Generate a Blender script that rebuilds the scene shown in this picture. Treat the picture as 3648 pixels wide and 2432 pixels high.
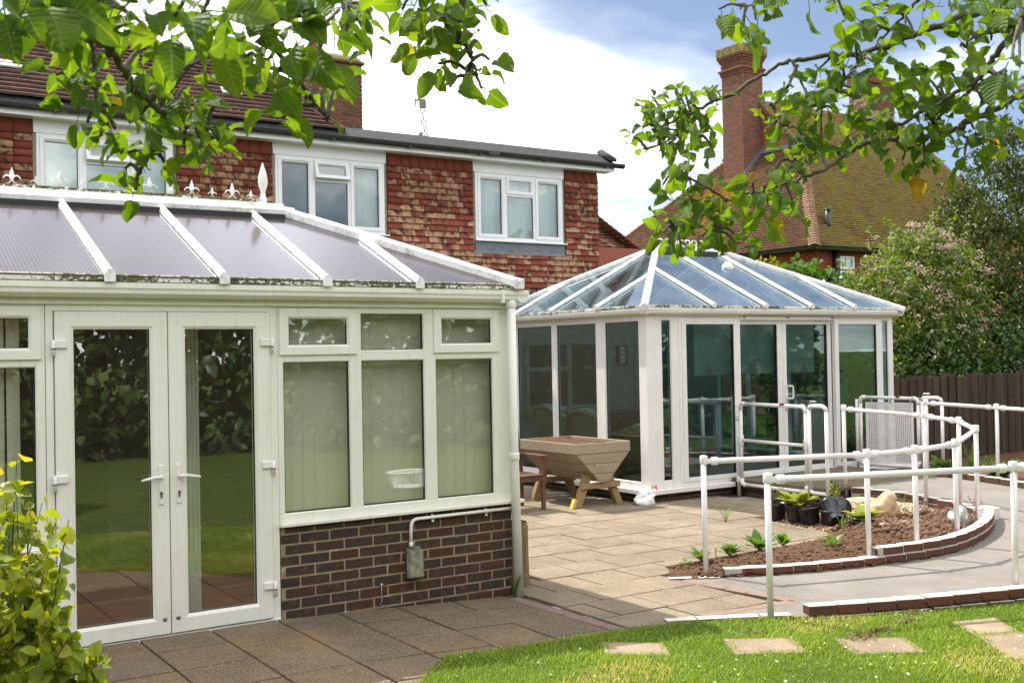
import bpy, bmesh, math, random
import numpy as np
from mathutils import Vector, Matrix

random.seed(11)
rng = np.random.default_rng(7)
for o in list(bpy.data.objects):
    bpy.data.objects.remove(o)
SC = bpy.context.scene
COL = SC.collection
V = Vector

# ------------------------------------------------------------------ camera
CAM_POS = V((-2.935377, -7.228491, 1.862559))
CR = V((0.837539, -0.546061, -0.018575))      # camera right
CD = V((-0.008047, 0.021664, -0.999733))      # camera down
CF = V((0.546318, 0.837465, 0.01375))         # camera forward
FOC = 3900.75                                 # focal length in photograph pixels (3648 wide)
cam_data = bpy.data.cameras.new('camera')
cam_data.sensor_fit = 'HORIZONTAL'
cam_data.sensor_width = 36.0
cam_data.lens = FOC / 3648 * 36.0
cam_data.clip_start = 0.05
cam_data.clip_end = 2000
cam = bpy.data.objects.new('camera', cam_data)
M = Matrix.Identity(4)
for i in range(3):
    M[i][0] = CR[i]; M[i][1] = -CD[i]; M[i][2] = -CF[i]; M[i][3] = CAM_POS[i]
cam.matrix_world = M
COL.objects.link(cam)
SC.camera = cam
cam_data.dof.use_dof = True
cam_data.dof.focus_distance = 11.0
cam_data.dof.aperture_fstop = 15.0

def at(u, v, depth):
    """world point seen at photograph pixel (u, v), `depth` metres in front of the camera (used to lay out the tree limbs)"""
    return CAM_POS + (CF + CR * ((u - 1824) / FOC) + CD * ((v - 1216) / FOC)) * depth

# ------------------------------------------------------------------ sun and sky
SUN_DIR = V((-0.17, 0.70, 1.0)).normalized()          # towards the sun
sun_el = math.asin(SUN_DIR.z)
sun_rot = math.atan2(SUN_DIR.x, SUN_DIR.y)
sd = bpy.data.lights.new('sun', 'SUN')
sd.energy = 4.1
sd.angle = math.radians(0.53)
sd.color = (1.0, 0.955, 0.88)
sun = bpy.data.objects.new('sun', sd)
sun.rotation_euler = (-SUN_DIR).to_track_quat('-Z', 'Y').to_euler()
sun.location = (0, 0, 40)
COL.objects.link(sun)

world = bpy.data.worlds.new('World')
SC.world = world
world.use_nodes = True
wn, wl = world.node_tree.nodes, world.node_tree.links
wn.clear()
w_out = wn.new('ShaderNodeOutputWorld')
w_bg = wn.new('ShaderNodeBackground')
w_sky = wn.new('ShaderNodeTexSky')
w_sky.sky_type = 'NISHITA'
w_sky.sun_disc = False
w_sky.sun_elevation = sun_el
w_sky.sun_rotation = sun_rot
w_sky.air_density = 1.0
w_sky.dust_density = 0.0
w_sky.altitude = 1800
w_sky.ozone_density = 3.0
w_tc = wn.new('ShaderNodeTexCoord')
# project the view direction on a flat cloud deck, so clouds get smaller towards the horizon
w_sep = wn.new('ShaderNodeSeparateXYZ'); wl.new(w_tc.outputs['Generated'], w_sep.inputs[0])
w_zc = wn.new('ShaderNodeMath'); w_zc.operation = 'ADD'; w_zc.inputs[1].default_value = 0.22
wl.new(w_sep.outputs['Z'], w_zc.inputs[0])
w_zm = wn.new('ShaderNodeMath'); w_zm.operation = 'MAXIMUM'; w_zm.inputs[1].default_value = 0.05
wl.new(w_zc.outputs[0], w_zm.inputs[0])
w_dx = wn.new('ShaderNodeMath'); w_dx.operation = 'DIVIDE'; wl.new(w_sep.outputs['X'], w_dx.inputs[0]); wl.new(w_zm.outputs[0], w_dx.inputs[1])
w_dy = wn.new('ShaderNodeMath'); w_dy.operation = 'DIVIDE'; wl.new(w_sep.outputs['Y'], w_dy.inputs[0]); wl.new(w_zm.outputs[0], w_dy.inputs[1])
w_cmb = wn.new('ShaderNodeCombineXYZ'); wl.new(w_dx.outputs[0], w_cmb.inputs[0]); wl.new(w_dy.outputs[0], w_cmb.inputs[1])
w_cmb.inputs[2].default_value = 46.13
w_n1 = wn.new('ShaderNodeTexNoise'); w_n1.inputs['Scale'].default_value = 0.85; w_n1.inputs['Detail'].default_value = 9.0
w_n1.inputs['Roughness'].default_value = 0.56; w_n1.inputs['Distortion'].default_value = 0.35
wl.new(w_cmb.outputs[0], w_n1.inputs['Vector'])
w_r1 = wn.new('ShaderNodeValToRGB')
w_r1.color_ramp.elements[0].position = 0.38; w_r1.color_ramp.elements[0].color = (0, 0, 0, 1)
w_e = w_r1.color_ramp.elements.new(0.46); w_e.color = (.22, .22, .22, 1)
w_r1.color_ramp.elements[2].position = 0.57; w_r1.color_ramp.elements[2].color = (1, 1, 1, 1)
w_r1.color_ramp.interpolation = 'EASE'
wl.new(w_n1.outputs['Fac'], w_r1.inputs[0])
w_n2 = wn.new('ShaderNodeTexNoise'); w_n2.inputs['Scale'].default_value = 1.7; w_n2.inputs['Detail'].default_value = 6.0
wl.new(w_cmb.outputs[0], w_n2.inputs['Vector'])
w_cc = wn.new('ShaderNodeValToRGB')
w_cc.color_ramp.elements[0].position = 0.34; w_cc.color_ramp.elements[0].color = (6.4, 6.7, 7.4, 1)
w_cc.color_ramp.elements[1].position = 0.60; w_cc.color_ramp.elements[1].color = (29, 29, 29, 1)
wl.new(w_n2.outputs['Fac'], w_cc.inputs[0])
w_mix = wn.new('ShaderNodeMixRGB')
w_hz = wn.new('ShaderNodeMixRGB'); w_hz.inputs[0].default_value = .16; w_hz.inputs[2].default_value = (7.6, 8.0, 8.8, 1); wl.new(w_sky.outputs[0], w_hz.inputs[1])
wl.new(w_r1.outputs[0], w_mix.inputs[0]); wl.new(w_hz.outputs[0], w_mix.inputs[1]); wl.new(w_cc.outputs[0], w_mix.inputs[2])
wl.new(w_mix.outputs[0], w_bg.inputs[0])
w_bg.inputs[1].default_value = 0.075
wl.new(w_bg.outputs[0], w_out.inputs[0])

SC.view_settings.view_transform = 'Standard'
SC.view_settings.look = 'None'
SC.view_settings.exposure = 0.82
SC.view_settings.gamma = 1.0
SC.view_settings.use_curve_mapping = False
SC.render.engine = 'CYCLES'
SC.cycles.use_denoising = True
SC.cycles.max_bounces = 10
SC.cycles.diffuse_bounces = 4
SC.cycles.glossy_bounces = 4
SC.cycles.transparent_max_bounces = 24
SC.cycles.transmission_bounces = 6
SC.cycles.caustics_reflective = False
SC.cycles.caustics_refractive = False
SC.cycles.sample_clamp_indirect = 6.0

# ------------------------------------------------------------------ material helpers
MATS = {}
class NT:
    """small wrapper round a material's node tree"""
    def __init__(s, name):
        s.m = bpy.data.materials.new(name); s.m.use_nodes = True
        s.n, s.l = s.m.node_tree.nodes, s.m.node_tree.links
        s.n.clear()
        s.out = s.n.new('ShaderNodeOutputMaterial')
        s.geo = s.n.new('ShaderNodeNewGeometry')
        s.pos = s.geo.outputs['Position']
        MATS[name] = s.m
    def node(s, t, **kw):
        nd = s.n.new(t)
        for k, v in kw.items(): setattr(nd, k, v)
        return nd
    def set(s, sock, v):
        if isinstance(v, bpy.types.NodeSocket): s.l.new(v, sock)
        elif isinstance(v, (tuple, list)) and len(v) == 3 and sock.type == 'RGBA': sock.default_value = (*v, 1)
        else: sock.default_value = v
    def noise(s, scale, detail=4, rough=.55, vec=None, dist=0):
        nd = s.node('ShaderNodeTexNoise'); s.set(nd.inputs['Vector'], vec or s.pos)
        nd.inputs['Scale'].default_value = scale; nd.inputs['Detail'].default_value = detail
        nd.inputs['Roughness'].default_value = rough; nd.inputs['Distortion'].default_value = dist
        return nd.outputs['Fac']
    def voro(s, scale, feature='F1', out='Distance', vec=None):
        nd = s.node('ShaderNodeTexVoronoi', feature=feature); s.set(nd.inputs['Vector'], vec or s.pos)
        nd.inputs['Scale'].default_value = scale
        return nd.outputs[out]
    def ramp(s, fac, stops, interp='LINEAR'):
        nd = s.node('ShaderNodeValToRGB'); cr = nd.color_ramp; cr.interpolation = interp
        while len(cr.elements) < len(stops): cr.elements.new(.5)
        for e, (p, c) in zip(cr.elements, stops):
            e.position = p; e.color = (c, c, c, 1) if isinstance(c, (int, float)) else (*c, 1)
        s.set(nd.inputs[0], fac); return nd.outputs[0]
    def mix(s, fac, a, b, mode='MIX'):
        nd = s.node('ShaderNodeMixRGB', blend_type=mode)
        s.set(nd.inputs[0], fac); s.set(nd.inputs[1], a); s.set(nd.inputs[2], b); return nd.outputs[0]
    def math(s, op, a, b=0.0):
        nd = s.node('ShaderNodeMath', operation=op); s.set(nd.inputs[0], a); s.set(nd.inputs[1], b); return nd.outputs[0]
    def scalev(s, v, vec=None):
        nd = s.node('ShaderNodeMapping'); s.set(nd.inputs['Vector'], vec or s.pos); nd.inputs['Scale'].default_value = v
        return nd.outputs[0]
    def rnd(s): return s.node('ShaderNodeObjectInfo').outputs['Random']
    def attr(s, name, out='Fac'):
        nd = s.node('ShaderNodeAttribute'); nd.attribute_name = name; return nd.outputs[out]
    def bump(s, h, strength=.3, dist=.01, normal=None):
        nd = s.node('ShaderNodeBump'); s.set(nd.inputs['Height'], h)
        nd.inputs['Strength'].default_value = strength; nd.inputs['Distance'].default_value = dist
        if normal: s.set(nd.inputs['Normal'], normal)
        return nd.outputs[0]
    def bsdf(s, col, rough=.5, spec=.5, metal=0, normal=None, **kw):
        nd = s.node('ShaderNodeBsdfPrincipled')
        s.set(nd.inputs['Base Color'], col); s.set(nd.inputs['Roughness'], rough)
        s.set(nd.inputs['Specular IOR Level'], spec); nd.inputs['Metallic'].default_value = metal
        if normal: s.set(nd.inputs['Normal'], normal)
        for k, v in kw.items(): s.set(nd.inputs[k], v)
        return nd.outputs[0]
    def schlick(s, f0, normal=None):
        """mirror share of a thin sheet, the same from both sides"""
        vm = s.node('ShaderNodeVectorMath', operation='DOT_PRODUCT'); s.set(vm.inputs[0], s.geo.outputs['Incoming']); s.set(vm.inputs[1], normal or s.geo.outputs['Normal'])
        c = s.math('SUBTRACT', 1.0, s.math('ABSOLUTE', vm.outputs['Value']))
        return s.math('ADD', s.math('MULTIPLY', s.math('POWER', c, 5.0), 1 - f0), f0)
    def mixs(s, fac, a, b):
        nd = s.node('ShaderNodeMixShader'); s.set(nd.inputs[0], fac); s.l.new(a, nd.inputs[1]); s.l.new(b, nd.inputs[2]); return nd.outputs[0]
    def done(s, sh): s.l.new(sh, s.out.inputs[0]); return s.m

def simple(name, col, rough=.5, col2=None, scale=6, bump=0, bscale=40, bdist=.004, spec=.5, metal=0, rvar=0, spots=None):
    t = NT(name)
    c = col
    if col2 is not None: c = t.mix(t.ramp(t.noise(scale, 5), [(.35, 0.), (.65, 1.)]), col, col2)
    for sp in spots or ():
        sc_, lo, hi, cc = sp
        c = t.mix(t.ramp(t.noise(sc_, 6, .6), [(lo, 0.), (hi, 1.)]), c, cc)
    if rvar:
        hv = t.node('ShaderNodeHueSaturation'); t.set(hv.inputs['Color'], c)
        t.set(hv.inputs['Value'], t.math('ADD', t.math('MULTIPLY', t.rnd(), 2 * rvar), 1 - rvar)); c = hv.outputs[0]
    nrm = t.bump(t.noise(bscale, 4), bump, bdist) if bump else None
    return t.done(t.bsdf(c, rough, spec, metal, nrm))

# white plastic frames: two ages
def upvc_mat(name, a, b, dirt, amt):
    t = NT(name)
    c = t.mix(t.ramp(t.noise(2.2, 4), [(.35, 0.), (.65, 1.)]), a, b)
    st = t.ramp(t.noise(1.0, 6, .65, t.scalev((38, 38, 2.2))), [(.52, 0.), (.78, 1.)])
    c = t.mix(t.math('MULTIPLY', st, amt), c, dirt)
    c = t.mix(t.math('MULTIPLY', t.ramp(t.noise(6, 7, .7), [(.55, 0.), (.75, 1.)]), amt * .8), c, dirt)
    c = t.mix(t.ramp(t.noise(150, 2), [(.74, 0.), (.78, .5)]), c, (.25, .23, .18))
    t.done(t.bsdf(c, .36, .45))
upvc_mat('upvc', (.80, .79, .71), (.75, .745, .655), (.50, .49, .36), .42)
upvc_mat('upvc_bright', (.80, .78, .75), (.75, .73, .69), (.52, .49, .41), .34)
simple('upvc_house', (.80, .80, .79), .3, (.74, .75, .74), 2)
t = NT('upvc_mossy')       # weathered eaves trim: peeling white over black and green growth
m0 = t.math('ADD', t.noise(34, 7, .68, t.scalev((1, 1, 1.6))), t.math('MULTIPLY', t.math('SUBTRACT', t.noise(2.6, 3), .5), .55))
m1 = t.ramp(m0, [(.47, 0.), (.515, 1.)])
m2 = t.noise(60, 5)
dirt = t.mix(t.ramp(m2, [(.4, 0.), (.6, 1.)]), (.035, .035, .03), (.16, .17, .05))
t.done(t.bsdf(t.mix(m1, (.74, .72, .66), dirt), .6, .3))
t = NT('upvc_streaked')    # roof bars and ridge: white with lichen streaks
m1 = t.ramp(t.noise(7, 8, .75), [(.50, 0.), (.66, 1.)])
dirt = t.mix(t.ramp(t.noise(50, 5), [(.4, 0.), (.6, 1.)]), (.30, .30, .24), (.22, .23, .10))
t.done(t.bsdf(t.mix(t.math('MULTIPLY', m1, .75), (.82, .81, .79), dirt), .4, .4))
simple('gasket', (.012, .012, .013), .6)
simple('white_metal', (.82, .79, .77), .3, (.76, .73, .70), 7, bump=.05, bscale=60, spots=[(5, .56, .80, (.62, .58, .50)), (23, .72, .78, (.30, .17, .09))])
simple('galvanised', (.42, .43, .44), .42, (.30, .31, .32), 30, metal=.8)
simple('black_plastic', (.012, .013, .014), .35, (.03, .03, .03), 12)
simple('black_pot', (.012, .012, .014), .28, (.022, .022, .024), 20)
simple('felt', (.018, .019, .019), .9, (.040, .042, .040), 16, bump=.6, bscale=160, bdist=.004)
simple('lead', (.11, .12, .14), .5, (.16, .17, .19), 7, spots=[(18, .6, .72, (.30, .31, .33))])
simple('mortar', (.34, .26, .145), .95, (.23, .175, .10), 9, bump=.7, bscale=180, bdist=.003, spots=[(5, .62, .72, (.60, .58, .52))])
simple('mortar_pale', (.52, .49, .43), .95, (.42, .38, .32), 9, bump=.6, bscale=150, bdist=.004)
simple('joint_soil', (.10, .085, .055), .98, (.05, .06, .025), 6, bump=.8, bscale=90, bdist=.006, spots=[(2.6, .50, .57, (.36, .35, .32)), (9, .60, .66, (.05, .07, .02))])
simple('render_wall', (.55, .54, .50), .9, (.46, .45, .42), 3, bump=.3, bscale=60)
simple('dark_inside', (.10, .10, .095), .9)
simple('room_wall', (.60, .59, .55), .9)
simple('blind', (.80, .79, .70), .85, (.74, .73, .64), 2)
simple('curtain', (.80, .81, .78), .9, (.70, .71, .69), 4)
simple('floor_tile', (.24, .10, .045), .3, (.17, .07, .035), 5)
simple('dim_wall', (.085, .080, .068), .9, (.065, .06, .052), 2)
simple('sun_room_wall', (.30, .30, .285), .9, (.26, .26, .25), 2)
simple('dark_floor', (.045, .042, .04), .5, (.03, .03, .03), 6)
simple('door_mat', (.03, .028, .025), .98, (.05, .045, .04), 80, bump=1, bscale=300)
simple('rust', (.16, .06, .025), .8, (.08, .035, .02), 40)
simple('brass', (.30, .25, .15), .4, metal=.8)

t = NT('brick_dark')       # blue-brown engineering-look facings of the near plinth
pal = t.ramp(t.rnd(), [(0, (0.026, 0.024, 0.027)), (.22, (0.040, 0.033, 0.033)), (.42, (0.056, 0.033, 0.025)), (.62, (0.033, 0.030, 0.031)), (.8, (0.063, 0.027, 0.019)), (1, (0.080, 0.026, 0.017))])
c = t.mix(t.ramp(t.noise(9, 5), [(.35, 0.), (.7, 1.)]), pal, (.070, .038, .026))
c = t.mix(t.ramp(t.noise(55, 3), [(.66, 0.), (.72, 1.)]), c, (.012, .011, .012))
c = t.mix(t.ramp(t.noise(21, 3), [(.56, 0.), (.70, .8)]), c, (.15, .065, .035))
c = t.mix(t.ramp(t.noise(13, 4), [(.58, 0.), (.68, .9)]), c, (.028, .027, .032))
c = t.mix(t.ramp(t.noise(26, 8, .75), [(.685, 0.), (.72, 1.)]), c, (.55, .54, .52))
t.done(t.bsdf(c, .82, .3, normal=t.bump(t.noise(120, 5, .7), .6, .004)))

def brick_mat(name, stops, painted=None, patch=None):
    t = NT(name)
    c = t.ramp(t.rnd(), stops)
    c = t.mix(t.ramp(t.noise(14, 6), [(.35, 0.), (.7, 1.)]), c, (.10, .055, .04))
    c = t.mix(t.ramp(t.noise(60, 4), [(.64, 0.), (.74, 1.)]), c, (.06, .04, .035))
    if patch: c = t.mix(t.ramp(t.noise(patch[0], 6, .6), [(patch[1], 0.), (patch[1] + .1, 1.)]), c, patch[2])
    if painted:   # worn white mortar/paint slurry on the upper faces
        sx = t.node('ShaderNodeSeparateXYZ'); t.l.new(t.geo.outputs['True Normal'], sx.inputs[0])
        up = t.ramp(sx.outputs['Z'], [(.55, 0.), (.75, 1.)])
        worn = t.ramp(t.noise(22, 7, .65), [(.30, 0.), (.40, 1.)])
        c = t.mix(t.math('MULTIPLY', up, worn), c, painted)
    return t.done(t.bsdf(c, .88, .25, normal=t.bump(t.noise(90, 5, .7), .6, .005)))
RED = [(0, (.20, .065, .035)), (.3, (.26, .085, .045)), (.55, (.16, .055, .035)), (.8, (.24, .10, .06)), (1, (.11, .05, .04))]
brick_mat('brick_red', RED)
brick_mat('brick_kerb', [(0, (.13, .05, .032)), (.4, (.20, .065, .035)), (.7, (.10, .045, .032)), (1, (.24, .08, .04))], (.62, .575, .52))
brick_mat('brick_kerb_green', [(0, (.13, .06, .035)), (.4, (.20, .075, .04)), (.7, (.09, .05, .032)), (1, (.24, .08, .04))], (.62, .575, .52), (6, .52, (.10, .075, .045)))
brick_mat('brick_path_dark', [(0, (.10, .055, .05)), (.5, (.15, .065, .055)), (1, (.085, .055, .05))], (.20, .13, .115))
brick_mat('brick_path_red', [(0, (0.176, 0.095, 0.064)), (.5, (0.222, 0.126, 0.086)), (1, (0.158, 0.095, 0.069))], (0.234, 0.158, 0.121))
brick_mat('brick_chimney', [(0, (.13, .06, .035)), (.3, (.20, .075, .04)), (.55, (.08, .045, .03)), (.8, (.17, .085, .05)), (1, (.27, .07, .04))])
brick_mat('brick_tall', [(0, (.25, .085, .05)), (.3, (.20, .07, .04)), (.55, (.30, .10, .055)), (.8, (.13, .06, .05)), (1, (.33, .12, .06))])
brick_mat('brick_lichen', [(0, (.20, .17, .08)), (.5, (.26, .21, .09)), (1, (.16, .13, .08))], None, (8, .5, (.34, .26, .05)))

def slab_mat(name, stops, stain):
    t = NT(name)
    c = t.ramp(t.rnd(), stops)
    c = t.mix(t.ramp(t.noise(2.6, 6, .6), [(.38, 0.), (.68, 1.)]), c, stain)
    c = t.mix(t.math('MULTIPLY', t.ramp(t.noise(.9, 7, .68), [(.46, 0.), (.62, 1.)]), .55), c, tuple(x * .62 for x in stain))
    c = t.mix(t.ramp(t.noise(5.5, 7, .75), [(.64, 0.), (.70, .6)]), c, tuple(x * .45 for x in stain))
    sp = t.voro(95)
    c = t.mix(t.ramp(sp, [(.14, 1.), (.30, 0.)]), c, (.52, .44, .34))
    c = t.mix(t.ramp(t.noise(140, 3), [(.58, 0.), (.70, 1.)]), c, (.10, .085, .06))
    return t.done(t.bsdf(c, .9, .25, normal=t.bump(t.noise(150, 5, .75), .7, .004)))
slab_mat('slab_buff', [(0, (0.245, 0.188, 0.127)), (.3, (0.274, 0.214, 0.146)), (.6, (0.222, 0.177, 0.122)), (.85, (0.267, 0.203, 0.131)), (1, (0.200, 0.162, 0.115))], (0.185, 0.147, 0.100))
slab_mat('slab_worn', [(0, (0.195, 0.121, 0.054)), (.22, (0.163, 0.121, 0.078)), (.45, (0.184, 0.118, 0.057)), (.6, (0.149, 0.111, 0.074)), (.8, (0.203, 0.129, 0.054)), (1, (0.156, 0.114, 0.074))], (0.121, 0.092, 0.063))
slab_mat('slab_step', [(0, (0.320, 0.240, 0.156)), (1, (0.288, 0.216, 0.140))], (0.240, 0.176, 0.112))

t = NT('brushed_concrete')
wv = t.node('ShaderNodeTexWave', wave_type='BANDS', bands_direction='X'); t.set(wv.inputs['Vector'], t.pos)
wv.inputs['Scale'].default_value = 26; wv.inputs['Distortion'].default_value = 5.5; wv.inputs['Detail'].default_value = 4; wv.inputs['Detail Scale'].default_value = 2.2
c = t.mix(t.ramp(t.noise(2.2, 6, .6), [(.35, 0.), (.65, 1.)]), (.31, .28, .245), (.245, .22, .195))
c = t.mix(t.ramp(t.noise(70, 4), [(.55, 0.), (.7, 1.)]), c, (.28, .25, .22))
c = t.mix(t.math('MULTIPLY', wv.outputs['Fac'], .45), c, (.13, .115, .10))
c = t.mix(t.ramp(t.noise(.8, 7, .7), [(.50, 0.), (.68, .5)]), c, (.15, .13, .11))
hh = t.math('ADD', t.math('MULTIPLY', wv.outputs['Fac'], .7), t.noise(120, 4))
t.done(t.bsdf(c, .92, .2, normal=t.bump(hh, .7, .008)))

t = NT('soil')
c = t.mix(t.ramp(t.noise(26, 6, .65), [(.35, 0.), (.65, 1.)]), (.085, .045, .026), (.16, .090, .052))
c = t.mix(t.ramp(t.noise(120, 3), [(.66, 0.), (.72, 1.)]), c, (.34, .25, .17))
t.done(t.bsdf(c, .98, .1, normal=t.bump(t.noise(70, 7, .75), .9, .02)))
simple('clod', (.125, .066, .038), .97, (.18, .10, .058), 30, bump=.7, bscale=110, rvar=.2)
t = NT('pebble')
t.done(t.bsdf(t.ramp(t.attr('rnd'), [(0, (.42, .27, .13)), (.35, (.56, .42, .26)), (.7, (.66, .55, .40)), (1, (.30, .19, .11))]), .6, .4))

def wood_mat(name, c1, c2, knot=None, scale=(2.5, 2.5, 16), rough=.75, rvar=.1, green=None):
    t = NT(name)
    mp = t.scalev(scale)
    n = t.noise(3.2, 6, .6, mp, 1.6)
    wv = t.node('ShaderNodeTexWave', wave_type='RINGS'); t.set(wv.inputs['Vector'], mp); wv.inputs['Scale'].default_value = 1.3
    wv.inputs['Distortion'].default_value = 7; wv.inputs['Detail'].default_value = 3
    c = t.mix(t.ramp(n, [(.3, 0.), (.7, 1.)]), c1, c2)
    c = t.mix(t.math('MULTIPLY', t.ramp(wv.outputs['Fac'], [(.62, 0.), (.95, 1.)]), .5), c, tuple(x * .45 for x in c1))
    if knot: c = t.mix(t.ramp(t.voro(5.0), [(.045, 1.), (.075, 0.)]), c, knot)
    if green: c = t.mix(t.ramp(t.noise(5, 5), [(.56, 0.), (.72, 1.)]), c, green)
    hv = t.node('ShaderNodeHueSaturation'); t.set(hv.inputs['Color'], c)
    t.set(hv.inputs['Value'], t.math('ADD', t.math('MULTIPLY', t.rnd(), 2 * rvar), 1 - rvar))
    return t.done(t.bsdf(hv.outputs[0], rough, .3, normal=t.bump(n, .3, .004)))
wood_mat('planter_wood', (0.376, 0.304, 0.216), (0.296, 0.224, 0.152), (0.080, 0.044, 0.024), green=(0.240, 0.232, 0.104))
wood_mat('planter_leg', (.36, .24, .11), (.25, .16, .07), (.09, .05, .03), scale=(16, 16, 2.5), green=(.20, .20, .07))
wood_mat('hardwood', (.16, .075, .048), (.11, .05, .034), scale=(8, 8, 8))
wood_mat('stump_wood', (.30, .20, .11), (.16, .10, .055), scale=(22, 22, 2.0), rough=.9)
wood_mat('fence_wood', (0.085, 0.056, 0.037), (0.048, 0.032, 0.022), scale=(18, 18, 1.4), rough=.95, rvar=.25)
simple('stump_top', (.07, .055, .045), .95, (.14, .10, .07), 40, bump=1, bscale=90, bdist=.01)

def glass_mat(name, tint, f0=.07, dirt=0.0, wobble=.0, gloss=(1, 1, 1)):
    """sheet glass: clear transmission with a tint, plus mirror reflection that rises towards grazing angles"""
    t = NT(name)
    nrm = t.bump(t.noise(1.3, 2), wobble, .02) if wobble else None
    gl = t.node('ShaderNodeBsdfGlossy'); gl.inputs['Roughness'].default_value = .0; gl.inputs['Color'].default_value = (*gloss, 1)
    if nrm: t.set(gl.inputs['Normal'], nrm)
    tr = t.node('ShaderNodeBsdfTransparent'); tr.inputs['Color'].default_value = (*tint, 1)
    sh = t.mixs(t.schlick(f0, nrm), tr.outputs[0], gl.outputs[0])
    if dirt:
        df = t.node('ShaderNodeBsdfDiffuse'); df.inputs['Color'].default_value = (.62, .62, .56, 1)
        sp = t.ramp(t.noise(55, 4, .6), [(.60, 0.), (.72, 1.)])
        film = t.ramp(t.noise(3.0, 5), [(.35, 0.), (.7, 1.)])
        fac = t.math('MULTIPLY', t.math('ADD', t.math('MULTIPLY', sp, .6), t.math('MULTIPLY', film, .35)), dirt)
        sh = t.mixs(fac, sh, df.outputs[0])
    return t.done(sh)
glass_mat('glass_near', (.93, .94, .90), .125, .02, .04)
glass_mat('glass_blue', (.56, .67, .67), .12, .02, .03, (.85, .95, 1))
glass_mat('glass_house', (.88, .92, .90), .10, .06, .10, (.95, 1, 1))
glass_mat('glass_roof', (.72, .82, .85), .20, .14, .03, (.78, .90, 1))
t = NT('polycarbonate')     # bronze twin-wall sheet: fine flutes running down the slope
sx = t.node('ShaderNodeSeparateXYZ'); t.l.new(t.pos, sx.inputs[0])
flute = t.math('SINE', t.math('MULTIPLY', t.attr('across'), 2 * math.pi / .024))
fl01 = t.math('ADD', t.math('MULTIPLY', flute, .5), .5)
c = t.mix(t.ramp(fl01, [(.5, 0.), (.95, 1.)]), (.15, .125, .105), (.30, .25, .205))
nrm = None
gl = t.node('ShaderNodeBsdfGlossy'); gl.inputs['Roughness'].default_value = .13; gl.inputs['Color'].default_value = (.80, .83, .96, 1); tr = t.node('ShaderNodeBsdfTransparent'); tr.inputs['Color'].default_value = (.72, .66, .60, 1)
df = t.node('ShaderNodeBsdfDiffuse'); t.set(df.inputs['Color'], c)
tl = t.node('ShaderNodeBsdfTranslucent'); t.set(tl.inputs['Color'], t.mix(.5, c, (.5, .42, .36)))
sh = t.mixs(.5, df.outputs[0], tl.outputs[0])
sh = t.mixs(.60, tr.outputs[0], sh)
t.done(t.mixs(t.schlick(.06, nrm), sh, gl.outputs[0]))

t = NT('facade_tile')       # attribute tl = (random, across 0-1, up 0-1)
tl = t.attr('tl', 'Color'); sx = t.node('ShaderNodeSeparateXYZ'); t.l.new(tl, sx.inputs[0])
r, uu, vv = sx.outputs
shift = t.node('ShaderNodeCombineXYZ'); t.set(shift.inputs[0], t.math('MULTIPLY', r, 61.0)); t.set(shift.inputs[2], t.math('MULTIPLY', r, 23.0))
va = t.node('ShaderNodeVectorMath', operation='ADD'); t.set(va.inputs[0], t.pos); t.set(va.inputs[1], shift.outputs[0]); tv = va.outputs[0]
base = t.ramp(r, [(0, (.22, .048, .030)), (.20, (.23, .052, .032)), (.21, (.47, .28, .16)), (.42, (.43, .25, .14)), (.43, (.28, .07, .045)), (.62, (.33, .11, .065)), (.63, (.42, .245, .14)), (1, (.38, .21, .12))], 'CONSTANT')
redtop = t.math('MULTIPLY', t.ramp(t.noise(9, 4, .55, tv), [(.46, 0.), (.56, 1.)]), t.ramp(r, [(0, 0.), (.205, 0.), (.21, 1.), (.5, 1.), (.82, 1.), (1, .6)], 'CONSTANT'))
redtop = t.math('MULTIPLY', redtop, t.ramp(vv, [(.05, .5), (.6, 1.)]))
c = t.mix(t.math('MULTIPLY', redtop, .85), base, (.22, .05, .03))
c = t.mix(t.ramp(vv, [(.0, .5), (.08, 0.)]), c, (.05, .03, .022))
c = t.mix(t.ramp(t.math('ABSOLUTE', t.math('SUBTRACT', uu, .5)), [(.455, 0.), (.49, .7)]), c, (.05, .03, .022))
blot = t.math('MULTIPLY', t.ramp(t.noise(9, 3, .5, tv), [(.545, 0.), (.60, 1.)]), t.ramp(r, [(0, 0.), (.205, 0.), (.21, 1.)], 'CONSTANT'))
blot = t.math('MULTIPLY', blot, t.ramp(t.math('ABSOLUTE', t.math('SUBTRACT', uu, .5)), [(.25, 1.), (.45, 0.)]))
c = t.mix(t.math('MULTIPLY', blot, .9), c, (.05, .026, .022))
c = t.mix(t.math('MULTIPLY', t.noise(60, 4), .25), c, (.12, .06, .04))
t.done(t.bsdf(c, .85, .25, normal=t.bump(t.noise(70, 4), .35, .003)))

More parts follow.
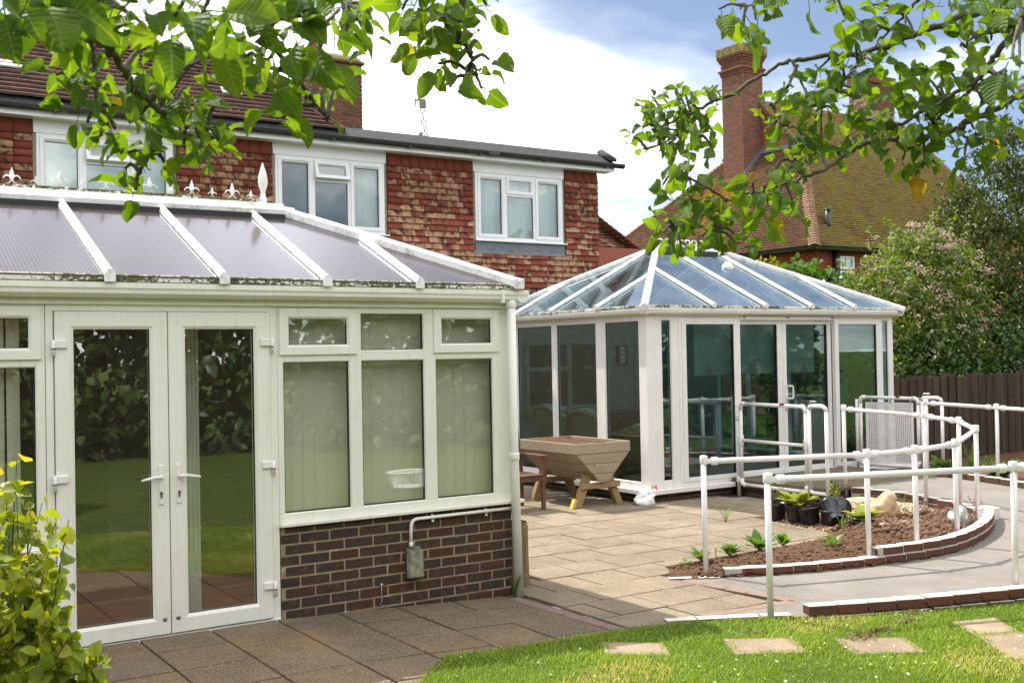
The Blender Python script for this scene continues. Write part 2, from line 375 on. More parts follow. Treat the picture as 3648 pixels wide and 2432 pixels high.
def roof_tile(name, stops, moss, lo, spots, patch=None):
    t = NT(name)
    tl = t.attr('tl', 'Color'); sx = t.node('ShaderNodeSeparateXYZ'); t.l.new(tl, sx.inputs[0])
    c = t.ramp(sx.outputs[0], stops)
    c = t.mix(t.ramp(t.noise(1.1, 6, .65), [(lo, 0.), (lo + .22, 1.)]), c, moss)
    c = t.mix(t.ramp(t.noise(9, 6, .7), [(.50, 0.), (.72, .8)]), c, spots)
    if patch:      # a colony of orange lichen with its own outline
        vd = t.node('ShaderNodeVectorMath', operation='DISTANCE'); t.set(vd.inputs[0], t.pos); vd.inputs[1].default_value = patch[0]
        near = t.ramp(vd.outputs['Value'], [(0, 1.), (1, 0.)]) if False else t.math('SUBTRACT', 1.0, t.math('DIVIDE', vd.outputs['Value'], patch[1]))
        c = t.mix(t.ramp(t.math('ADD', t.noise(2.2, 7, .7), t.math('MULTIPLY', near, .35)), [(.62, 0.), (.76, .85)]), c, patch[2])
    return t.done(t.bsdf(c, .92, .2, normal=t.bump(t.noise(45, 5, .7), .6, .008)))
roof_tile('roof_tile_old', [(0, (.15, .075, .062)), (.3, (.20, .105, .085)), (.6, (.125, .07, .06)), (.8, (.23, .125, .10)), (1, (.11, .065, .055))], (.13, .085, .07), .52, (.055, .042, .032))
roof_tile('roof_tile_brown', [(0, (0.192, 0.109, 0.068)), (.3, (0.248, 0.136, 0.083)), (.6, (0.162, 0.103, 0.066)), (.8, (0.267, 0.161, 0.094)), (1, (0.204, 0.103, 0.071))], (0.236, 0.161, 0.071), .60, (0.124, 0.090, 0.053), ((23.2, 20.0, 7.0), 2.6, (0.446, 0.258, 0.036)))
roof_tile('roof_tile_mossy', [(0, (0.254, 0.168, 0.072)), (.3, (0.304, 0.210, 0.093)), (.6, (0.203, 0.143, 0.066)), (.8, (0.338, 0.218, 0.099)), (1, (0.236, 0.143, 0.072))], (0.288, 0.261, 0.060), .44, (0.151, 0.126, 0.053))
roof_tile('wall_tile_red', [(0, (.30, .075, .045)), (.4, (.36, .095, .055)), (.7, (.26, .065, .04)), (1, (.33, .10, .06))], (.28, .07, .045), .6, (.22, .06, .04))
simple('lichen', (.36, .20, .03), .95, (.30, .24, .07), 20)
simple('terracotta', (.33, .09, .05), .8, (.26, .08, .05), 10)

def leaf_mat(name, stops, trans=.45, rough=.42, spec=.45, tcol=(1.25, 1.35, .6), attr='rnd', vein=True, ribs=False):
    t = NT(name)
    r = t.attr(attr) if attr else t.rnd()
    c = t.ramp(r, stops)
    c = t.mix(t.math('MULTIPLY', t.noise(28, 4), .5), c, t.mix(1.0, c, (.62, .66, .5), 'MULTIPLY'))
    nrm = t.bump(t.noise(60, 3), .35, .004) if vein else None
    if ribs:       # pale midrib and side veins, drawn in the leaf's own coordinates; a few brown bites
        ax_ = t.math('ABSOLUTE', t.attr('lx')); ly_ = t.attr('ly')
        side = t.math('SINE', t.math('MULTIPLY', t.math('SUBTRACT', ly_, t.math('MULTIPLY', ax_, .9)), 78.0))
        c = t.mix(t.ramp(side, [(.80, 0.), (1.0, .16)]), c, (.18, .24, .07)); c = t.mix(t.ramp(ax_, [(.004, .45), (.014, 0.)]), c, (.22, .28, .09))
        c = t.mix(t.ramp(t.noise(75, 3), [(.70, 0.), (.74, .8)]), c, (.10, .06, .02))
        nrm = t.bump(t.math('ADD', side, t.math('MULTIPLY', t.noise(70, 3), 3.0)), .5, .0025)
    p = t.bsdf(c, rough, spec, normal=nrm)
    tl = t.node('ShaderNodeBsdfTranslucent'); t.set(tl.inputs['Color'], t.mix(1.0, c, tcol, 'MULTIPLY'))
    return t.done(t.mixs(trans, p, tl.outputs[0]))
APPLE = [(0, (.045, .095, .014)), (.35, (.065, .130, .018)), (.7, (.085, .160, .022)), (.992, (.12, .19, .03)), (.996, (.24, .19, .03)), (1, (.18, .09, .03))]
leaf_mat('apple_leaf', APPLE, .50, .60, .22, (2.7, 2.4, .45), attr=None, ribs=True)
leaf_mat('apple_leaf_mass', APPLE, .50, .60, .22, (2.7, 2.4, .45), ribs=True)
leaf_mat('quince_leaf', [(0, (.14, .20, .02)), (.5, (.24, .31, .03)), (.85, (.34, .38, .045)), (1, (.42, .38, .08))], .50, .5, .3, (1.7, 1.5, .4))
leaf_mat('dark_leaf', [(0, (.035, .055, .010)), (.5, (.06, .085, .015)), (.9, (.095, .125, .025)), (1, (.16, .14, .05))], .28, .48, .30, (1.4, 1.4, .4))
leaf_mat('mid_leaf', [(0, (.07, .125, .018)), (.5, (.125, .19, .03)), (.80, (.19, .25, .045)), (.92, (.28, .27, .11)), (1, (.34, .25, .16))], .40, .42, .4, (1.6, 1.6, .5))
leaf_mat('ivy_leaf', [(0, (.055, .13, .020)), (.5, (.09, .19, .028)), (1, (.16, .26, .035))], .35, .3, .6, (1.4, 1.5, .5))
leaf_mat('lime_leaf', [(0, (.16, .20, .022)), (.5, (.25, .28, .03)), (1, (.33, .33, .045))], .4, .45, .4, (1.4, 1.3, .5))
leaf_mat('hosta_leaf', [(0, (.16, .26, .03)), (.45, (.30, .36, .04)), (.75, (.46, .42, .05)), (1, (.20, .30, .04))], .35, .4, .4, (1.2, 1.2, .5))
leaf_mat('weed_leaf', [(0, (.07, .15, .02)), (.5, (.11, .21, .03)), (1, (.16, .26, .05))], .35, .45, .4, (1.4, 1.4, .5))
leaf_mat('hedge_leaf', [(0, (.03, .06, .012)), (.5, (.055, .105, .018)), (1, (.10, .16, .03))], .3, .4, .5, (1.3, 1.4, .5))
leaf_mat('grass_blade', [(0, (0.155, 0.249, 0.022)), (.45, (0.248, 0.355, 0.031)), (.8, (0.346, 0.437, 0.050)), (.94, (0.476, 0.495, 0.089)), (1, (0.622, 0.477, 0.235))], .38, .5, .3, (1.5, 1.5, .5), vein=False)
leaf_mat('dry_grass', [(0, (.20, .17, .08)), (1, (.30, .24, .12))], .3, .7, .2, (1.2, 1.1, .7), vein=False)
t = NT('lawn_soil')
c = t.mix(t.ramp(t.noise(5, 6, .65), [(.35, 0.), (.65, 1.)]), (.055, .085, .014), (.085, .125, .02))
c = t.mix(t.ramp(t.noise(14, 6, .7), [(.62, 0.), (.74, 1.)]), c, (.12, .10, .05))
t.done(t.bsdf(c, .98, .1, normal=t.bump(t.noise(60, 6, .7), .9, .02)))
simple('bark', (.075, .060, .042), .9, (.14, .12, .085), 22, bump=.9, bscale=60, bdist=.01, spots=[(14, .60, .72, (.13, .15, .055))])
simple('petal_white', (.80, .79, .76), .7)
simple('petal_yellow', (.65, .42, .03), .7)
simple('blossom', (.52, .40, .33), .8, (.42, .26, .20), 14)
simple('petal_pink', (.55, .10, .22), .7)

# ------------------------------------------------------------------ geometry helpers
WM = {}
def tag(o, label=None, cat=None, group=None, kind=None):
    if label: o['label'] = label
    if cat: o['category'] = cat
    if group: o['group'] = group
    if kind: o['kind'] = kind
    return o
def adopt(o, parent):
    if parent is not None:
        o.parent = parent
        o.matrix_parent_inverse = WM.get(parent.name, Matrix.Identity(4)).inverted()
def thing(name, loc, label, cat, group=None, kind=None):
    o = bpy.data.objects.new(name, None); o.empty_display_size = .2
    o.location = loc; COL.objects.link(o)
    WM[o.name] = Matrix.Translation(V(loc))
    return tag(o, label, cat, group, kind)

class MB:
    """collects faces; build() links them as one mesh object (vertices in world space)"""
    def __init__(s, tf=None): s.v, s.f, s.tf = [], [], tf
    def add(s, vs, fs):
        b = len(s.v); s.v += [V(x) for x in vs]; s.f += [tuple(b + i for i in f) for f in fs]; return s
    def box(s, x0, x1, y0, y1, z0, z1):
        return s.add([(x0, y0, z0), (x1, y0, z0), (x1, y1, z0), (x0, y1, z0), (x0, y0, z1), (x1, y0, z1), (x1, y1, z1), (x0, y1, z1)],
                     [(0, 3, 2, 1), (4, 5, 6, 7), (0, 1, 5, 4), (1, 2, 6, 5), (2, 3, 7, 6), (3, 0, 4, 7)])
    def obox(s, o, a, b, c):
        o, a, b, c = V(o), V(a), V(b), V(c)
        return s.add([o, o + a, o + a + b, o + b, o + c, o + a + c, o + a + b + c, o + b + c],
                     [(0, 3, 2, 1), (4, 5, 6, 7), (0, 1, 5, 4), (1, 2, 6, 5), (2, 3, 7, 6), (3, 0, 4, 7)])
    def bar(s, p, q, w, h, up=(0, 0, 1), lift=0.0):
        """rectangular bar from p to q, w wide, h high, its underside on the line p-q shifted by lift"""
        p, q, up = V(p), V(q), V(up); d = (q - p).normalized(); sd_ = d.cross(up).normalized(); u = sd_.cross(d).normalized()
        o = p - sd_ * w / 2 + u * lift
        return s.obox(o, q - p, sd_ * w, u * h)
    def prof(s, p, q, pts, up=(0, 0, 1)):
        """extrude closed profile pts (side, up) from p to q"""
        p, q, up = V(p), V(q), V(up); d = (q - p).normalized(); sd_ = d.cross(up).normalized(); u = sd_.cross(d).normalized()
        n = len(pts); vs = [p + sd_ * a + u * b for a, b in pts] + [q + sd_ * a + u * b for a, b in pts]
        return s.add(vs, [(i, (i + 1) % n, n + (i + 1) % n, n + i) for i in range(n)] + [tuple(range(n))[::-1], tuple(range(n, 2 * n))])
    def tube(s, pts, r, n=10, cap=True):
        pts = [V(p) for p in pts]; rs = r if isinstance(r, (list, tuple)) else [r] * len(pts)
        rings = []; prev = None
        for i, p in enumerate(pts):
            d = (pts[min(i + 1, len(pts) - 1)] - pts[max(i - 1, 0)]).normalized()
            if prev is None:
                a = V((0, 0, 1)) if abs(d.z) < .9 else V((1, 0, 0)); x = d.cross(a).normalized()
            else:
                x = (prev - d * prev.dot(d)).normalized()
            prev = x; y = d.cross(x)
            rings.append([p + (x * math.cos(2 * math.pi * k / n) + y * math.sin(2 * math.pi * k / n)) * rs[i] for k in range(n)])
        vs = [q for rg in rings for q in rg]; fs = []
        for i in range(len(pts) - 1):
            for k in range(n):
                fs.append((i * n + k, i * n + (k + 1) % n, (i + 1) * n + (k + 1) % n, (i + 1) * n + k))
        if cap: fs += [tuple(range(n))[::-1], tuple(range((len(pts) - 1) * n, len(pts) * n))]
        return s.add(vs, fs)
    def lathe(s, c, prof, n=16, ax=(0, 0, 1), cap=True):
        c, ax = V(c), V(ax).normalized(); a = V((1, 0, 0)) if abs(ax.x) < .9 else V((0, 1, 0))
        x = (a - ax * a.dot(ax)).normalized(); y = ax.cross(x)
        vs = [c + ax * z + (x * math.cos(2 * math.pi * k / n) + y * math.sin(2 * math.pi * k / n)) * r for r, z in prof for k in range(n)]
        fs = [(i * n + k, i * n + (k + 1) % n, (i + 1) * n + (k + 1) % n, (i + 1) * n + k) for i in range(len(prof) - 1) for k in range(n)]
        if cap: fs += [tuple(range(n))[::-1], tuple(range((len(prof) - 1) * n, len(prof) * n))]
        return s.add(vs, fs)
    def poly(s, pts, th):
        """flat polygon pts (list of Vector) thickened by vector th"""
        n = len(pts); th = V(th); vs = [V(p) for p in pts] + [V(p) + th for p in pts]
        return s.add(vs, [tuple(range(n)), tuple(range(n, 2 * n))[::-1]] + [(i, n + i, n + (i + 1) % n, (i + 1) % n) for i in range(n)])
    def build(s, name, mat, parent=None, smooth=False, bevel=0.0):
        me = bpy.data.meshes.new(name)
        vs = [s.tf @ v for v in s.v] if s.tf else s.v
        me.from_pydata([tuple(v) for v in vs], [], s.f)
        if bevel:
            bm = bmesh.new(); bm.from_mesh(me)
            bmesh.ops.bevel(bm, geom=[e for e in bm.edges if e.is_manifold and e.calc_face_angle(0) > .6], offset=bevel, segments=1, affect='EDGES', clamp_overlap=True)
            bmesh.ops.recalc_face_normals(bm, faces=bm.faces); bm.to_mesh(me); bm.free()
        else:
            bm = bmesh.new(); bm.from_mesh(me); bmesh.ops.recalc_face_normals(bm, faces=bm.faces); bm.to_mesh(me); bm.free()
        if smooth: me.polygons.foreach_set('use_smooth', [True] * len(me.polygons))
        me.materials.append(MATS[mat] if isinstance(mat, str) else mat)
        o = bpy.data.objects.new(name, me); COL.objects.link(o); adopt(o, parent)
        return o
    def mesh(s, name, mat, bevel=0.0):
        o = s.build(name, mat, None, False, bevel); me = o.data; bpy.data.objects.remove(o); return me

def inst(name, me, parent, loc, rotz=0.0, scale=(1, 1, 1), rot=None):
    o = bpy.data.objects.new(name, me); o.location = loc
    o.rotation_euler = rot if rot is not None else (0, 0, rotz); o.scale = scale
    COL.objects.link(o); adopt(o, parent); return o

def np_mesh(name, verts, tris, mat, parent=None, attrs=None, smooth=False, quads=False):
    """fast mesh from numpy arrays; attrs: {name: per-vertex float array}"""
    k = 4 if quads else 3
    me = bpy.data.meshes.new(name)
    me.vertices.add(len(verts)); me.vertices.foreach_set('co', np.asarray(verts, np.float32).ravel())
    me.loops.add(len(tris) * k); me.loops.foreach_set('vertex_index', np.asarray(tris, np.int32).ravel())
    me.polygons.add(len(tris)); me.polygons.foreach_set('loop_start', np.arange(0, len(tris) * k, k, dtype=np.int32))
    me.polygons.foreach_set('loop_total', np.full(len(tris), k, np.int32))
    for an, av in (attrs or {}).items():
        av = np.asarray(av, np.float32)
        if av.ndim == 1:
            a = me.attributes.new(an, 'FLOAT', 'POINT'); a.data.foreach_set('value', av)
        else:
            a = me.attributes.new(an, 'FLOAT_COLOR', 'POINT'); a.data.foreach_set('color', av.ravel())
    me.update(); me.validate()
    if smooth: me.polygons.foreach_set('use_smooth', [True] * len(me.polygons))
    me.materials.append(MATS[mat])
    o = bpy.data.objects.new(name, me); COL.objects.link(o); adopt(o, parent); return o

class Wall:
    """a vertical plane: u runs along it, z is up, out points outwards"""
    def __init__(s, o, u, n): s.o, s.u, s.n = V(o), V(u), V(n)
    def p(s, u, z, out=0.0): return s.o + s.u * u + V((0, 0, z)) + s.n * out
    def box(s, mb, u0, u1, z0, z1, o0, o1):
        return mb.obox(s.p(u0, z0, o0), s.u * (u1 - u0), V((0, 0, z1 - z0)), s.n * (o1 - o0))
    def frame(s, mb, u0, u1, z0, z1, prof):
        """mitred frame; prof = [(inset, out), ...] from the outer back edge round to the inner back edge"""
        rings = [[s.p(u0 + i, z0 + i, o), s.p(u1 - i, z0 + i, o), s.p(u1 - i, z1 - i, o), s.p(u0 + i, z1 - i, o)] for i, o in prof]
        n = len(prof); vs = [q for r in rings for q in r]
        fs = [(a * 4 + k, a * 4 + (k + 1) % 4, ((a + 1) % n) * 4 + (k + 1) % 4, ((a + 1) % n) * 4 + k) for a in range(n) for k in range(4)]
        return mb.add(vs, fs)

def sash_prof(w, o0, o1, bead=.016):
    return [(0, o0), (0, o1 - .004), (.004, o1), (w - bead, o1), (w, o1 - .012), (w, o0)]

# bricks --------------------------------------------------------------------
def brick_mesh(name, mat, l=.215, d=.1025, h=.065, bev=.0045):
    mb = MB().box(-l / 2, l / 2, 0, d, 0, h); return mb.mesh(name, mat, bev)
BRICKS = {}
def brick(mat):
    if mat not in BRICKS: BRICKS[mat] = brick_mesh('brick_' + mat, mat)
    return BRICKS[mat]
def brick_wall(parent, wall, u0, u1, z0, courses, mat, first=.0, pitch=.225, ch=.075, out=.0, cuts=None, name='brick', top=None):
    me = brick(mat); ang = math.atan2(wall.u.y, wall.u.x)
    for c in range(courses):
        z = z0 + c * ch; u = u0 - first - (pitch / 2 if c % 2 else 0)
        while u < u1 - .01:
            a, b = max(u, u0), min(u + pitch - .010, u1)
            if b - a > .03:
                sz = 1.0
                if top is not None and z + .065 > top: sz = max(.2, (top - z) / .065)
                o = inst(name, me, parent, wall.p((a + b) / 2, z + .005 + random.uniform(-.001, .001), out + random.uniform(-.0015, .0015)), ang if wall.n.dot(V((wall.u.y, -wall.u.x, 0))) > 0 else ang + math.pi, ((b - a) / .215, 1, sz))
            u += pitch

# tiles ---------------------------------------------------------------------
TILE_ME = {}
def tile_box(w, h, t, r):
    """vertices, faces and attribute of one plain tile lying in the u-v plane, thicker edge at the bottom"""
    vs = np.array([(0, 0, 0), (w, 0, 0), (w, h, 0), (0, h, 0), (0, 0, t), (w, 0, t), (w, h, t * .3), (0, h, t * .3)], float)
    fs = np.array([(4, 5, 6, 7), (0, 1, 5, 4), (1, 2, 6, 5), (3, 0, 4, 7), (0, 3, 2, 1)])
    at_ = np.array([(r, x / w, y / h, 1) for x, y, _ in vs]); return vs, fs, at_
def tile_field(parent, O, U, W, N, rows, mat, t=.014, lap=.045, n_parts=300, key=None, name='tile', stuff_name='tile_rows'):
    """rows = [(v, h, [(u0, u1, rnd), ...])]; the n_parts tiles nearest to the camera become parts, the rest one stuff part"""
    O, U, W, N = V(O), V(U), V(W), V(N)
    allt = []
    for v, h, cells in rows:
        for u0, u1, r in cells:
            c = O + U * ((u0 + u1) / 2) + W * v
            allt.append(((key(c) if key else (c - CAM_POS).length), u0, u1, v, h, r))
    allt.sort(key=lambda q: q[0])
    Mx = Matrix((U, W, N)).transposed()
    tilt = Matrix.Rotation(-math.atan2(t * .8, .11), 3, 'X')
    RM = (Mx @ tilt)
    eul = RM.to_euler()
    VV, FF, AA = [], [], []; b = 0
    for i, (_, u0, u1, v, h, r) in enumerate(allt):
        w = u1 - u0 - .003; hh = h + lap
        jit = random.uniform(-.003, .003)
        pos = O + U * (u0 + .0015) + W * (v + jit) + N * (random.uniform(.0, .003) + t * .5)
        if i < n_parts:
            kq = (mat, round(w, 2), round(hh, 2), int(r * 16))
            if kq not in TILE_ME:
                vs, fs, aa = tile_box(kq[1], kq[2], t, (kq[3] + .5) / 16)
                me = bpy.data.meshes.new('tile'); me.from_pydata([tuple(x) for x in vs], [], [tuple(int(q) for q in f) for f in fs])
                a = me.attributes.new('tl', 'FLOAT_COLOR', 'POINT'); a.data.foreach_set('color', aa.astype(np.float32).ravel())
                me.materials.append(MATS[mat]); TILE_ME[kq] = me
            inst(name, TILE_ME[kq], parent, pos, rot=eul, scale=(w / kq[1], hh / kq[2], 1))
        else:
            vs, fs, aa = tile_box(w, hh, t, r)
            P = np.array(RM) @ vs.T
            VV.append(P.T + np.array(pos)); FF.append(fs + b); AA.append(aa); b += 8
    if VV:
        o = np_mesh(stuff_name, np.vstack(VV), np.vstack(FF), mat, parent, {'tl': np.vstack(AA)}, quads=True); o['kind'] = 'stuff'

# foliage -------------------------------------------------------------------
LEAF_T = {}
def leaf_template(kind):
    """small leaf: verts (x across, y along, z up) and triangles"""
    if kind == 'oval': ys, ws = [0, .25, .6, 1], [.04, .30, .30, .0]
    elif kind == 'long': ys, ws = [0, .3, .65, 1], [.03, .17, .15, .0]
    elif kind == 'round': ys, ws = [0, .25, .65, 1], [.08, .42, .38, .0]
    vs, fs = [], []
    for y, w in zip(ys, ws):
        zc = -.28 * y * y
        if w > 0: vs += [(-w, y, zc + .30 * w), (0, y, zc), (w, y, zc + .30 * w)]
        else: vs += [(0, y, zc)]
    for i in range(2):
        a = i * 3
        fs += [(a, a + 1, a + 4), (a, a + 4, a + 3), (a + 1, a + 2, a + 5), (a + 1, a + 5, a + 4)]
    fs += [(6, 7, 9), (7, 8, 9)]
    return np.array(vs), np.array(fs)
def scatter_leaves(name, pos, dirs, size, mat, parent, kind='oval', var=.35, roll=1.0, rnd=None):
    """pos (n,3); dirs (n,3) leaf axis; one mesh, one attribute rnd per leaf"""
    vs, fs = LEAF_T.setdefault(kind, leaf_template(kind))
    n = len(pos); d = dirs / (np.linalg.norm(dirs, axis=1, keepdims=True) + 1e-9)
    up = rng.normal(size=(n, 3)) * roll + np.array([0, 0, 1.0])
    x = np.cross(d, up); x /= np.linalg.norm(x, axis=1, keepdims=True) + 1e-9
    z = np.cross(x, d)
    s = size * (1 + var * rng.uniform(-1, 1, n))
    P = (x[:, None, :] * vs[None, :, 0:1] + d[:, None, :] * vs[None, :, 1:2] + z[:, None, :] * vs[None, :, 2:3]) * s[:, None, None] + pos[:, None, :]
    F = fs[None] + (np.arange(n) * len(vs))[:, None, None]
    rr = rng.uniform(0, 1, n) if rnd is None else rnd
    return np_mesh(name, P.reshape(-1, 3), F.reshape(-1, 3), mat, parent, {'rnd': np.repeat(rr, len(vs))}, smooth=True)
def clump_points(centres, radii, n_each, shell=.5):
    """leaf positions in puffy clumps; directions point outward and a little down"""
    P, D = [], []
    for c, r, n in zip(centres, radii, n_each):
        v = rng.normal(size=(n, 3)); v /= np.linalg.norm(v, axis=1, keepdims=True)
        rad = (shell + (1 - shell) * rng.uniform(0, 1, n) ** .6)
        P.append(np.array(c) + v * rad[:, None] * np.array(r)); D.append(v + rng.normal(size=(n, 3)) * .5 + np.array([0, 0, -.25]))
    return np.vstack(P), np.vstack(D)
def bush(name, label, base, blobs, mat, leaf, n, kind='oval', cat='shrub', group=None, sub=.34, stems=6, part='foliage'):
    """blobs = [(cx, cy, cz, rx, ry, rz)] relative to base; leaves gather in many small clumps on the blobs' surfaces"""
    root = thing(name, base, label, cat, group); base = V(base)
    C, Rr = [], []
    tot = sum(b[3] * b[5] + b[4] * b[5] + b[3] * b[4] for b in blobs)
    for b in blobs:
        a = (b[3] * b[5] + b[4] * b[5] + b[3] * b[4]) / tot
        k = max(6, int(a * n / 26))
        v = rng.normal(size=(k, 3)); v /= np.linalg.norm(v, axis=1, keepdims=True)
        rad = rng.uniform(.62, 1.06, k)
        c = np.array([base.x + b[0], base.y + b[1], base.z + b[2]]) + v * rad[:, None] * np.array(b[3:6])
        ok = c[:, 2] > base.z + .03
        C.append(c[ok]); Rr.append(np.repeat(np.array([[min(b[3:6]) * sub]]), ok.sum(), 0) * rng.uniform(.55, 1.25, (ok.sum(), 1)) * np.array([[1, 1, .8]]))
    C = np.vstack(C); Rr = np.vstack(Rr)
    per = max(4, n // len(C))
    P, D = clump_points(C, Rr, [per] * len(C), .35)
    ok = P[:, 2] > base.z - .02
    o = scatter_leaves(part, P[ok], D[ok], leaf, mat, root, kind)
    sm = MB()
    for i in range(stems):
        b = blobs[i % len(blobs)]; a = random.uniform(0, 6.28); q = random.uniform(.2, .7)
        tip = base + V((b[0] + math.cos(a) * b[3] * q, b[1] + math.sin(a) * b[4] * q, b[2] + b[5] * random.uniform(.1, .6)))
        mid = base.lerp(tip, .5) + V((random.uniform(-.1, .1), random.uniform(-.1, .1), .1))
        r0 = .012 + .012 * b[5]
        sm.tube([base + V((math.cos(a) * .08, math.sin(a) * .08, -.03)), mid, tip], [r0, r0 * .7, r0 * .25], 6)
    sm.build('stem', 'bark', root, True)
    return root

def gz(x, y=0.0):
    """finished ground level: the terrace in front of the near conservatory falls gently to the patio"""
    if x >= 1.75: return 0.0
    if x >= -.2: return .0474 * (1.75 - x)
    return .0924
def catmull(pts, n):
    P = [np.array(p, float) for p in pts]; P = [2 * P[0] - P[1]] + P + [2 * P[-1] - P[-2]]; out = []
    m = len(pts) - 1
    for k in range(n + 1):
        s = k / n * m; i = min(int(s), m - 1); t_ = s - i
        a, b, c, d = P[i:i + 4]
        out.append(.5 * ((2 * b) + (-a + c) * t_ + (2 * a - 5 * b + 4 * c - d) * t_ ** 2 + (-a + 3 * b - 3 * c + d) * t_ ** 3))
    return np.array(out)
def inpoly(x, y, poly):
    c = False; n = len(poly)
    for i in range(n):
        x1, y1 = poly[i]; x2, y2 = poly[(i + 1) % n]
        if (y1 > y) != (y2 > y) and x < (x2 - x1) * (y - y1) / (y2 - y1) + x1: c = not c
    return c

# ================================================================== the setting
# inner and outer edge of the curved ramp, bottom to landing, and its level
INNER = [(3.36, -.47), (3.9, -.76), (4.6, -1.0), (5.4, -1.15), (5.9, -1.13), (6.45, -.97), (6.9, -.76), (7.38, -.44), (7.78, -.08), (7.97, .28), (8.03, .78), (7.98, 1.2), (7.86, 1.72)]
OUTER = [(3.37, -2.02), (3.68, -2.14), (4.1, -2.30), (4.9, -2.56), (5.9, -2.68), (7.0, -2.48), (7.9, -2.0), (8.7, -1.2), (9.2, -.4), (9.42, .2), (9.5, .85), (9.5, 1.35), (9.45, 1.72)]
RZ = [.004, .006, .016, .032, .046, .062, .078, .096, .116, .136, .166, .187, .207]
NR = 96
ci = catmull([(*a, z) for a, z in zip(INNER, RZ)], NR)
co = catmull([(*a, z) for a, z in zip(OUTER, RZ)], NR)
LAND = (7.36, 9.62, 1.72, 3.30, .212)
BED = [(3.12, -.36), (3.42, .12), (5.36, .19), (5.90, .40), (6.0, 1.22), (6.06, 1.66), (7.36, 1.68)] + [tuple(p[:2]) for p in ci[::-1][0:93:4]]
RAMP_POLY = [tuple(p[:2]) for p in ci[::4]] + [tuple(p[:2]) for p in co[::-4]]
EDGE = [(-30, -4.2), (-6, -4.0), (-3, -3.4), (-.62, -2.5), (-.09, -1.89), (.30, -1.46), (.64, -1.46), (1.16, -1.46), (1.74, -1.40), (2.11, -1.46), (2.34, -1.58), (2.73, -1.80), (2.98, -1.92), (3.2, -2.02), (4.0, -2.36), (4.9, -2.65), (5.9, -2.77), (7.0, -2.57), (7.96, -2.08), (8.78, -1.26), (9.6, -.6), (12, -.4), (30, -.4)]
ex = np.array([p[0] for p in EDGE]); ey = np.array([p[1] for p in EDGE])
def edge(x): return float(np.interp(x, ex, ey))

# earth sheet to the horizon
gx = np.unique(np.concatenate([np.array([-900, -200, -60, -25]), np.linspace(-12, 14, 53), np.array([25, 60, 200, 900])]))
gy = np.unique(np.concatenate([np.array([-900, -200, -60, -25]), np.linspace(-14, 14, 15), np.array([25, 60, 200, 900])]))
Gv = np.array([(x, y, gz(x) - .07) for y in gy for x in gx]); nx = len(gx)
Gf = np.array([(j * nx + i, j * nx + i + 1, (j + 1) * nx + i + 1, (j + 1) * nx + i) for j in range(len(gy) - 1) for i in range(nx - 1)])
tag(np_mesh('ground', Gv, Gf, 'lawn_soil', None, None, quads=True), kind='structure')

# lawn surface
lx = np.unique(np.concatenate([np.linspace(-16, 16, 161), ex[1:-1]])); NLY = 44
Lv, Lf = [], []
for x in lx:
    e = edge(x)
    for j in range(NLY + 1):
        s = (j / NLY) ** 1.6; y = e - .01 - s * (22 + e)
        Lv.append((x, y, gz(x) + .006 + (.004 * math.sin(x * 2.3 + y) * math.sin(y * 1.7)) * min(1, s * 8) - (.012 if j == 0 else 0)))
for i in range(len(lx) - 1):
    for j in range(NLY):
        a = i * (NLY + 1) + j; Lf.append((a, a + 1, a + NLY + 2, a + NLY + 1))
tag(np_mesh('lawn', np.array(Lv), np.array(Lf), 'lawn_soil', None, None, True, True), kind='structure')

# stepping slabs let into the lawn
STEPS = [(1.43, -1.88, .20, -.5, .5), (2.16, -2.27, .225, -.55, .55), (2.73, -2.70, .225, -.6, .6)]
STEP_BIG = [((3.60, -2.60), (3.93, -2.70), (3.72, -3.02), (3.42, -2.90)), ((3.72, -3.03), (3.41, -2.91), (3.10, -3.38), (3.50, -3.50)), ((3.49, -3.52), (3.09, -3.40), (2.85, -3.85), (3.2, -3.98))]
step_polys = []
for k, (x, y, r, _, _) in enumerate(STEPS):
    a0 = -.55
    q = [(x + r * c * math.cos(a0) - r * s * math.sin(a0), y + r * c * math.sin(a0) + r * s * math.cos(a0)) for c, s in ((-1, -.8), (1, -.8), (1, .8), (-1, .8))]
    step_polys.append(q)
for q in STEP_BIG: step_polys.append(list(q))
step_labels = ['small stepping slab sunk in the lawn, nearest the grey paving', 'stepping slab half grown over, second from the paving', 'stepping slab half grown over, third from the paving',
               'wide stepping slab just below the outer ramp kerb', 'wide stepping slab in the lawn, second below the outer kerb', 'wide stepping slab in the lawn, third below the outer kerb']
for q, lb in zip(step_polys, step_labels):
    mb = MB().poly([V((a, b, gz(a) - .03)) for a, b in q], (0, 0, .044))
    tag(mb.build('stepping_slab', 'slab_step', None, False, .004), lb, 'slab', 'stepping slabs in the lawn')

# grass blades
def blades(n, xr, yr, h, seed, mask):
    g = np.random.default_rng(seed)
    x = g.uniform(*xr, n); y = g.uniform(*yr, n)
    e = np.interp(x, ex, ey)
    ok = (y < e + .02 - .03 * g.uniform(0, 1, n)) & mask(x, y)
    return x[ok], y[ok]
def not_steps(x, y):
    ok = np.ones(len(x), bool)
    for q in step_polys:
        cx = np.mean([p[0] for p in q]); cy = np.mean([p[1] for p in q]); f = .78
        qq = [(cx + (a - cx) * f, cy + (b - cy) * f) for a, b in q]
        for i in np.where(ok & (abs(x - cx) < .6) & (abs(y - cy) < .6))[0]:
            if inpoly(x[i], y[i], qq): ok[i] = False
    return ok
bx, by = [], []
for n, xr, yr, s in ((135000, (-1.2, 5.6), (-4.6, -1.38), 3), (26000, (-6, 8), (-9, -1.4), 4), (9000, (2, 9.5), (-3.4, -1.2), 5)):
    a, b = blades(n, xr, yr, 0, s, not_steps); bx.append(a); by.append(b)
bx, by = np.concatenate(bx), np.concatenate(by); nb = len(bx)
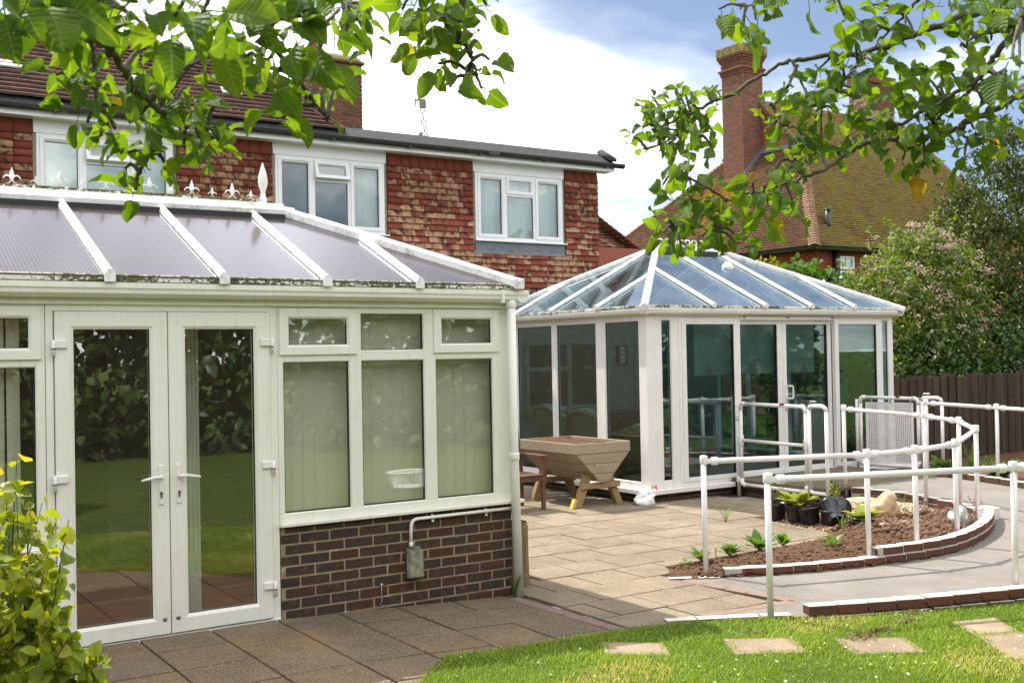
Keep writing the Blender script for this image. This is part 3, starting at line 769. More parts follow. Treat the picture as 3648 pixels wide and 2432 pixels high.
bz = np.array([gz(v) for v in bx]) + .002
g = np.random.default_rng(9)
patch = .5 + .5 * np.sin(bx * 5.1 + 1.3 * np.sin(by * 3.7)) * np.sin(by * 4.3 + bx)
hgt = (.016 + .020 * g.uniform(0, 1, nb) ** 1.5) * (.75 + .5 * patch)
ang = g.uniform(0, 2 * np.pi, nb); lean = g.uniform(.2, 1.25, nb) * hgt; wd = g.uniform(.0016, .0032, nb)
dx, dy = np.cos(ang), np.sin(ang); px_, py_ = -dy * wd, dx * wd
B = np.stack([np.stack([bx - px_, by - py_, bz], 1), np.stack([bx + px_, by + py_, bz], 1),
              np.stack([bx + dx * lean * .4 - px_ * .8, by + dy * lean * .4 - py_ * .8, bz + hgt * .62], 1), np.stack([bx + dx * lean * .4 + px_ * .8, by + dy * lean * .4 + py_ * .8, bz + hgt * .62], 1),
              np.stack([bx + dx * lean, by + dy * lean, bz + hgt], 1)], 1)
F = np.array([(0, 1, 3), (0, 3, 2), (2, 3, 4)])[None] + (np.arange(nb) * 5)[:, None, None]
big = np.sin(bx * 1.9 + 2.2 * np.sin(by * 1.3)) * np.sin(by * 2.4 + 1.1 * bx)
rr = np.clip(g.normal(.42, .20, nb) + .22 * (patch - .5) + .20 * big, 0, 1)
rr[(big > .62) & (g.uniform(0, 1, nb) > .55)] = .985
tag(np_mesh('grass', B.reshape(-1, 3), F.reshape(-1, 3), 'grass_blade', None, {'rnd': np.repeat(rr, 5)}), 'short mown green grass of the lawn', 'grass', kind='stuff')
# daisies
dv, dm = [], MB()
my = MB()
for k in range(110):
    cx, cy = random.choice([(1.9, -2.6), (3.0, -2.2), (2.3, -3.0), (.9, -2.2), (1.3, -2.9), (3.4, -2.5), (2.8, -3.2)])
    x, y = random.gauss(cx, .45), random.gauss(cy, .35)
    if y > edge(x) - .05: continue
    z = gz(x) + random.uniform(.028, .042); r = random.uniform(.006, .010); tx, ty = random.uniform(-.4, .4), random.uniform(-.4, .4)
    ring = [(x + r * (1 if i % 2 else .55) * math.cos(i * math.pi / 8), y + r * (1 if i % 2 else .55) * math.sin(i * math.pi / 8)) for i in range(16)]
    dm.add([(a, b, z + (a - x) * tx + (b - y) * ty) for a, b in ring], [tuple(range(16))])
    my.lathe((x, y, z), [(r * .32, 0), (r * .25, .002)], 6, (-tx, -ty, 1))
d_o = dm.build('daisies', 'petal_white'); tag(d_o, 'small white daisies scattered over the lawn', 'daisies', kind='stuff')
my.build('daisy_centres', 'petal_yellow', d_o)['kind'] = 'stuff'
# dried moss and clippings patches raked on the lawn
mm = []
for cx, cy, n in ((2.80, -2.50, 150), (3.05, -2.46, 60), (3.35, -2.42, 70), (2.35, -2.02, 40), (3.55, -2.30, 60)):
    mm.append(np.stack([rng.normal(cx, .06, n), rng.normal(cy, .035, n), np.full(n, gz(cx)) + rng.uniform(.012, .030, n)], 1))
mm = np.vstack(mm)
tag(scatter_leaves('dry_thatch', mm, rng.normal(size=mm.shape) * np.array([1, 1, .5]), .035, 'dry_grass', None, 'long'), 'pale brown raked moss and dead grass on the lawn', 'thatch', kind='stuff')

# terrace paving in front of the near conservatory -----------------------------
tb = MB()
xs_ = np.linspace(-7, 1.76, 40)
for a, b in zip(xs_[:-1], xs_[1:]):
    tb.add([(a, -5, gz(a) - .014), (b, -5, gz(b) - .014), (b, .02, gz(b) - .014), (a, .02, gz(a) - .014)], [(0, 1, 2, 3)])
# trimmed to the lawn edge by the lawn itself lying higher
terrace = tag(tb.build('terrace', 'joint_soil'), kind='structure')
def slab_obj(parent, quad, mat, th=.04, jit=.0025):
    """one paving slab from four plan corners, laid on the ground with slight unevenness"""
    dz = random.uniform(-jit, jit); tx = random.uniform(-.003, .003)
    vs = [V((a, b, gz(a) - th + .002)) for a, b in quad]; n = len(vs)
    tp = [V((a, b, gz(a) + .002 + dz + tx * (a - quad[0][0]))) for a, b in quad]
    mb = MB().add(vs + tp, [tuple(range(n))[::-1], tuple(range(n, 2 * n))] + [(i, (i + 1) % n, n + (i + 1) % n, n + i) for i in range(n)])
    return mb.build('slab', mat, parent, False, .003)
def clip_poly(poly, a, b, c):
    """keep the side a*x+b*y+c >= 0"""
    out = []; n = len(poly)
    for i in range(n):
        p, q = poly[i], poly[(i + 1) % n]; dp = a * p[0] + b * p[1] + c; dq = a * q[0] + b * q[1] + c
        if dp >= 0: out.append(p)
        if (dp >= 0) != (dq >= 0):
            t_ = dp / (dp - dq); out.append((p[0] + (q[0] - p[0]) * t_, p[1] + (q[1] - p[1]) * t_))
    return out
px0, pit, J = -.205, .460, .0075
ry = [-.005, -.405, -.868, -1.342, -1.80, -2.27, -2.74, -3.2]
for ci_ in range(-9, 5):
    for rj in range(len(ry) - 1):
        x0 = px0 + ci_ * pit; x1 = min(x0 + pit, 1.648)
        if x1 - x0 < .05: continue
        y1, y0 = ry[rj], ry[rj + 1]
        if rj == 0: y1 = -.02
        sk = .012 * math.sin(ci_ * 1.7 + rj)
        q = [(x0 + J, y0 + J + sk), (x1 - J, y0 + J + sk * .5), (x1 - J, y1 - J + sk * .5), (x0 + J, y1 - J + sk)]
        # cut by the lawn edge
        for (ax_, ay_), (bx_, by_) in zip(EDGE[2:9], EDGE[3:10]):
            if min(bx_, x1) - max(ax_, x0) > .10:
                nx_, ny_ = -(by_ - ay_), (bx_ - ax_); q = clip_poly(q, nx_, ny_, -(nx_ * ax_ + ny_ * ay_) - .0)
                if not q: break
        if q and len(q) >= 3:
            A = abs(sum(q[i][0] * q[(i + 1) % len(q)][1] - q[(i + 1) % len(q)][0] * q[i][1] for i in range(len(q)))) / 2
            if A > .006: slab_obj(terrace, q, 'slab_worn')

# patio: slabs in broken rows ---------------------------------------------------
pb = MB().add([(1.70, -1.55, -.016), (10.6, -1.55, -.016), (10.6, 8.6, -.016), (1.70, 8.6, -.016)], [(0, 1, 2, 3)])
patio = tag(pb.build('patio', 'joint_soil'), kind='structure')
C1 = (-9, 1.80, -.02, 3.05); C2 = (5.98, 10.7, 3.35, 7.1)
row = 0; y = -1.50
while y < 8.4:
    off = (.0, .24, .10, .33)[row % 4] + .03 * math.sin(row * 2.1)
    x = 1.80 - off
    while x < 10.4:
        w_ = .452 if (row * 7 + int(x * 3)) % 5 else .60
        q = [(max(x, 1.80) + J, y + J), (x + w_ - J, y + J), (x + w_ - J, y + .452 - J), (max(x, 1.80) + J, y + .452 - J)]
        cx, cy = (q[0][0] + q[1][0]) / 2, y + .226
        x += w_
        if q[1][0] - q[0][0] < .06: continue
        if C2[0] - .2 < cx < C2[1] + .2 and C2[2] - .1 < cy < C2[3]: continue
        if inpoly(cx, cy, RAMP_POLY) or (LAND[0] < cx < LAND[1] and LAND[2] - .1 < cy < LAND[3]): continue
        if cx > 7.3 and cy < 3.3: continue
        if any(inpoly(a_, b_, BED) for a_, b_ in q + [(cx, cy)]):
            best = min(zip(BED[:6], BED[1:7]), key=lambda sg: (lambda ax_, ay_, bx_, by_: (lambda k: math.hypot(cx - ax_ - k * (bx_ - ax_), cy - ay_ - k * (by_ - ay_)))(max(0, min(1, ((cx - ax_) * (bx_ - ax_) + (cy - ay_) * (by_ - ay_)) / ((bx_ - ax_) ** 2 + (by_ - ay_) ** 2)))))(*sg[0], *sg[1]))
            (ax_, ay_), (bx_, by_) = best; q = clip_poly(q, -(by_ - ay_), bx_ - ax_, (by_ - ay_) * ax_ - (bx_ - ax_) * ay_)
            if not q or len(q) < 3: continue
            A = abs(sum(q[i][0] * q[(i + 1) % len(q)][1] - q[(i + 1) % len(q)][0] * q[i][1] for i in range(len(q)))) / 2
            if A < .008: continue
            slab_obj(patio, q, 'slab_buff'); continue
        if cy > 4.4 and (cx < 1.8 or cx > 5.9): continue
        # trim to the brick strip, the concrete and the soil bed
        if cy < -.3:
            q = clip_poly(q, -1, 0, 3.12)
            if cy < -1.2: q = clip_poly(q, 0, 1, 1.395) if cx > 2.45 else clip_poly(q, .35, 1, 1.45 - .35 * 2.1)
        if not q or len(q) < 3: continue
        slab_obj(patio, q, 'slab_buff')
    y += .452; row += 1
# single line of dark bricks between terrace and patio, and the red edging of the ramp foot
for k in range(6):
    ya = -.13 - k * .222
    inst('edging_brick', brick('brick_path_dark'), terrace, (1.665 + .008 * k + .05, ya - .1, gz(1.7) - .060), math.pi / 2 + .03)
redp = [((3.14, -.42), (3.29, -1.50)), ((3.29, -1.50), (2.42, -1.43))]
for (a, b) in redp:
    a, b = V((*a, 0)), V((*b, 0)); L_ = (b - a).length; n_ = int(L_ / .222); d_ = (b - a) / L_
    for k in range(n_ + 1):
        s_ = min(k * .222 + .11, L_ - .09); p_ = a + d_ * s_
        inst('edging_brick', brick('brick_path_red'), patio, (p_.x - d_.y * -.05, p_.y - d_.x * .05, -.0605 + .001 * (k % 2)), math.atan2(d_.y, d_.x))
# pale kerb stones that end the patio beside the lawn
kp = [(2.08, -1.42), (2.30, -1.515), (2.5, -1.61), (2.70, -1.71), (2.92, -1.83)]
for a, b in zip(kp[:-1], kp[1:]):
    d_ = V((b[0] - a[0], b[1] - a[1], 0)); m_ = V(((a[0] + b[0]) / 2, (a[1] + b[1]) / 2, -.052))
    inst('kerb_stone', brick('brick_kerb'), patio, m_, math.atan2(d_.y, d_.x), (1, .85, 1))
for k in range(2):
    inst('kerb_stone', brick('brick_kerb'), patio, (3.14 + k * .2, -.40 - .12 * k, -.052), -.5, (.9, .7, 1))

# ramp -------------------------------------------------------------------------
rv, rf = [], []
NW = 10
for a, b in zip(ci, co):
    for k in range(NW + 1): rv.append(a + (b - a) * k / NW)
for i in range(NR):
    for k in range(NW): q = i * (NW + 1) + k; rf.append((q, q + 1, q + NW + 2, q + NW + 1))
ramp = tag(np_mesh('ramp', np.array(rv), np.array(rf), 'brushed_concrete', None, None, True, True), kind='structure')
MB().add([(3.17, -.38, .0026), (3.40, -.46, .0026), (3.40, -1.46, .0026), (3.28, -1.46, .0026), (2.44, -1.46, .0026), (3.40, -2.04, .0026), (2.98, -1.87, .0026), (2.70, -1.72, .0026), (2.44, -1.59, .0026)], [(0, 1, 2, 3), (4, 3, 2, 5, 6, 7, 8)]).build('ramp_apron', 'brushed_concrete', ramp)
def run_bricks(parent, line, z_of, s0, s1, mat, side, width=.1025, ch=.075, tilt=True, name='brick', phase=0.0, hscale=1.0):
    """one course of bricks along a polyline; side=+1 puts them left of the direction of travel"""
    P = np.asarray(line); seg = np.r_[0, np.cumsum(np.linalg.norm(np.diff(P[:, :2], axis=0), axis=1))]
    s = s0 + phase
    while s + .15 < s1:
        l_ = min(.215, s1 - s)
        xm, ym, zm = (np.interp(s + l_ / 2, seg, P[:, i]) for i in range(3))
        xa, ya = (np.interp(s, seg, P[:, i]) for i in range(2)); xb, yb = (np.interp(s + l_, seg, P[:, i]) for i in range(2))
        a = math.atan2(yb - ya, xb - xa)
        lx_, ly_ = -math.sin(a), math.cos(a)
        o_ = (0.0 if side > 0 else -width)
        inst(name, brick(mat), parent, (xm + lx_ * o_, ym + ly_ * o_, z_of(s + l_ / 2, zm)), a, (l_ / .215, width / .1025, hscale), rot=(random.uniform(-.012, .012), random.uniform(-.008, .008), a))
        s += .225
    return seg[-1]
seg_i = np.r_[0, np.cumsum(np.linalg.norm(np.diff(ci[:, :2], axis=0), axis=1))]
def s_at_x(P, seg, x, lo=0):
    for i in range(lo, len(P) - 1):
        if (P[i][0] - x) * (P[i + 1][0] - x) <= 0: return seg[i]
    return seg[-1]
sA = .30; sB = s_at_x(ci, seg_i, 4.84); iturn = next(i for i in range(NR) if ci[i][0] > 7.33); sT = seg_i[iturn]; sE = seg_i[-1]
kerb_in = thing('ramp_inner_wall', (5.6, -1.05, 0), 'curved low brick wall with white top round the soil bed', 'wall')
run_bricks(kerb_in, ci, lambda s, z: z + .004, sA, sT + .05, 'brick_kerb', 1)
run_bricks(kerb_in, ci, lambda s, z: z + .079, sB, sT + .05, 'brick_kerb', 1, phase=.06)
run_bricks(kerb_in, ci, lambda s, z: z - .071, sA, sT + .05, 'brick_kerb_green', 1, phase=.11)
# mortar core of the kerb
core = MB()
for i in range(2, iturn):
    a, b = V(ci[i]), V(ci[i + 1]); na = V((-(b - a).y, (b - a).x, 0)).normalized()
    top = .062 if seg_i[i] < sB else .138
    core.add([a + na * .006 + V((0, 0, -.2)), b + na * .006 + V((0, 0, -.2)), b + na * .097 + V((0, 0, -.2)), a + na * .097 + V((0, 0, -.2)), a + na * .006 + V((0, 0, top)), b + na * .006 + V((0, 0, top)), b + na * .097 + V((0, 0, top)), a + na * .097 + V((0, 0, top))],
             [(0, 1, 5, 4), (2, 3, 7, 6), (4, 5, 6, 7)])
core.build('mortar_core', 'mortar_pale', kerb_in)
# upper retaining part: the wall carries the ramp edge
for c in range(4):
    run_bricks(kerb_in, ci, lambda s, z, c=c: z - .068 - .075 * c, sT + .05, sE, 'brick_red' if c else 'brick_kerb', 1, phase=(.0 if c % 2 else .1125))
cm = MB()
for i in range(iturn, NR):
    a, b = V(ci[i]), V(ci[i + 1]); na = V((-(b - a).y, (b - a).x, 0)).normalized()
    cm.add([a + na * .097 + V((0, 0, -.4)), b + na * .097 + V((0, 0, -.4)), b + na * .097 + V((0, 0, -.006)), a + na * .097 + V((0, 0, -.006)), a + V((0, 0, -.006)), b + V((0, 0, -.006))], [(0, 1, 2, 3), (3, 2, 5, 4)])
cm.build('mortar_core', 'mortar_pale', kerb_in)
p_ = ci[iturn]; MB().box(p_[0] - .06, p_[0] + .10, p_[1] - .02, p_[1] + .14, .03, .215).build('end_block', 'white_metal', kerb_in, False, .01)['label'] = 'white painted block where the low kerb meets the high wall'
kerb_out = thing('ramp_outer_kerb', (4.2, -2.4, 0), 'low red brick kerb with worn white top between ramp and lawn', 'kerb')
co = np.vstack([[(2.97, -1.855, .003)], [(3.2, -1.95, .003)], co])
seg_o = np.r_[0, np.cumsum(np.linalg.norm(np.diff(co[:, :2], axis=0), axis=1))]
s0_ = 0.0
run_bricks(kerb_out, co, lambda s, z: z + .022, s0_, seg_o[-1] - 3.2, 'brick_kerb', -1, hscale=1.05)
run_bricks(kerb_out, co, lambda s, z: z - .055, s0_, seg_o[-1] - 3.2, 'brick_kerb', -1, phase=.05)
kerb_up = thing('ramp_upper_kerb', (9.5, .9, .16), 'weathered brick kerb between upper ramp and planting by the fence', 'kerb')
run_bricks(kerb_up, co, lambda s, z: z + .0, seg_o[-1] - 3.1, seg_o[-1], 'brick_kerb_green', -1, hscale=1.2)
run_bricks(kerb_up, co, lambda s, z: z - .075, seg_o[-1] - 3.1, seg_o[-1], 'brick_kerb_green', -1, phase=.1)

# landing of dark slabs in front of the far doors -------------------------------
landing = tag(MB().box(7.44, LAND[1], LAND[2] + .05, LAND[3] + .01, -.05, .160).build('landing', 'mortar'), kind='structure')
lw = Wall((7.43, 0, 0), (0, 1, 0), (-1, 0, 0)); brick_wall(landing, lw, 1.76, 3.30, -.06, 3, 'brick_dark')
lw2 = Wall((0, 1.76, 0), (1, 0, 0), (0, -1, 0)); brick_wall(landing, lw2, 7.43, 7.95, -.06, 3, 'brick_dark')
for i in range(5):
    for j in range(4):
        x0, y0 = LAND[0] + i * .452, LAND[2] + j * .40
        MB().box(x0 + .004, x0 + .448, y0 + .004, y0 + .396, .165, .209 + random.uniform(-.002, .002)).build('slab', 'slab_worn', landing, False, .004)

# soil bed ------------------------------------------------------------------------
sx_ = np.arange(3.0, 8.12, .035); sy_ = np.arange(-1.2, 1.86, .035)
def soil_z(x, y):
    h = .012 + .03 * max(0, min(1, (x - 3.3) / 1.2))
    h += .035 * math.exp(-((x - 5.0) ** 2 / .7 + (y + .35) ** 2 / .12)) + .05 * math.exp(-((x - 6.1) ** 2 / .25 + (y - .1) ** 2 / .1))
    h -= .0
    h += .12 * math.exp(-((x - 7.25) ** 2 / .30 + (y - 1.15) ** 2 / .12))
    dmin = 9.0
    for (ax_, ay_), (bx_, by_) in zip(BED[:6], BED[1:7]):
        vx, vy = bx_ - ax_, by_ - ay_; q = max(0, min(1, ((x - ax_) * vx + (y - ay_) * vy) / (vx * vx + vy * vy))); dmin = min(dmin, math.hypot(x - ax_ - q * vx, y - ay_ - q * vy))
    return h * min(1, dmin / .30) - .012 * max(0, 1 - dmin / .12)
nzr = rng.normal(size=(len(sx_), len(sy_))) * .010
sm_ = nzr.copy()
for _ in range(2): sm_ = (sm_ + np.roll(sm_, 1, 0) + np.roll(sm_, 1, 1) + np.roll(sm_, -1, 0) + np.roll(sm_, -1, 1)) / 4.2
Sv = [(x, y, soil_z(x, y) + nzr[i, j] * .6 + sm_[i, j]) for i, x in enumerate(sx_) for j, y in enumerate(sy_)]
ins = {(i, j) for i, x in enumerate(sx_) for j, y in enumerate(sy_) if inpoly(x, y, BED)}
Sf = []
for i in range(len(sx_) - 1):
    for j in range(len(sy_) - 1):
        if (i, j) in ins or (i + 1, j + 1) in ins or (i + 1, j) in ins or (i, j + 1) in ins:
            a = i * len(sy_) + j; Sf.append((a, a + len(sy_), a + len(sy_) + 1, a + 1))
tag(np_mesh('soil_bed', np.array(Sv), np.array(Sf), 'soil', None, None, True, True), kind='structure')
def lumps(n, poly_or_fn, size, seed, flat=.7):
    """random irregular stones: octahedra pushed about"""
    g = np.random.default_rng(seed)
    base = np.array([(1, 0, 0), (-1, 0, 0), (0, 1, 0), (0, -1, 0), (0, 0, 1), (0, 0, -1)], float)
    tr = np.array([(0, 2, 4), (2, 1, 4), (1, 3, 4), (3, 0, 4), (2, 0, 5), (1, 2, 5), (3, 1, 5), (0, 3, 5)])
    VV, FF, RR = [], [], []; k = 0
    while k < n:
        x, y, s = poly_or_fn(g)
        if x is None: continue
        v = base * (1 + .35 * g.uniform(-1, 1, (6, 1))) * s * np.array([1, g.uniform(.6, 1), flat]); a = g.uniform(0, 6.28); c_, s_ = math.cos(a), math.sin(a)
        v = v @ np.array([[c_, s_, 0], [-s_, c_, 0], [0, 0, 1]])
        VV.append(v + np.array([x, y, soil_z(x, y) + s * .3])); FF.append(tr + 6 * k); RR.append(np.full(6, g.uniform())); k += 1
    return np.vstack(VV), np.vstack(FF), np.concatenate(RR)
def in_bed(g):
    x, y = g.uniform(3.2, 7.6), g.uniform(-1.0, .5)
    if not inpoly(x, y, BED): return None, 0, 0
    return x, y, g.uniform(.005, .02) * (1.9 if x > 5.9 else 1) * (2 if g.uniform() > .95 else 1)
a, b, c_ = lumps(2600, in_bed, 1, 21)
tag(np_mesh('soil_clods', a, b, 'clod', None, {'rnd': c_}, True), 'crumbly brown soil lumps over the bed', 'soil', kind='stuff')
def in_grav(g):
    x, y = g.normal(7.2, .45), g.normal(1.15, .30)
    if not inpoly(x, y, BED): return None, 0, 0
    return x, y, g.uniform(.007, .016)
a, b, c_ = lumps(6500, in_grav, 1, 22)
tag(np_mesh('gravel', a, b, 'pebble', None, {'rnd': c_}), 'heap of pale golden gravel at the back of the bed', 'gravel', kind='stuff')
def in_grav2(g):
    x, y = g.uniform(5.85, 6.25), g.uniform(.5, 1.3)
    return x, y, g.uniform(.005, .010)
a, b, c_ = lumps(900, in_grav2, 1, 23)
tag(np_mesh('pebbles', a, b, 'pebble', None, {'rnd': c_}), 'loose pebbles on the soil round the black pots', 'pebbles', kind='stuff')

# ================================================================== near conservatory
c1 = thing('conservatory', (0, 1.5, 0), 'near white conservatory with bronze polycarbonate roof and dark brick plinth', 'conservatory')
F1 = Wall((0, 0, 0), (1, 0, 0), (0, -1, 0))
XR, XL, YB = 1.745, -7.0, 3.02          # right corner, left end (out of view), back wall
# plinth: bricks on a mortar core
for (a, b) in ((-.155, XR), (XL, -1.665)):
    pl = MB(); F1.box(pl, a, b, -.08, .715, -.10, -.0035)
    core_ = pl.build('plinth', 'mortar', c1)
    brick_wall(core_, F1, a, b, -.012, 10, 'brick_dark', first=.08, out=.0, top=.712)
R1 = Wall((XR, 0, 0), (0, 1, 0), (1, 0, 0))
pl = MB(); R1.box(pl, .10, YB, -.08, .715, -.10, -.0035); core_ = pl.build('plinth', 'mortar', c1)
brick_wall(core_, R1, .105, YB, -.012, 10, 'brick_dark', out=.0, top=.712)
# sills
s_ = MB(); F1.box(s_, -.165, XR + .10, .716, .742, -.02, .045); F1.box(s_, XL, -1.655, .716, .742, -.02, .045); R1.box(s_, -.045, YB, .715, .741, -.02, .045)
s_.build('sill', 'upvc', c1, False, .004)
# outer frames: posts, head, mullions, transoms
HZ = 2.245
fr = MB()
F1.box(fr, -.160, XR - .002, .742, .802, -.062, .0)       # bottom rail of the window bay
F1.box(fr, -.160, XR - .002, 2.195, HZ, -.062, .0)
for u0, u1 in ((-.160, -.118), (.383, .478), (.992, 1.092), (1.595, XR - .002)): F1.box(fr, u0, u1, .802, 2.195, -.062, -.001)
for u0, u1 in ((-.118, .383), (.478, .992), (1.092, 1.595)): F1.box(fr, u0, u1, 1.853, 1.925, -.062, -.002)
fr.build('window_frame', 'upvc', c1, False, .003)
# left bay, partly in view
fl_ = MB(); F1.box(fl_, XL, -1.660, .742, .802, -.062, .0); F1.box(fl_, XL, -1.660, 2.195, HZ, -.062, .0)
for k in range(7):
    u = -1.712 - k * .60
    F1.box(fl_, u, u + .052, .802, 2.195, -.062, -.001)
    F1.box(fl_, u - .548, u, 1.853, 1.925, -.062, -.002)
fl_.build('window_frame', 'upvc', c1, False, .003)
bd = MB()
def glazed(wall, u0, u1, z0, z1, parent, mat, beadmat, out=-.018):
    """a pane with its black gasket line and sloping bead"""
    f = MB(); wall.frame(f, u0, u1, z0, z1, [(-.012, -.05), (-.012, -.0005), (0, -.012), (.0, -.05)]); f.build('glazing_bead', beadmat, parent)
    g_ = MB(); wall.frame(g_, u0 - .001, u1 + .001, z0 - .001, z1 + .001, [(0, -.04), (0, out + .003), (.006, out + .003), (.006, -.04)]); g_.build('gasket', 'gasket', parent)
    p = MB(); wall.box(p, u0, u1, z0, z1, out - .024, out); return p.build('pane', mat, parent)
for u0, u1 in ((-.114, .379), (.482, .988), (1.096, 1.591)): glazed(F1, u0, u1, .806, 1.849, c1, 'glass_near', 'upvc')
glazed(F1, .482, .988, 1.929, 2.191, c1, 'glass_near', 'upvc')
for k in range(7):
    u = -1.712 - k * .60
    glazed(F1, u - .544, u - .004, .806, 1.849, c1, 'glass_near', 'upvc')
def vent(u0, u1, z0, z1, wall=F1, parent=c1, mat='glass_near', open_=0.0, pm='upvc'):
    v = MB(); wall.frame(v, u0, u1, z0, z1, sash_prof(.072, -.03, .016)); sash = v.build('opening_sash', pm, parent, False)
    g_ = MB(); wall.frame(g_, u0 + .071, u1 - .071, z0 + .071, z1 - .071, [(0, -.02), (0, -.002), (.005, -.002), (.005, -.02)]); g_.build('gasket', 'gasket', sash)
    p = MB(); wall.box(p, u0 + .070, u1 - .070, z0 + .070, z1 - .070, -.028, -.004); p.build('pane', mat, sash); return sash
vent(-.147, .436, 1.900, 2.226); vent(1.072, 1.652, 1.900, 2.228)
for k in range(4): vent(-1.682 - k * .60 - .585, -1.682 - k * .60, 1.897, 2.224)
# doors
df_ = MB(); F1.box(df_, -1.657, -1.612, .095, HZ, -.07, .004); F1.box(df_, -.216, -.163, .095, HZ, -.07, .004); F1.box(df_, -1.612, -.216, 2.198, HZ, -.07, .004); F1.box(df_, -1.657, -.163, .060, .098, -.10, .012)
df_.build('door_frame', 'upvc', c1, False, .003)
MB().box(-1.66, -.16, -.03, .02, .03, .062).build('threshold', 'gasket', c1)
def door(u0, u1, hinge_left, label):
    d = MB(); F1.frame(d, u0, u1, .106, 2.195, sash_prof(.112, -.045, .022, .020)); o = d.build('door', 'upvc', c1); o['label'] = label
    g_ = MB(); F1.frame(g_, u0 + .111, u1 - .111, .217, 2.084, [(0, -.02), (0, .004), (.004, .004), (.004, -.02)]); g_.build('gasket', 'gasket', o)
    p = MB(); F1.box(p, u0 + .110, u1 - .110, .216, 2.085, -.024, .002); p.build('pane', 'glass_near', o)
    hu = u1 - .055 if hinge_left else u0 + .055; sg = -1 if hinge_left else 1
    h = MB(); F1.box(h, hu - .017, hu + .017, .945, 1.205, .022, .032); hp = h.build('handle_plate', 'upvc_bright', o, False, .006)
    lv = MB().tube([F1.p(hu, 1.125, .03), F1.p(hu, 1.125, .062), F1.p(hu + sg * .045, 1.128, .066), F1.p(hu + sg * .10, 1.118, .064), F1.p(hu + sg * .132, 1.112, .060)], [.012, .012, .011, .0095, .008], 8)
    lv.build('lever_handle', 'upvc_bright', o, True)
    k_ = MB().lathe(F1.p(hu, 1.022, .031), [(.010, 0), (.010, .006)], 12, F1.n); F1.box(k_, hu - .006, hu + .006, .990, 1.02, .031, .037); k_.build('keyhole', 'brass', o)
    bu = u1 - .040 if hinge_left else u0 + .040
    MB().lathe(F1.p(bu, .205, .02), [(.016, 0), (.016, .004), (.010, .006)], 12, F1.n).build('bolt', 'galvanised', o, True)
    MB().lathe(F1.p(bu, .200, .0262), [(.007, 0), (.006, .002)], 8, F1.n).build('bolt_rust', 'rust', o)
    for z in (1.99, 1.155, .33):
        e = u0 if hinge_left else u1; s2 = 1 if hinge_left else -1
        hb = MB(); F1.box(hb, min(e, e + s2 * .072), max(e, e + s2 * .072), z - .026, z + .026, .020, .040); ho = hb.build('hinge', 'upvc_bright', o, False, .006)
        MB().tube([F1.p(e - s2 * .010, z - .072, .034), F1.p(e - s2 * .010, z + .028, .034)], .013, 8).build('hinge_pin', 'upvc_bright', ho, True)
        MB().tube([F1.p(e - s2 * .010, z - .034, .034), F1.p(e - s2 * .010, z - .026, .034)], .0138, 8).build('hinge_ring', 'gasket', ho, True)
door(-1.607, -.917, True, 'tall glazed door leaf hinged beside the shrub')
door(-.911, -.220, False, 'tall glazed door leaf hinged beside the brick plinth')
# right side wall: frame, panes
sr = MB(); R1.box(sr, .064, YB, .742, .802, -.062, .0); R1.box(sr, .064, YB, 2.195, HZ, -.062, .0)
for u in (.064, .70, 1.40, 2.10, 2.95): R1.box(sr, u, u + .07, .802, 2.195, -.062, -.001)
for u in (.134, .77, 1.47, 2.17): R1.box(sr, u, u + (.566 if u < .5 else .63 if u < 2 else .78), 1.853, 1.925, -.062, -.002)
sr.build('side_frame', 'upvc', c1, False, .003)
for u0, u1 in ((.138, .696), (.774, 1.396), (1.474, 2.096), (2.174, 2.946)):
    for z0, z1 in ((.806, 1.849), (1.929, 2.191)):
        p = MB(); R1.box(p, u0, u1, z0, z1, -.042, -.018); p.build('pane', 'glass_near', c1)
# back wall of the room and its floor: wall coloured dark to make the room dim, dark panel as doorway
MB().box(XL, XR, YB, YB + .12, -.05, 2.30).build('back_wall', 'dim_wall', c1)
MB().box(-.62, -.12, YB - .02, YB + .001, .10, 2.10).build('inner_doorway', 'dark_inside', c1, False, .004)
MB().box(XL + .1, XR - .02, .02, YB, .02, .062).build('floor', 'floor_tile', c1)
mat_ = thing('door_mat', (-.9, .55, .06), 'dark ribbed mat on the tiled floor inside the glazed doors', 'mat')
MB().box(-1.75, -.42, .12, .62, .0625, .074).build('mat_pad', 'door_mat', mat_)
# eaves: fascia, gutter, weathered trim
e_ = MB(); e_.box(XL, XR + .03, -.028, .03, HZ - .005, 2.335); e_.box(XR - .03, XR + .028, .0305, YB, HZ - .005, 2.333)
e_.build('fascia', 'upvc', c1, False, .003)
gp = [(-.010, .0), (.02, -.012), (.055, -.012), (.085, .012), (.088, .034), (.096, .046), (.096, .078), (.088, .080), (.088, .07), (.012, .07), (.012, .085), (-.01, .085)]
g_ = MB().prof((XL, -.03, 2.292), (XR + .112, -.03, 2.296), [(a, b) for a, b in gp]); gut = g_.build('gutter', 'upvc', c1)
g_ = MB().prof((XR + .03, -.12, 2.294), (XR + .03, YB, 2.294), [(a, b) for a, b in gp]); g_.build('gutter', 'upvc', c1)
MB().box(XR - .135, XR - .105, -.131, -.02, 2.276, 2.379).build('gutter_clip', 'upvc', gut, False, .003)
tr_ = MB(); tr_.box(XL, XR - .03, -.120, -.075, 2.380, 2.425); tr_.box(XR - .035, XR + .006, -.07, YB, 2.380, 2.425); tr_.build('eaves_trim', 'upvc_mossy', c1, False, .003)
MB().box(XL, XR + .004, -.105, .05, 2.335, 2.381).build('eaves_beam', 'upvc', c1)
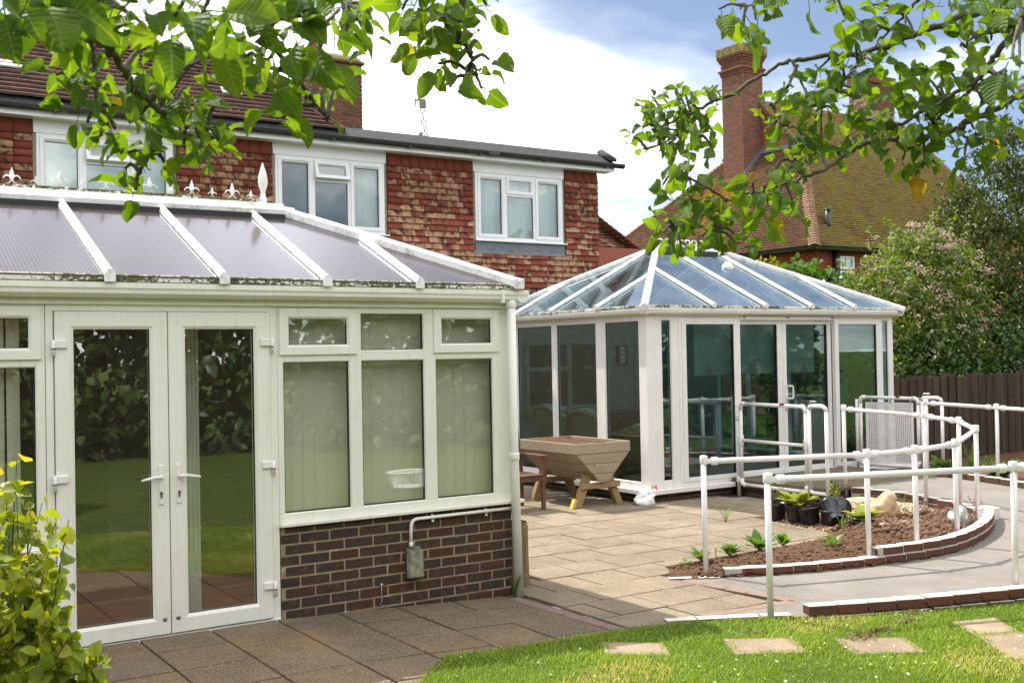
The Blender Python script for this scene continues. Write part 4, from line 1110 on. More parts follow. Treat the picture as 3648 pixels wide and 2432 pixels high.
# roof: front slope, hipped end, back slope
EY, EX, EZ = -.125, XR + .008, 2.418
RY, RZ1 = 1.475, 3.105; RX = .42
slope = (RZ1 - EZ) / (RY - EY)
BYE = RY + (RY - EY)
n_f = V((0, -slope, 1)).normalized(); n_h = V((slope, 0, 1)).normalized()
def hip_y(x): return min(RY, EY + (EX - x) * (RY - EY) / (EX - RX)) if x > RX else RY
RAF = [-1.300 - .735 * k for k in range(7, 0, -1)] + [-1.300, -.570, .162, .892]
def panel(pts, across, name='roof_panel'):
    me_o = MB().poly(pts, n_f * -.016 if across == 0 else n_h * -.016)
    o = me_o.build(name, 'polycarbonate', c1)
    a = o.data.attributes.new('across', 'FLOAT', 'POINT'); a.data.foreach_set('value', np.array([v.co[across] for v in o.data.vertices], np.float32)); return o
cuts = RAF + [EX]
for a, b in zip(cuts[:-1], cuts[1:]):
    ya, yb = hip_y(a), hip_y(b); pts = [(a, EY), (b, EY)]
    if yb > EY + .01: pts.append((b, yb))
    if a < RX < b: pts.append((RX, RY))
    pts.append((a, ya))
    panel([V((x, y, EZ + (y - EY) * slope)) for x, y in pts], 0)
hs = (RZ1 - EZ) / (EX - RX)
hp_ = [(EX, EY + .0), (EX, RY), (EX, BYE)]
for y0, y1 in ((EY, .55), (.55, RY), (RY, 2.40), (2.40, BYE)):
    x_of = lambda y: EX - (EX - RX) * (1 - abs(y - RY) / (RY - EY))
    panel([V((EX, y0, EZ)), V((EX, y1, EZ)), V((x_of(y1), y1, EZ + (EX - x_of(y1)) * hs)), V((x_of(y0), y0, EZ + (EX - x_of(y0)) * hs))], 1)
back_pts = [V((XL, BYE, EZ)), V((EX, BYE, EZ)), V((RX, RY, RZ1)), V((XL, RY, RZ1))]
panel(back_pts, 0)
bar_p = [(-.032, .0), (-.032, .012), (-.024, .030), (-.010, .040), (.010, .040), (.024, .030), (.032, .012), (.032, .0)]
for x in RAF:
    y1 = hip_y(x)
    b_ = MB().prof((x, EY - .012, EZ + .0 - .005), (x, y1 - .01, EZ + (y1 - EY) * slope - .004), bar_p, n_f); rb = b_.build('glazing_bar', 'upvc_streaked', c1)
    MB().poly([V((x - .034, EY - .014, 2.376)), V((x + .034, EY - .014, 2.376)), V((x + .034, EY - .014, EZ + .012)), V((x + .012, EY - .014, EZ + .040)), V((x - .012, EY - .014, EZ + .040)), V((x - .034, EY - .014, EZ + .012))], (0, -.012, 0)).build('end_cap', 'upvc_streaked', rb)
for y in (.55, RY, 2.40):
    x1 = EX - (EX - RX) * (1 - abs(y - RY) / (RY - EY))
    MB().prof((EX + .012, y, EZ - .005), (x1, y, EZ + (EX - x1) * hs - .004), bar_p, n_h).build('glazing_bar', 'upvc_streaked', c1)
nh = (n_f + n_h).normalized()
hb = MB().prof((EX + .02, EY - .02, EZ - .010), (RX - .02, RY - .02, RZ1 + .0), [(-.05, -.02), (-.05, .03), (-.022, .058), (.022, .058), (.05, .03), (.05, -.02)], nh); hip_o = hb.build('hip_bar', 'upvc_streaked', c1)
MB().obox((EX - .04, EY - .045, EZ - .035), (.085, 0, 0), (0, .03, 0), (0, 0, .085)).build('end_cap', 'upvc_streaked', hip_o, False, .006)
MB().prof((EX + .02, BYE + .02, EZ - .010), (RX - .02, RY + .02, RZ1), [(-.05, -.02), (-.05, .03), (-.022, .058), (.022, .058), (.05, .03), (.05, -.02)], (n_h + V((0, slope, 1)).normalized()).normalized()).build('hip_bar', 'upvc_streaked', c1)
# ridge: shadow box below, capping, radius end
rd = MB().prof((XL, RY, RZ1 - .03), (RX + .04, RY, RZ1 - .03), [(-.14, -.035), (-.15, .028), (-.075, .060), (-.055, .092), (.055, .092), (.075, .060), (.15, .028), (.14, -.035)]); rdg = rd.build('ridge', 'upvc_streaked', c1)
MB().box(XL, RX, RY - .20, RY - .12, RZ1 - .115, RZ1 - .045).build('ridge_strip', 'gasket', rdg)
MB().lathe((RX + .045, RY, RZ1 - .045), [(.11, 0), (.12, .05), (.105, .075), (.05, .085)], 14).build('ridge_end', 'upvc_streaked', rdg, False)
# cresting: alternating tall and short fleurs-de-lis on a rail, and the spear finial
cr_b = MB().box(XL, .30, RY - .018, RY + .018, RZ1 + .060, RZ1 + .090); crest_rail = cr_b.build('cresting_rail', 'upvc_mossy', c1)
def fleur(h, w):
    mb = MB(); t_ = .007
    cp = [(0, .16), (.07, .30), (.14, .48), (.10, .70), (0, 1.0), (-.10, .70), (-.14, .48), (-.07, .30)]
    mb.poly([V((a * h, -t_, b * h)) for a, b in cp], (0, 2 * t_, 0))
    for sgn in (-1, 1):
        pts = [(.02, .34), (.10, .44), (.20, .50), (.32, .50), (.44, .40), (.48, .30)]
        mb.tube([V((sgn * a * h * w, 0, b * h)) for a, b in pts], [.030 * h, .045 * h, .055 * h, .05 * h, .04 * h, .02 * h], 6)
        pts = [(.02, .36), (.05, .22), (.14, .08), (.34, .0)]
        mb.tube([V((sgn * a * h * w, 0, b * h)) for a, b in pts], [.025 * h, .03 * h, .035 * h, .03 * h], 6)
    mb.box(-.12 * h * w, .12 * h * w, -t_ * 1.3, t_ * 1.3, .34 * h, .40 * h)
    return mb.mesh('fleur', 'upvc_streaked')
ft, fs_ = fleur(.125, 1.0), fleur(.075, .95)
for k in range(14):
    x = .044 - k * .331
    inst('fleur_de_lis', ft, c1, (x, RY, RZ1 + .089)); inst('fleur_de_lis', fs_, c1, (x - .1655, RY, RZ1 + .089))
inst('fleur_de_lis', fs_, c1, (.20, RY, RZ1 + .089))
MB().lathe((.305, RY, RZ1 + .055), [(.030, 0), (.030, .05), (.024, .055), (.020, .07), (.024, .085), (.016, .095), (.022, .11), (.036, .155), (.040, .19), (.034, .24), (.018, .30), (.002, .345)], 14).build('finial', 'upvc_bright', c1, True)
# rain pipe at the corner
dp = MB().tube([(XR - .022, -.082, 2.30), (XR - .018, -.080, 1.2), (XR + .006, -.078, .0)], [.036, .036, .037], 16); dpo = dp.build('downpipe', 'upvc', c1, True)
for z in (2.24, 1.06):
    MB().lathe((XR - .022 + (2.24 - z) * .005, -.080, z), [(.040, 0), (.042, .004), (.042, .05), (.040, .054)], 16).build('pipe_clip', 'upvc', dpo, True)
# hanging vertical blinds inside the window bays
bl = thing('vertical_blind', (.75, .16, .8), 'pale vertical blinds hanging behind the three side windows', 'blind')
for k in range(20):
    u = -.10 + k * .089; a = .045 + .02 * math.sin(k * 1.3)
    MB().obox((u, .14, .80), (.100 * math.cos(a), .100 * math.sin(a), 0), (-.0012 * math.sin(a), .0012 * math.cos(a), 0), (0, 0, 1.40)).build('blind_slat', 'blind', bl)
bl2 = thing('vertical_blind', (-2.3, .16, .8), 'pale vertical blinds behind the windows beyond the leafy shrub', 'blind')
for k in range(12):
    u = -1.86 - k * .089
    MB().obox((u, .14, .80), (.08, .028, 0), (-.0004, .0012, 0), (0, 0, 1.40)).build('blind_slat', 'blind', bl2)
cu = thing('curtain', (-.55, .55, .1), 'cream curtain hanging inside the glazed doors', 'curtain')
for k, x0 in enumerate((-.74,)):
    vs, fs = [], []
    for i in range(25):
        x = x0 + .16 * i / 24; y = .40 + .03 * math.sin(i * 1.4)
        vs += [(x, y, .12), (x, y, 2.15)]
    for i in range(24): fs.append((2 * i, 2 * i + 2, 2 * i + 3, 2 * i + 1))
    MB().add(vs, fs).build('curtain_cloth', 'curtain', cu, True)

# ---- small things fixed to the plinth
lt = thing('bulkhead_light', (.865, -.04, .35), 'oblong ribbed glass bulkhead light on the dark brick plinth', 'light')
MB().box(.800, .930, -.022, -.002, .232, .478).build('base_plate', 'black_plastic', lt, False, .01)
t = NT('ribbed_glass'); sx = t.node('ShaderNodeSeparateXYZ'); t.l.new(t.pos, sx.inputs[0])
rib = t.math('SINE', t.math('MULTIPLY', sx.outputs['Z'], 2 * math.pi / .0075))
t.done(t.bsdf(t.mix(t.ramp(t.noise(7, 3), [(.4, 0.), (.65, 1.)]), (.42, .42, .28), (.10, .11, .07)), .18, .6, normal=t.bump(rib, .6, .003)))
b_ = MB(); pts = [(.806, .238), (.924, .238), (.924, .472), (.806, .472)]
b_.add([(x, -.022, z) for x, z in pts] + [(.812 + (x - .806) * .9, -.085, .252 + (z - .238) * .86) for x, z in pts], [(0, 1, 5, 4), (1, 2, 6, 5), (2, 3, 7, 6), (3, 0, 4, 7), (4, 5, 6, 7)])
b_.build('lens', 'ribbed_glass', lt, False, .012)
MB().tube([(.84, -.030, .475), (.84, -.030, .51)], .016, 10).build('gland', 'upvc', lt, True)
cd = thing('cable_conduit', (1.2, -.02, .68), 'white plastic conduit running under the sill to the light', 'conduit')
MB().tube([(.84, -.028, .50), (.842, -.028, .61), (.846, -.028, .645), (.862, -.028, .668), (.89, -.028, .676), (1.2, -.028, .678), (XR - .02, -.028, .680)], .0125, 10).build('pipe', 'upvc', cd, True)
for x in (1.03, 1.50):
    sd2 = MB().tube([(x - .006, -.028, .678), (x + .006, -.028, .678)], .0155, 10); sd2.box(x - .005, x + .005, -.016, -.002, .640, .70); so = sd2.build('saddle_clip', 'upvc', cd, False)
    MB().lathe((x, -.018, .650), [(.011, 0), (.011, .006)], 10, (0, -1, 0)).build('screw_eye', 'upvc', so)
hk = thing('hook', (.605, -.02, .21), 'small steel hook hanging from an eye on the plinth', 'hook')
MB().lathe((.605, -.004, .222), [(.014, 0), (.014, .008), (.008, .012)], 12, (0, -1, 0)).build('eye_plate', 'galvanised', hk, True)
MB().tube([(.600, -.018, .222), (.597, -.020, .16), (.598, -.020, .105), (.588, -.020, .088), (.592, -.020, .072), (.608, -.020, .072), (.616, -.020, .078)], .0035, 6).build('hook_rod', 'galvanised', hk, True)

# ================================================================== far conservatory
c2 = thing('conservatory', (8.3, 5.1, 0), 'far white conservatory with blue glass hipped roof behind the ramp', 'conservatory')
X0, X1, Y0, Y1 = 5.96, 10.72, 3.327, 7.03
F2 = Wall((0, Y0, 0), (1, 0, 0), (0, -1, 0)); S2 = Wall((X0, 0, 0), (0, 1, 0), (-1, 0, 0)); E2 = Wall((X1, 0, 0), (0, 1, 0), (1, 0, 0))
# dwarf plinth
for w_, a, b in ((F2, X0 + .02, 7.42), (F2, 9.64, X1 - .02), (S2, Y0 + .02, Y1), (E2, Y0 + .02, Y1)):
    m_ = MB(); w_.box(m_, a, b, -.08, .100, -.11, -.029); co_ = m_.build('plinth', 'mortar', c2); brick_wall(co_, w_, a, b, -.045, 2, 'brick_dark', out=-.02)
sl = MB(); F2.box(sl, X0 - .09, 7.36, .105, .165, -.05, .09); F2.box(sl, 9.62, X1 + .09, .105, .165, -.05, .09); S2.box(sl, Y0 - .0895, Y1, .104, .164, -.05, .09); E2.box(sl, Y0 - .0895, Y1, .104, .164, -.05, .09)
sl.build('sill', 'upvc_bright', c2, False, .006)
# corner posts and frames
ps = MB()
HZ2 = 2.365
for q in ((X0, X0 + .145, Y0, Y0 + .16), (X1 - .11, X1, Y0, Y0 + .16), (X0, X0 + .1, Y1 - .1, Y1), (X1 - .1, X1, Y1 - .1, Y1)):
    MB().box(*q, .166, HZ2).build('corner_post', 'upvc_bright', c2, False, .005)
fr = MB()
# left side frames: mullions measured on the photograph
for u0, u1 in ((4.18, 4.378), (5.279, 5.399), (6.28, 6.40)): S2.box(fr, u0, u1, .24, 2.285, -.07, -.003)
S2.box(fr, Y0 + .16, Y1 - .1, 2.285, HZ2, -.07, -.002); S2.box(fr, Y0 + .16, Y1 - .1, .166, .245, -.07, -.002)
fr.build('side_frame', 'upvc_bright', c2, False, .004)
for u0, u1 in ((Y0 + .165, 4.176), (4.382, 5.275), (5.403, 6.276), (6.404, Y1 - .104)): glazed(S2, u0, u1, .249, 2.281, c2, 'glass_blue', 'upvc_bright', -.024)
fe = MB()
for u0 in (Y0 + .16, 4.3, 5.3, 6.2): E2.box(fe, u0, u0 + .1, .24, 2.285, -.07, -.003)
E2.box(fe, Y0 + .16, Y1 - .1, 2.285, HZ2, -.07, -.002); E2.box(fe, Y0 + .16, Y1 - .1, .166, .245, -.07, -.002); fe.build('side_frame', 'upvc_bright', c2, False, .004)
for u0, u1 in ((Y0 + .264, 4.296), (4.404, 5.296), (5.404, 6.196), (6.304, Y1 - .104)): glazed(E2, u0, u1, .249, 2.281, c2, 'glass_blue', 'upvc_bright', -.024)
# front: narrow light, four sliding door leaves, narrow light
ff = MB()
F2.box(ff, X0 + .145, X1 - .11, 2.292, HZ2, -.07, .0)
F2.box(ff, 6.105, 6.212, .166, 2.292, -.07, -.001); F2.box(ff, 6.358, 6.480, .166, 2.292, -.07, .004); F2.box(ff, 6.212, 6.358, .166, .258, -.07, -.001); F2.box(ff, 6.4805, 10.44, .166, .215, -.07, -.004)
F2.box(ff, 10.40, 10.478, .166, 2.292, -.07, .004); F2.box(ff, 10.478, X1 - .11, .166, .258, -.07, -.002)
F2.box(ff, 6.48, 6.536, .215, 2.32, -.07, .008)
ff.build('front_frame', 'upvc_bright', c2, False, .004)
glazed(F2, 6.216, 6.354, .262, 2.286, c2, 'glass_blue', 'upvc_bright', -.024)
glazed(F2, 10.482, 10.606, .262, 2.27, c2, 'glass_blue', 'upvc_bright', -.024)
def leaf2(u0, u1, gl0, gl1, z0, z1, o0, o1, lab):
    d = MB(); w_ = gl0 - u0
    for a, b, c, e in ((u0, gl0, z0, z1), (gl1, u1, z0, z1), (gl0, gl1, z0, .272), (gl0, gl1, 2.235, z1)): F2.box(d, a, b, c, e, o0, o1)
    o = d.build('sliding_door', 'upvc_bright', c2, False, .004); o['label'] = lab
    g_ = MB(); F2.frame(g_, gl0, gl1, .272, 2.235, [(0, o0 + .004), (0, o1 - .008), (.006, o1 - .010), (.006, o0 + .004)]); g_.build('gasket', 'gasket', o)
    p = MB(); F2.box(p, gl0, gl1, .272, 2.235, o0 + .012, o0 + .034); p.build('pane', 'glass_blue', o); return o
d1 = leaf2(6.536, 7.568, 6.613, 7.451, .217, 2.318, -.045, .014, 'fixed glazed leaf beside the narrow corner light')
d2 = leaf2(7.500, 8.428, 7.574, 8.330, .220, 2.288, -.115, -.050, 'sliding glazed leaf meeting at the handle, nearer the corner')
d3 = leaf2(8.432, 9.42, 8.510, 9.338, .220, 2.288, -.115, -.050, 'sliding glazed leaf carrying the white pull handle')
d4 = leaf2(9.427, 10.41, 9.510, 10.33, .217, 2.310, -.045, .014, 'fixed glazed leaf near the perforated gate')
rl = MB(); F2.box(rl, 7.575, 9.40, 2.296, 2.345, -.001, .018); rail_o = rl.build('door_track', 'upvc_bright', c2, False, .004)
for x in (7.63, 8.46, 9.36):
    b_ = MB(); F2.box(b_, x, x + .016, 2.318, 2.334, .018, .040); F2.box(b_, x + .016, x + .034, 2.322, 2.330, .020, .034); b_.build('bracket', 'rust', rail_o)
h_ = MB().tube([F2.p(8.488, 1.385, -.05), F2.p(8.488, 1.385, .0), F2.p(8.55, 1.385, .005), F2.p(8.565, 1.36, .005), F2.p(8.565, 1.24, .005), F2.p(8.55, 1.215, .005), F2.p(8.488, 1.215, .0), F2.p(8.488, 1.215, -.05)], .013, 8); F2.box(h_, 8.470, 8.505, 1.05, 1.40, -.05, -.036)
h_.build('pull_handle', 'upvc_bright', d3, True)
# black damask transfers on the leaves
def damask(door_o, cx, cz, s, out):
    mb = MB()
    def blob(pts): mb.poly([F2.p(cx + a * s, cz + b * s, out) for a, b in pts], (0, -.0012, 0))
    blob([(-.05, -.45), (.05, -.45), (.07, .05), (.0, .30), (-.07, .05)]); blob([(0, .34), (.045, .42), (0, .56), (-.045, .42)])
    for sg in (-1, 1):
        blob([(sg * .04, -.42), (sg * .20, -.36), (sg * .38, -.22), (sg * .44, -.02), (sg * .34, -.12), (sg * .20, -.24)])
        blob([(sg * .08, -.22), (sg * .26, -.10), (sg * .36, .10), (sg * .24, .06), (sg * .12, -.08)])
        blob([(sg * .08, .0), (sg * .22, .14), (sg * .24, .30), (sg * .12, .22)])
        blob([(sg * .03, .22), (sg * .12, .32), (sg * .08, .42), (sg * .02, .34)])
        blob([(sg * .30, -.36), (sg * .46, -.30), (sg * .42, -.22)])
    mb.build('damask_transfer', 'gasket', door_o)
damask(d1, 7.014, 1.632, .155, -.008); damask(d2, 7.907, 1.636, .165, -.078); damask(d3, 8.882, 1.602, .165, -.078)
# roller blinds behind the doors
rb = thing('roller_blind', (8.1, 3.52, 2.3), 'pale roller blind half lowered behind the far glazed doors', 'blind')
MB().box(6.93, 9.22, 3.52, 3.523, 1.585, 2.27).build('blind_cloth', 'blind', rb); MB().box(6.93, 9.22, 3.512, 3.528, 1.565, 1.588).build('bottom_bar', 'upvc_bright', rb); MB().tube([(6.93, 3.53, 2.28), (9.22, 3.53, 2.28)], .025, 10).build('roller', 'upvc_bright', rb, True)
# back wall and floor
bw = MB(); bw.box(X0 + .02, X1 - .02, Y1 - .06, Y1 + .08, -.05, 2.40); bw.build('back_wall', 'sun_room_wall', c2)
MB().box(X0 + .05, X1 - .05, Y0 + .10, Y1 - .06, .10, .20).build('floor', 'dark_floor', c2)
BW = Wall((0, Y1 - .06, 0), (1, 0, 0), (0, -1, 0))
iw = MB(); BW.frame(iw, 6.55, 8.25, 1.0, 2.1, sash_prof(.07, .0, .05)); BW.box(iw, 7.35, 7.43, 1.07, 2.03, .0, .045); BW.box(iw, 6.62, 7.35, 1.62, 1.69, .0, .045); BW.box(iw, 6.5, 8.30, .955, 1.0, .0, .14)
io = iw.build('inner_window', 'sun_room_wall', c2); p = MB(); BW.box(p, 6.62, 8.18, 1.07, 2.03, .005, .015); p.build('pane', 'gasket', io)
dd_ = MB(); BW.frame(dd_, 8.75, 9.65, .2, 2.2, sash_prof(.08, .0, .04)); do_ = dd_.build('inner_door', 'sun_room_wall', c2); p = MB(); BW.box(p, 8.82, 9.58, .25, 2.14, .004, .02); p.build('door_panel', 'dark_inside', do_)
# eaves, gutter
e_ = MB(); e_.box(X0 - .03, X1 + .03, Y0 - .03, Y0 + .05, HZ2, 2.42); e_.box(X0 - .028, X0 + .05, Y0 + .05, Y1, HZ2, 2.418); e_.box(X1 - .05, X1 + .028, Y0 + .05, Y1, HZ2, 2.418); e_.box(X0, X1, Y1 - .05, Y1 + .08, HZ2 + .03, 2.419)
e_.build('eaves_beam', 'upvc_bright', c2, False, .003)
gp2 = [(-.008, .0), (.02, -.010), (.05, -.010), (.078, .012), (.082, .03), (.090, .042), (.090, .068), (.082, .07), (.08, .06), (.012, .06), (.012, .075), (-.008, .075)]
MB().prof((X0 - .11, Y0 - .032, 2.372), (X1 + .12, Y0 - .032, 2.366), gp2).build('gutter', 'upvc_bright', c2)
MB().prof((X0 - .032, Y1, 2.374), (X0 - .032, Y0 - .10, 2.372), gp2).build('gutter', 'upvc_bright', c2)
MB().prof((X1 + .032, Y0 - .10, 2.366), (X1 + .032, Y1, 2.366), gp2).build('gutter', 'upvc_bright', c2)
EX0, EX1, EY0, EY1, EZ2 = X0 - .12, X1 + .02, Y0 - .12, 7.09, 2.470
RY2, RZ2 = (EY0 + EY1) / 2, 3.42; hw = RY2 - EY0
RXa, RXb = 7.72, 8.93
t_ = MB(); t_.box(EX0 + .01, EX1, EY0 - .005, EY0 + .04, 2.438, 2.474); t_.box(EX0 - .005, EX0 + .04, EY0 + .04, EY1, 2.438, 2.474); t_.box(EX1 - .04, EX1 + .005, EY0 + .04, EY1, 2.438, 2.474); t_.build('eaves_trim', 'upvc_mossy', c2, False, .003)
sl2 = (RZ2 - EZ2) / hw; sL = (RZ2 - EZ2) / (RXa - EX0); sR = (RZ2 - EZ2) / (EX1 - RXb)
nF, nB, nL, nR = V((0, -sl2, 1)).normalized(), V((0, sl2, 1)).normalized(), V((-sL, 0, 1)).normalized(), V((sR, 0, 1)).normalized()
def fy(x): return EY0 + hw * min(1, (x - EX0) / (RXa - EX0), (EX1 - x) / (EX1 - RXb))
FR = [6.99, 7.936, 8.836, 9.717]
def glass_panel(pts, n): MB().poly(pts, n * -.02).build('roof_pane', 'glass_roof', c2)
cuts = [EX0] + FR + [EX1]
for a, b in zip(cuts[:-1], cuts[1:]):
    pts = [(a, EY0), (b, EY0)]
    if fy(b) > EY0 + .01: pts.append((b, fy(b)))
    for k in (RXb, RXa):
        if a < k < b: pts.append((k, RY2))
    if fy(a) > EY0 + .01: pts.append((a, fy(a)))
    glass_panel([V((x, y, EZ2 + (y - EY0) * sl2)) for x, y in pts], nF)
    glass_panel([V((x, 2 * RY2 - y, EZ2 + (y - EY0) * sl2)) for x, y in pts][::-1], nB)
SRf = [4.178, 5.231, 6.116]
def sxL(y): return EX0 + (RXa - EX0) * (1 - abs(y - RY2) / hw)
def sxR(y): return EX1 - (EX1 - RXb) * (1 - abs(y - RY2) / hw)
for sxf, s_, n_, e0 in ((sxL, sL, nL, EX0), (sxR, sR, nR, EX1)):
    ys = [EY0] + SRf + [EY1]
    for a, b in zip(ys[:-1], ys[1:]):
        pts = [(e0, a), (e0, b)]
        if abs(sxf(b) - e0) > .01: pts.append((sxf(b), b))
        if a < RY2 < b: pts.append((sxf(RY2), RY2))
        if abs(sxf(a) - e0) > .01: pts.append((sxf(a), a))
        glass_panel([V((x, y, EZ2 + abs(x - e0) * s_)) for x, y in pts], n_)
rp = [(-.030, -.005), (-.034, .010), (-.022, .034), (.022, .034), (.034, .010), (.030, -.005)]
rp_in = [(-.022, -.075), (-.022, -.022), (.022, -.022), (.022, -.075)]
for x in FR:
    y = fy(x)
    for sgn in (1, -1):
        a = V((x, EY0 - .02 if sgn > 0 else EY1 + .0, EZ2)); b = V((x, y if sgn > 0 else 2 * RY2 - y, EZ2 + (y - EY0) * sl2)); n_ = nF if sgn > 0 else nB
        o = MB().prof(a, b, rp, n_).build('glazing_bar', 'upvc_streaked', c2); MB().prof(a.lerp(b, .03), b, rp_in, n_).build('inner_bar', 'upvc_bright', o)
        if sgn > 0: MB().tube([a + V((0, -.012, .012)), a + V((0, .012, .014))], .040, 10).build('end_cap', 'upvc_bright', o)
for sxf, s_, n_, e0, sg in ((sxL, sL, nL, EX0, -1), (sxR, sR, nR, EX1, 1)):
    for y in SRf:
        x = sxf(y); a = V((e0 + sg * .02, y, EZ2)); b = V((x, y, EZ2 + abs(x - e0) * s_))
        o = MB().prof(a, b, rp, n_).build('glazing_bar', 'upvc_streaked', c2); MB().prof(a.lerp(b, .03), b, rp_in, n_).build('inner_bar', 'upvc_bright', o)
        MB().tube([a + V((sg * .012, 0, .012)), a + V((-sg * .012, 0, .014))], .040, 10).build('end_cap', 'upvc_bright', o)
hpf = [(-.045, -.03), (-.045, .025), (-.02, .048), (.02, .048), (.045, .025), (.045, -.03)]
for (ex_, ey_, rx_, n_) in ((EX0, EY0, RXa, nF + nL), (EX0, EY1, RXa, nB + nL), (EX1, EY0, RXb, nF + nR), (EX1, EY1, RXb, nB + nR)):
    a = V((ex_, ey_, EZ2 - .005)); b = V((rx_, RY2, RZ2)); d_ = (a - b).normalized()
    o = MB().prof(a + d_ * .04, b, hpf, n_.normalized()).build('hip_bar', 'upvc_streaked', c2); MB().tube([a + d_ * .03 + V((0, 0, .0)), a + d_ * .062 + V((0, 0, -.002))], .05, 10).build('end_cap', 'upvc_bright', o)
rd = MB().prof((RXa - .06, RY2, RZ2 - .03), (RXb + .06, RY2, RZ2 - .03), [(-.12, -.03), (-.13, .02), (-.06, .05), (-.05, .08), (.05, .08), (.06, .05), (.13, .02), (.12, -.03)]); r_o = rd.build('ridge', 'upvc_streaked', c2)
for x in (RXa - .02, RXb + .02): MB().lathe((x, RY2, RZ2 - .03), [(.16, -.02), (.17, .01), (.10, .045), (.04, .055)], 12).build('ridge_end', 'upvc_streaked', r_o)
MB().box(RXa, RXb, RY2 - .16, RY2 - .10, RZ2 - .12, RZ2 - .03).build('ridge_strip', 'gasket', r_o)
MB().box(RXa, RXb, RY2 - .015, RY2 + .015, RZ2 + .05, RZ2 + .07).build('cresting_rail', 'upvc_mossy', c2)
for k in range(9):
    x = RXa + .08 + k * .135; MB().tube([V((x + .05 * math.cos(a), RY2, RZ2 + .11 + .04 * math.sin(a))) for a in np.linspace(0, 6.28, 13)], .010, 5).build('crest_ring', 'upvc_streaked', c2, True)
MB().lathe((8.55, RY2 - .62, 3.03), [(.0, -.02), (.05, .0), (.085, .05), (.09, .10), (.05, .15), (.02, .17)], 12).build('ceiling_lamp', 'upvc_bright', c2, True)

# wicker armchairs inside, seen through the side glass ---------------------------------
t = NT('wicker'); wv = t.node('ShaderNodeTexChecker'); t.set(wv.inputs['Vector'], t.scalev((1, 1, 1.5))); wv.inputs['Scale'].default_value = 46
wv.inputs['Color1'].default_value = (.74, .46, .20, 1); wv.inputs['Color2'].default_value = (.36, .21, .09, 1)
t.done(t.bsdf(t.mix(t.math('MULTIPLY', t.noise(20), .5), wv.outputs[0], (.50, .32, .14)), .6, .4, normal=t.bump(wv.outputs['Fac'], .5, .006)))
simple('cushion', (.60, .56, .50), .95, (.50, .47, .42), 10)
def wicker_chair(x, y, rz, label, w=.78, hb=1.02):
    r = thing('wicker_armchair', (x, y, .2), label, 'armchair', 'wicker chairs inside the far conservatory')
    T = Matrix.Translation((x, y, .2)) @ Matrix.Rotation(rz, 4, 'Z')
    # local: back towards +y, seat faces -y
    def shell(pts, name, mat='wicker', smooth=True):
        m = MB(T)
        vs, fs = [], []; n = len(pts[0])
        for ring in pts: vs += ring
        for i in range(len(pts) - 1):
            for k in range(n - 1): fs.append((i * n + k, i * n + k + 1, (i + 1) * n + k + 1, (i + 1) * n + k))
        m.add(vs, fs); o = m.build(name, mat, r, smooth); return o
    us = np.linspace(-1, 1, 17)
    back = []
    for z in np.linspace(.18, 1, 7):
        back.append([(u * w / 2 * (.86 + .14 * z), .34 + .10 * z - .16 * u * u * (1 - .0 * z), (z if z < 1 else 1) * (hb - .2) - (.20 * abs(u) ** 2.2 if z > .9 else .20 * abs(u) ** 2.2 * z)) for u in us])
    shell(back, 'backrest')
    back2 = [[(a * .93, b - .05, c) for a, b, c in ring] for ring in back]; shell(back2, 'back_lining')
    rim = MB(T).tube([V(q) for q in back[-1]], .028, 8); rim.build('top_rail', 'wicker', r, True)
    for sg in (-1, 1):
        m = MB(T).box(sg * w / 2 - .04, sg * w / 2 + .04, -.32, .32, .05, .42); m.build('arm', 'wicker', r, False, .03)
    MB(T).box(-w / 2 + .04, w / 2 - .04, -.34, .32, .08, .30).build('seat', 'wicker', r, False, .02)
    MB(T).box(-w / 2 + .05, w / 2 - .05, -.35, .26, .30, .40).build('seat_cushion', 'cushion', r, False, .04)
    cb = MB(T); cb.add([(u * w * .40, .26 - .1 * u * u, .40) for u in us] + [(u * w * .44, .33 - .1 * u * u, hb - .20 - .18 * abs(u) ** 2.2 + .05) for u in us] + [(u * w * .44, .40 - .1 * u * u, hb - .20 - .18 * abs(u) ** 2.2 + .03) for u in us], [(i, i + 1, 17 + i + 1, 17 + i) for i in range(16)] + [(17 + i, 17 + i + 1, 34 + i + 1, 34 + i) for i in range(16)])
    cb.build('back_cushion', 'cushion', r, True)
    for sx2 in (-1, 1):
        for sy2 in (-1, 1): MB(T).box(sx2 * (w / 2 - .06) - .025, sx2 * (w / 2 - .06) + .025, sy2 * .28 - .025, sy2 * .28 + .025, 0, .09).build('leg', 'wicker', r)
wicker_chair(6.58, 5.95, math.pi / 2 , 'wicker chair with grey cushion farthest from the corner post', .80, 1.12)
wicker_chair(6.55, 4.98, math.pi / 2, 'wide wicker chair with grey cushion behind the trough planter', .98, 1.08)
wicker_chair(6.62, 3.98, math.pi / 2 + .25, 'low wicker chair nearest the white corner post', .72, .90)
nap = thing('blue_cloth', (6.3, 5.5, 1.12), 'small pale blue cloth draped between two wicker chairs', 'cloth'); simple('blue_cloth', (.25, .55, .66), .9)
MB().add([(6.05, 5.34, 1.10), (6.30, 5.34, 1.14), (6.30, 5.52, 1.11), (6.05, 5.52, 1.07), (6.07, 5.70, 1.12), (6.32, 5.70, 1.15)], [(0, 1, 2, 3), (3, 2, 5, 4)]).build('cloth_sheet', 'blue_cloth', nap)
cab = thing('cabinet', (8.1, 6.7, .2), 'dark wooden sideboard against the inner wall', 'cabinet')
MB().box(7.7, 8.7, 6.55, 6.95, .2, .95).build('cabinet_body', 'hardwood', cab, False, .01); MB().box(7.75, 8.18, 6.535, 6.55, .3, .88).build('cabinet_door', 'hardwood', cab, False, .005); MB().box(8.22, 8.65, 6.535, 6.55, .3, .88).build('cabinet_door', 'hardwood', cab, False, .005)
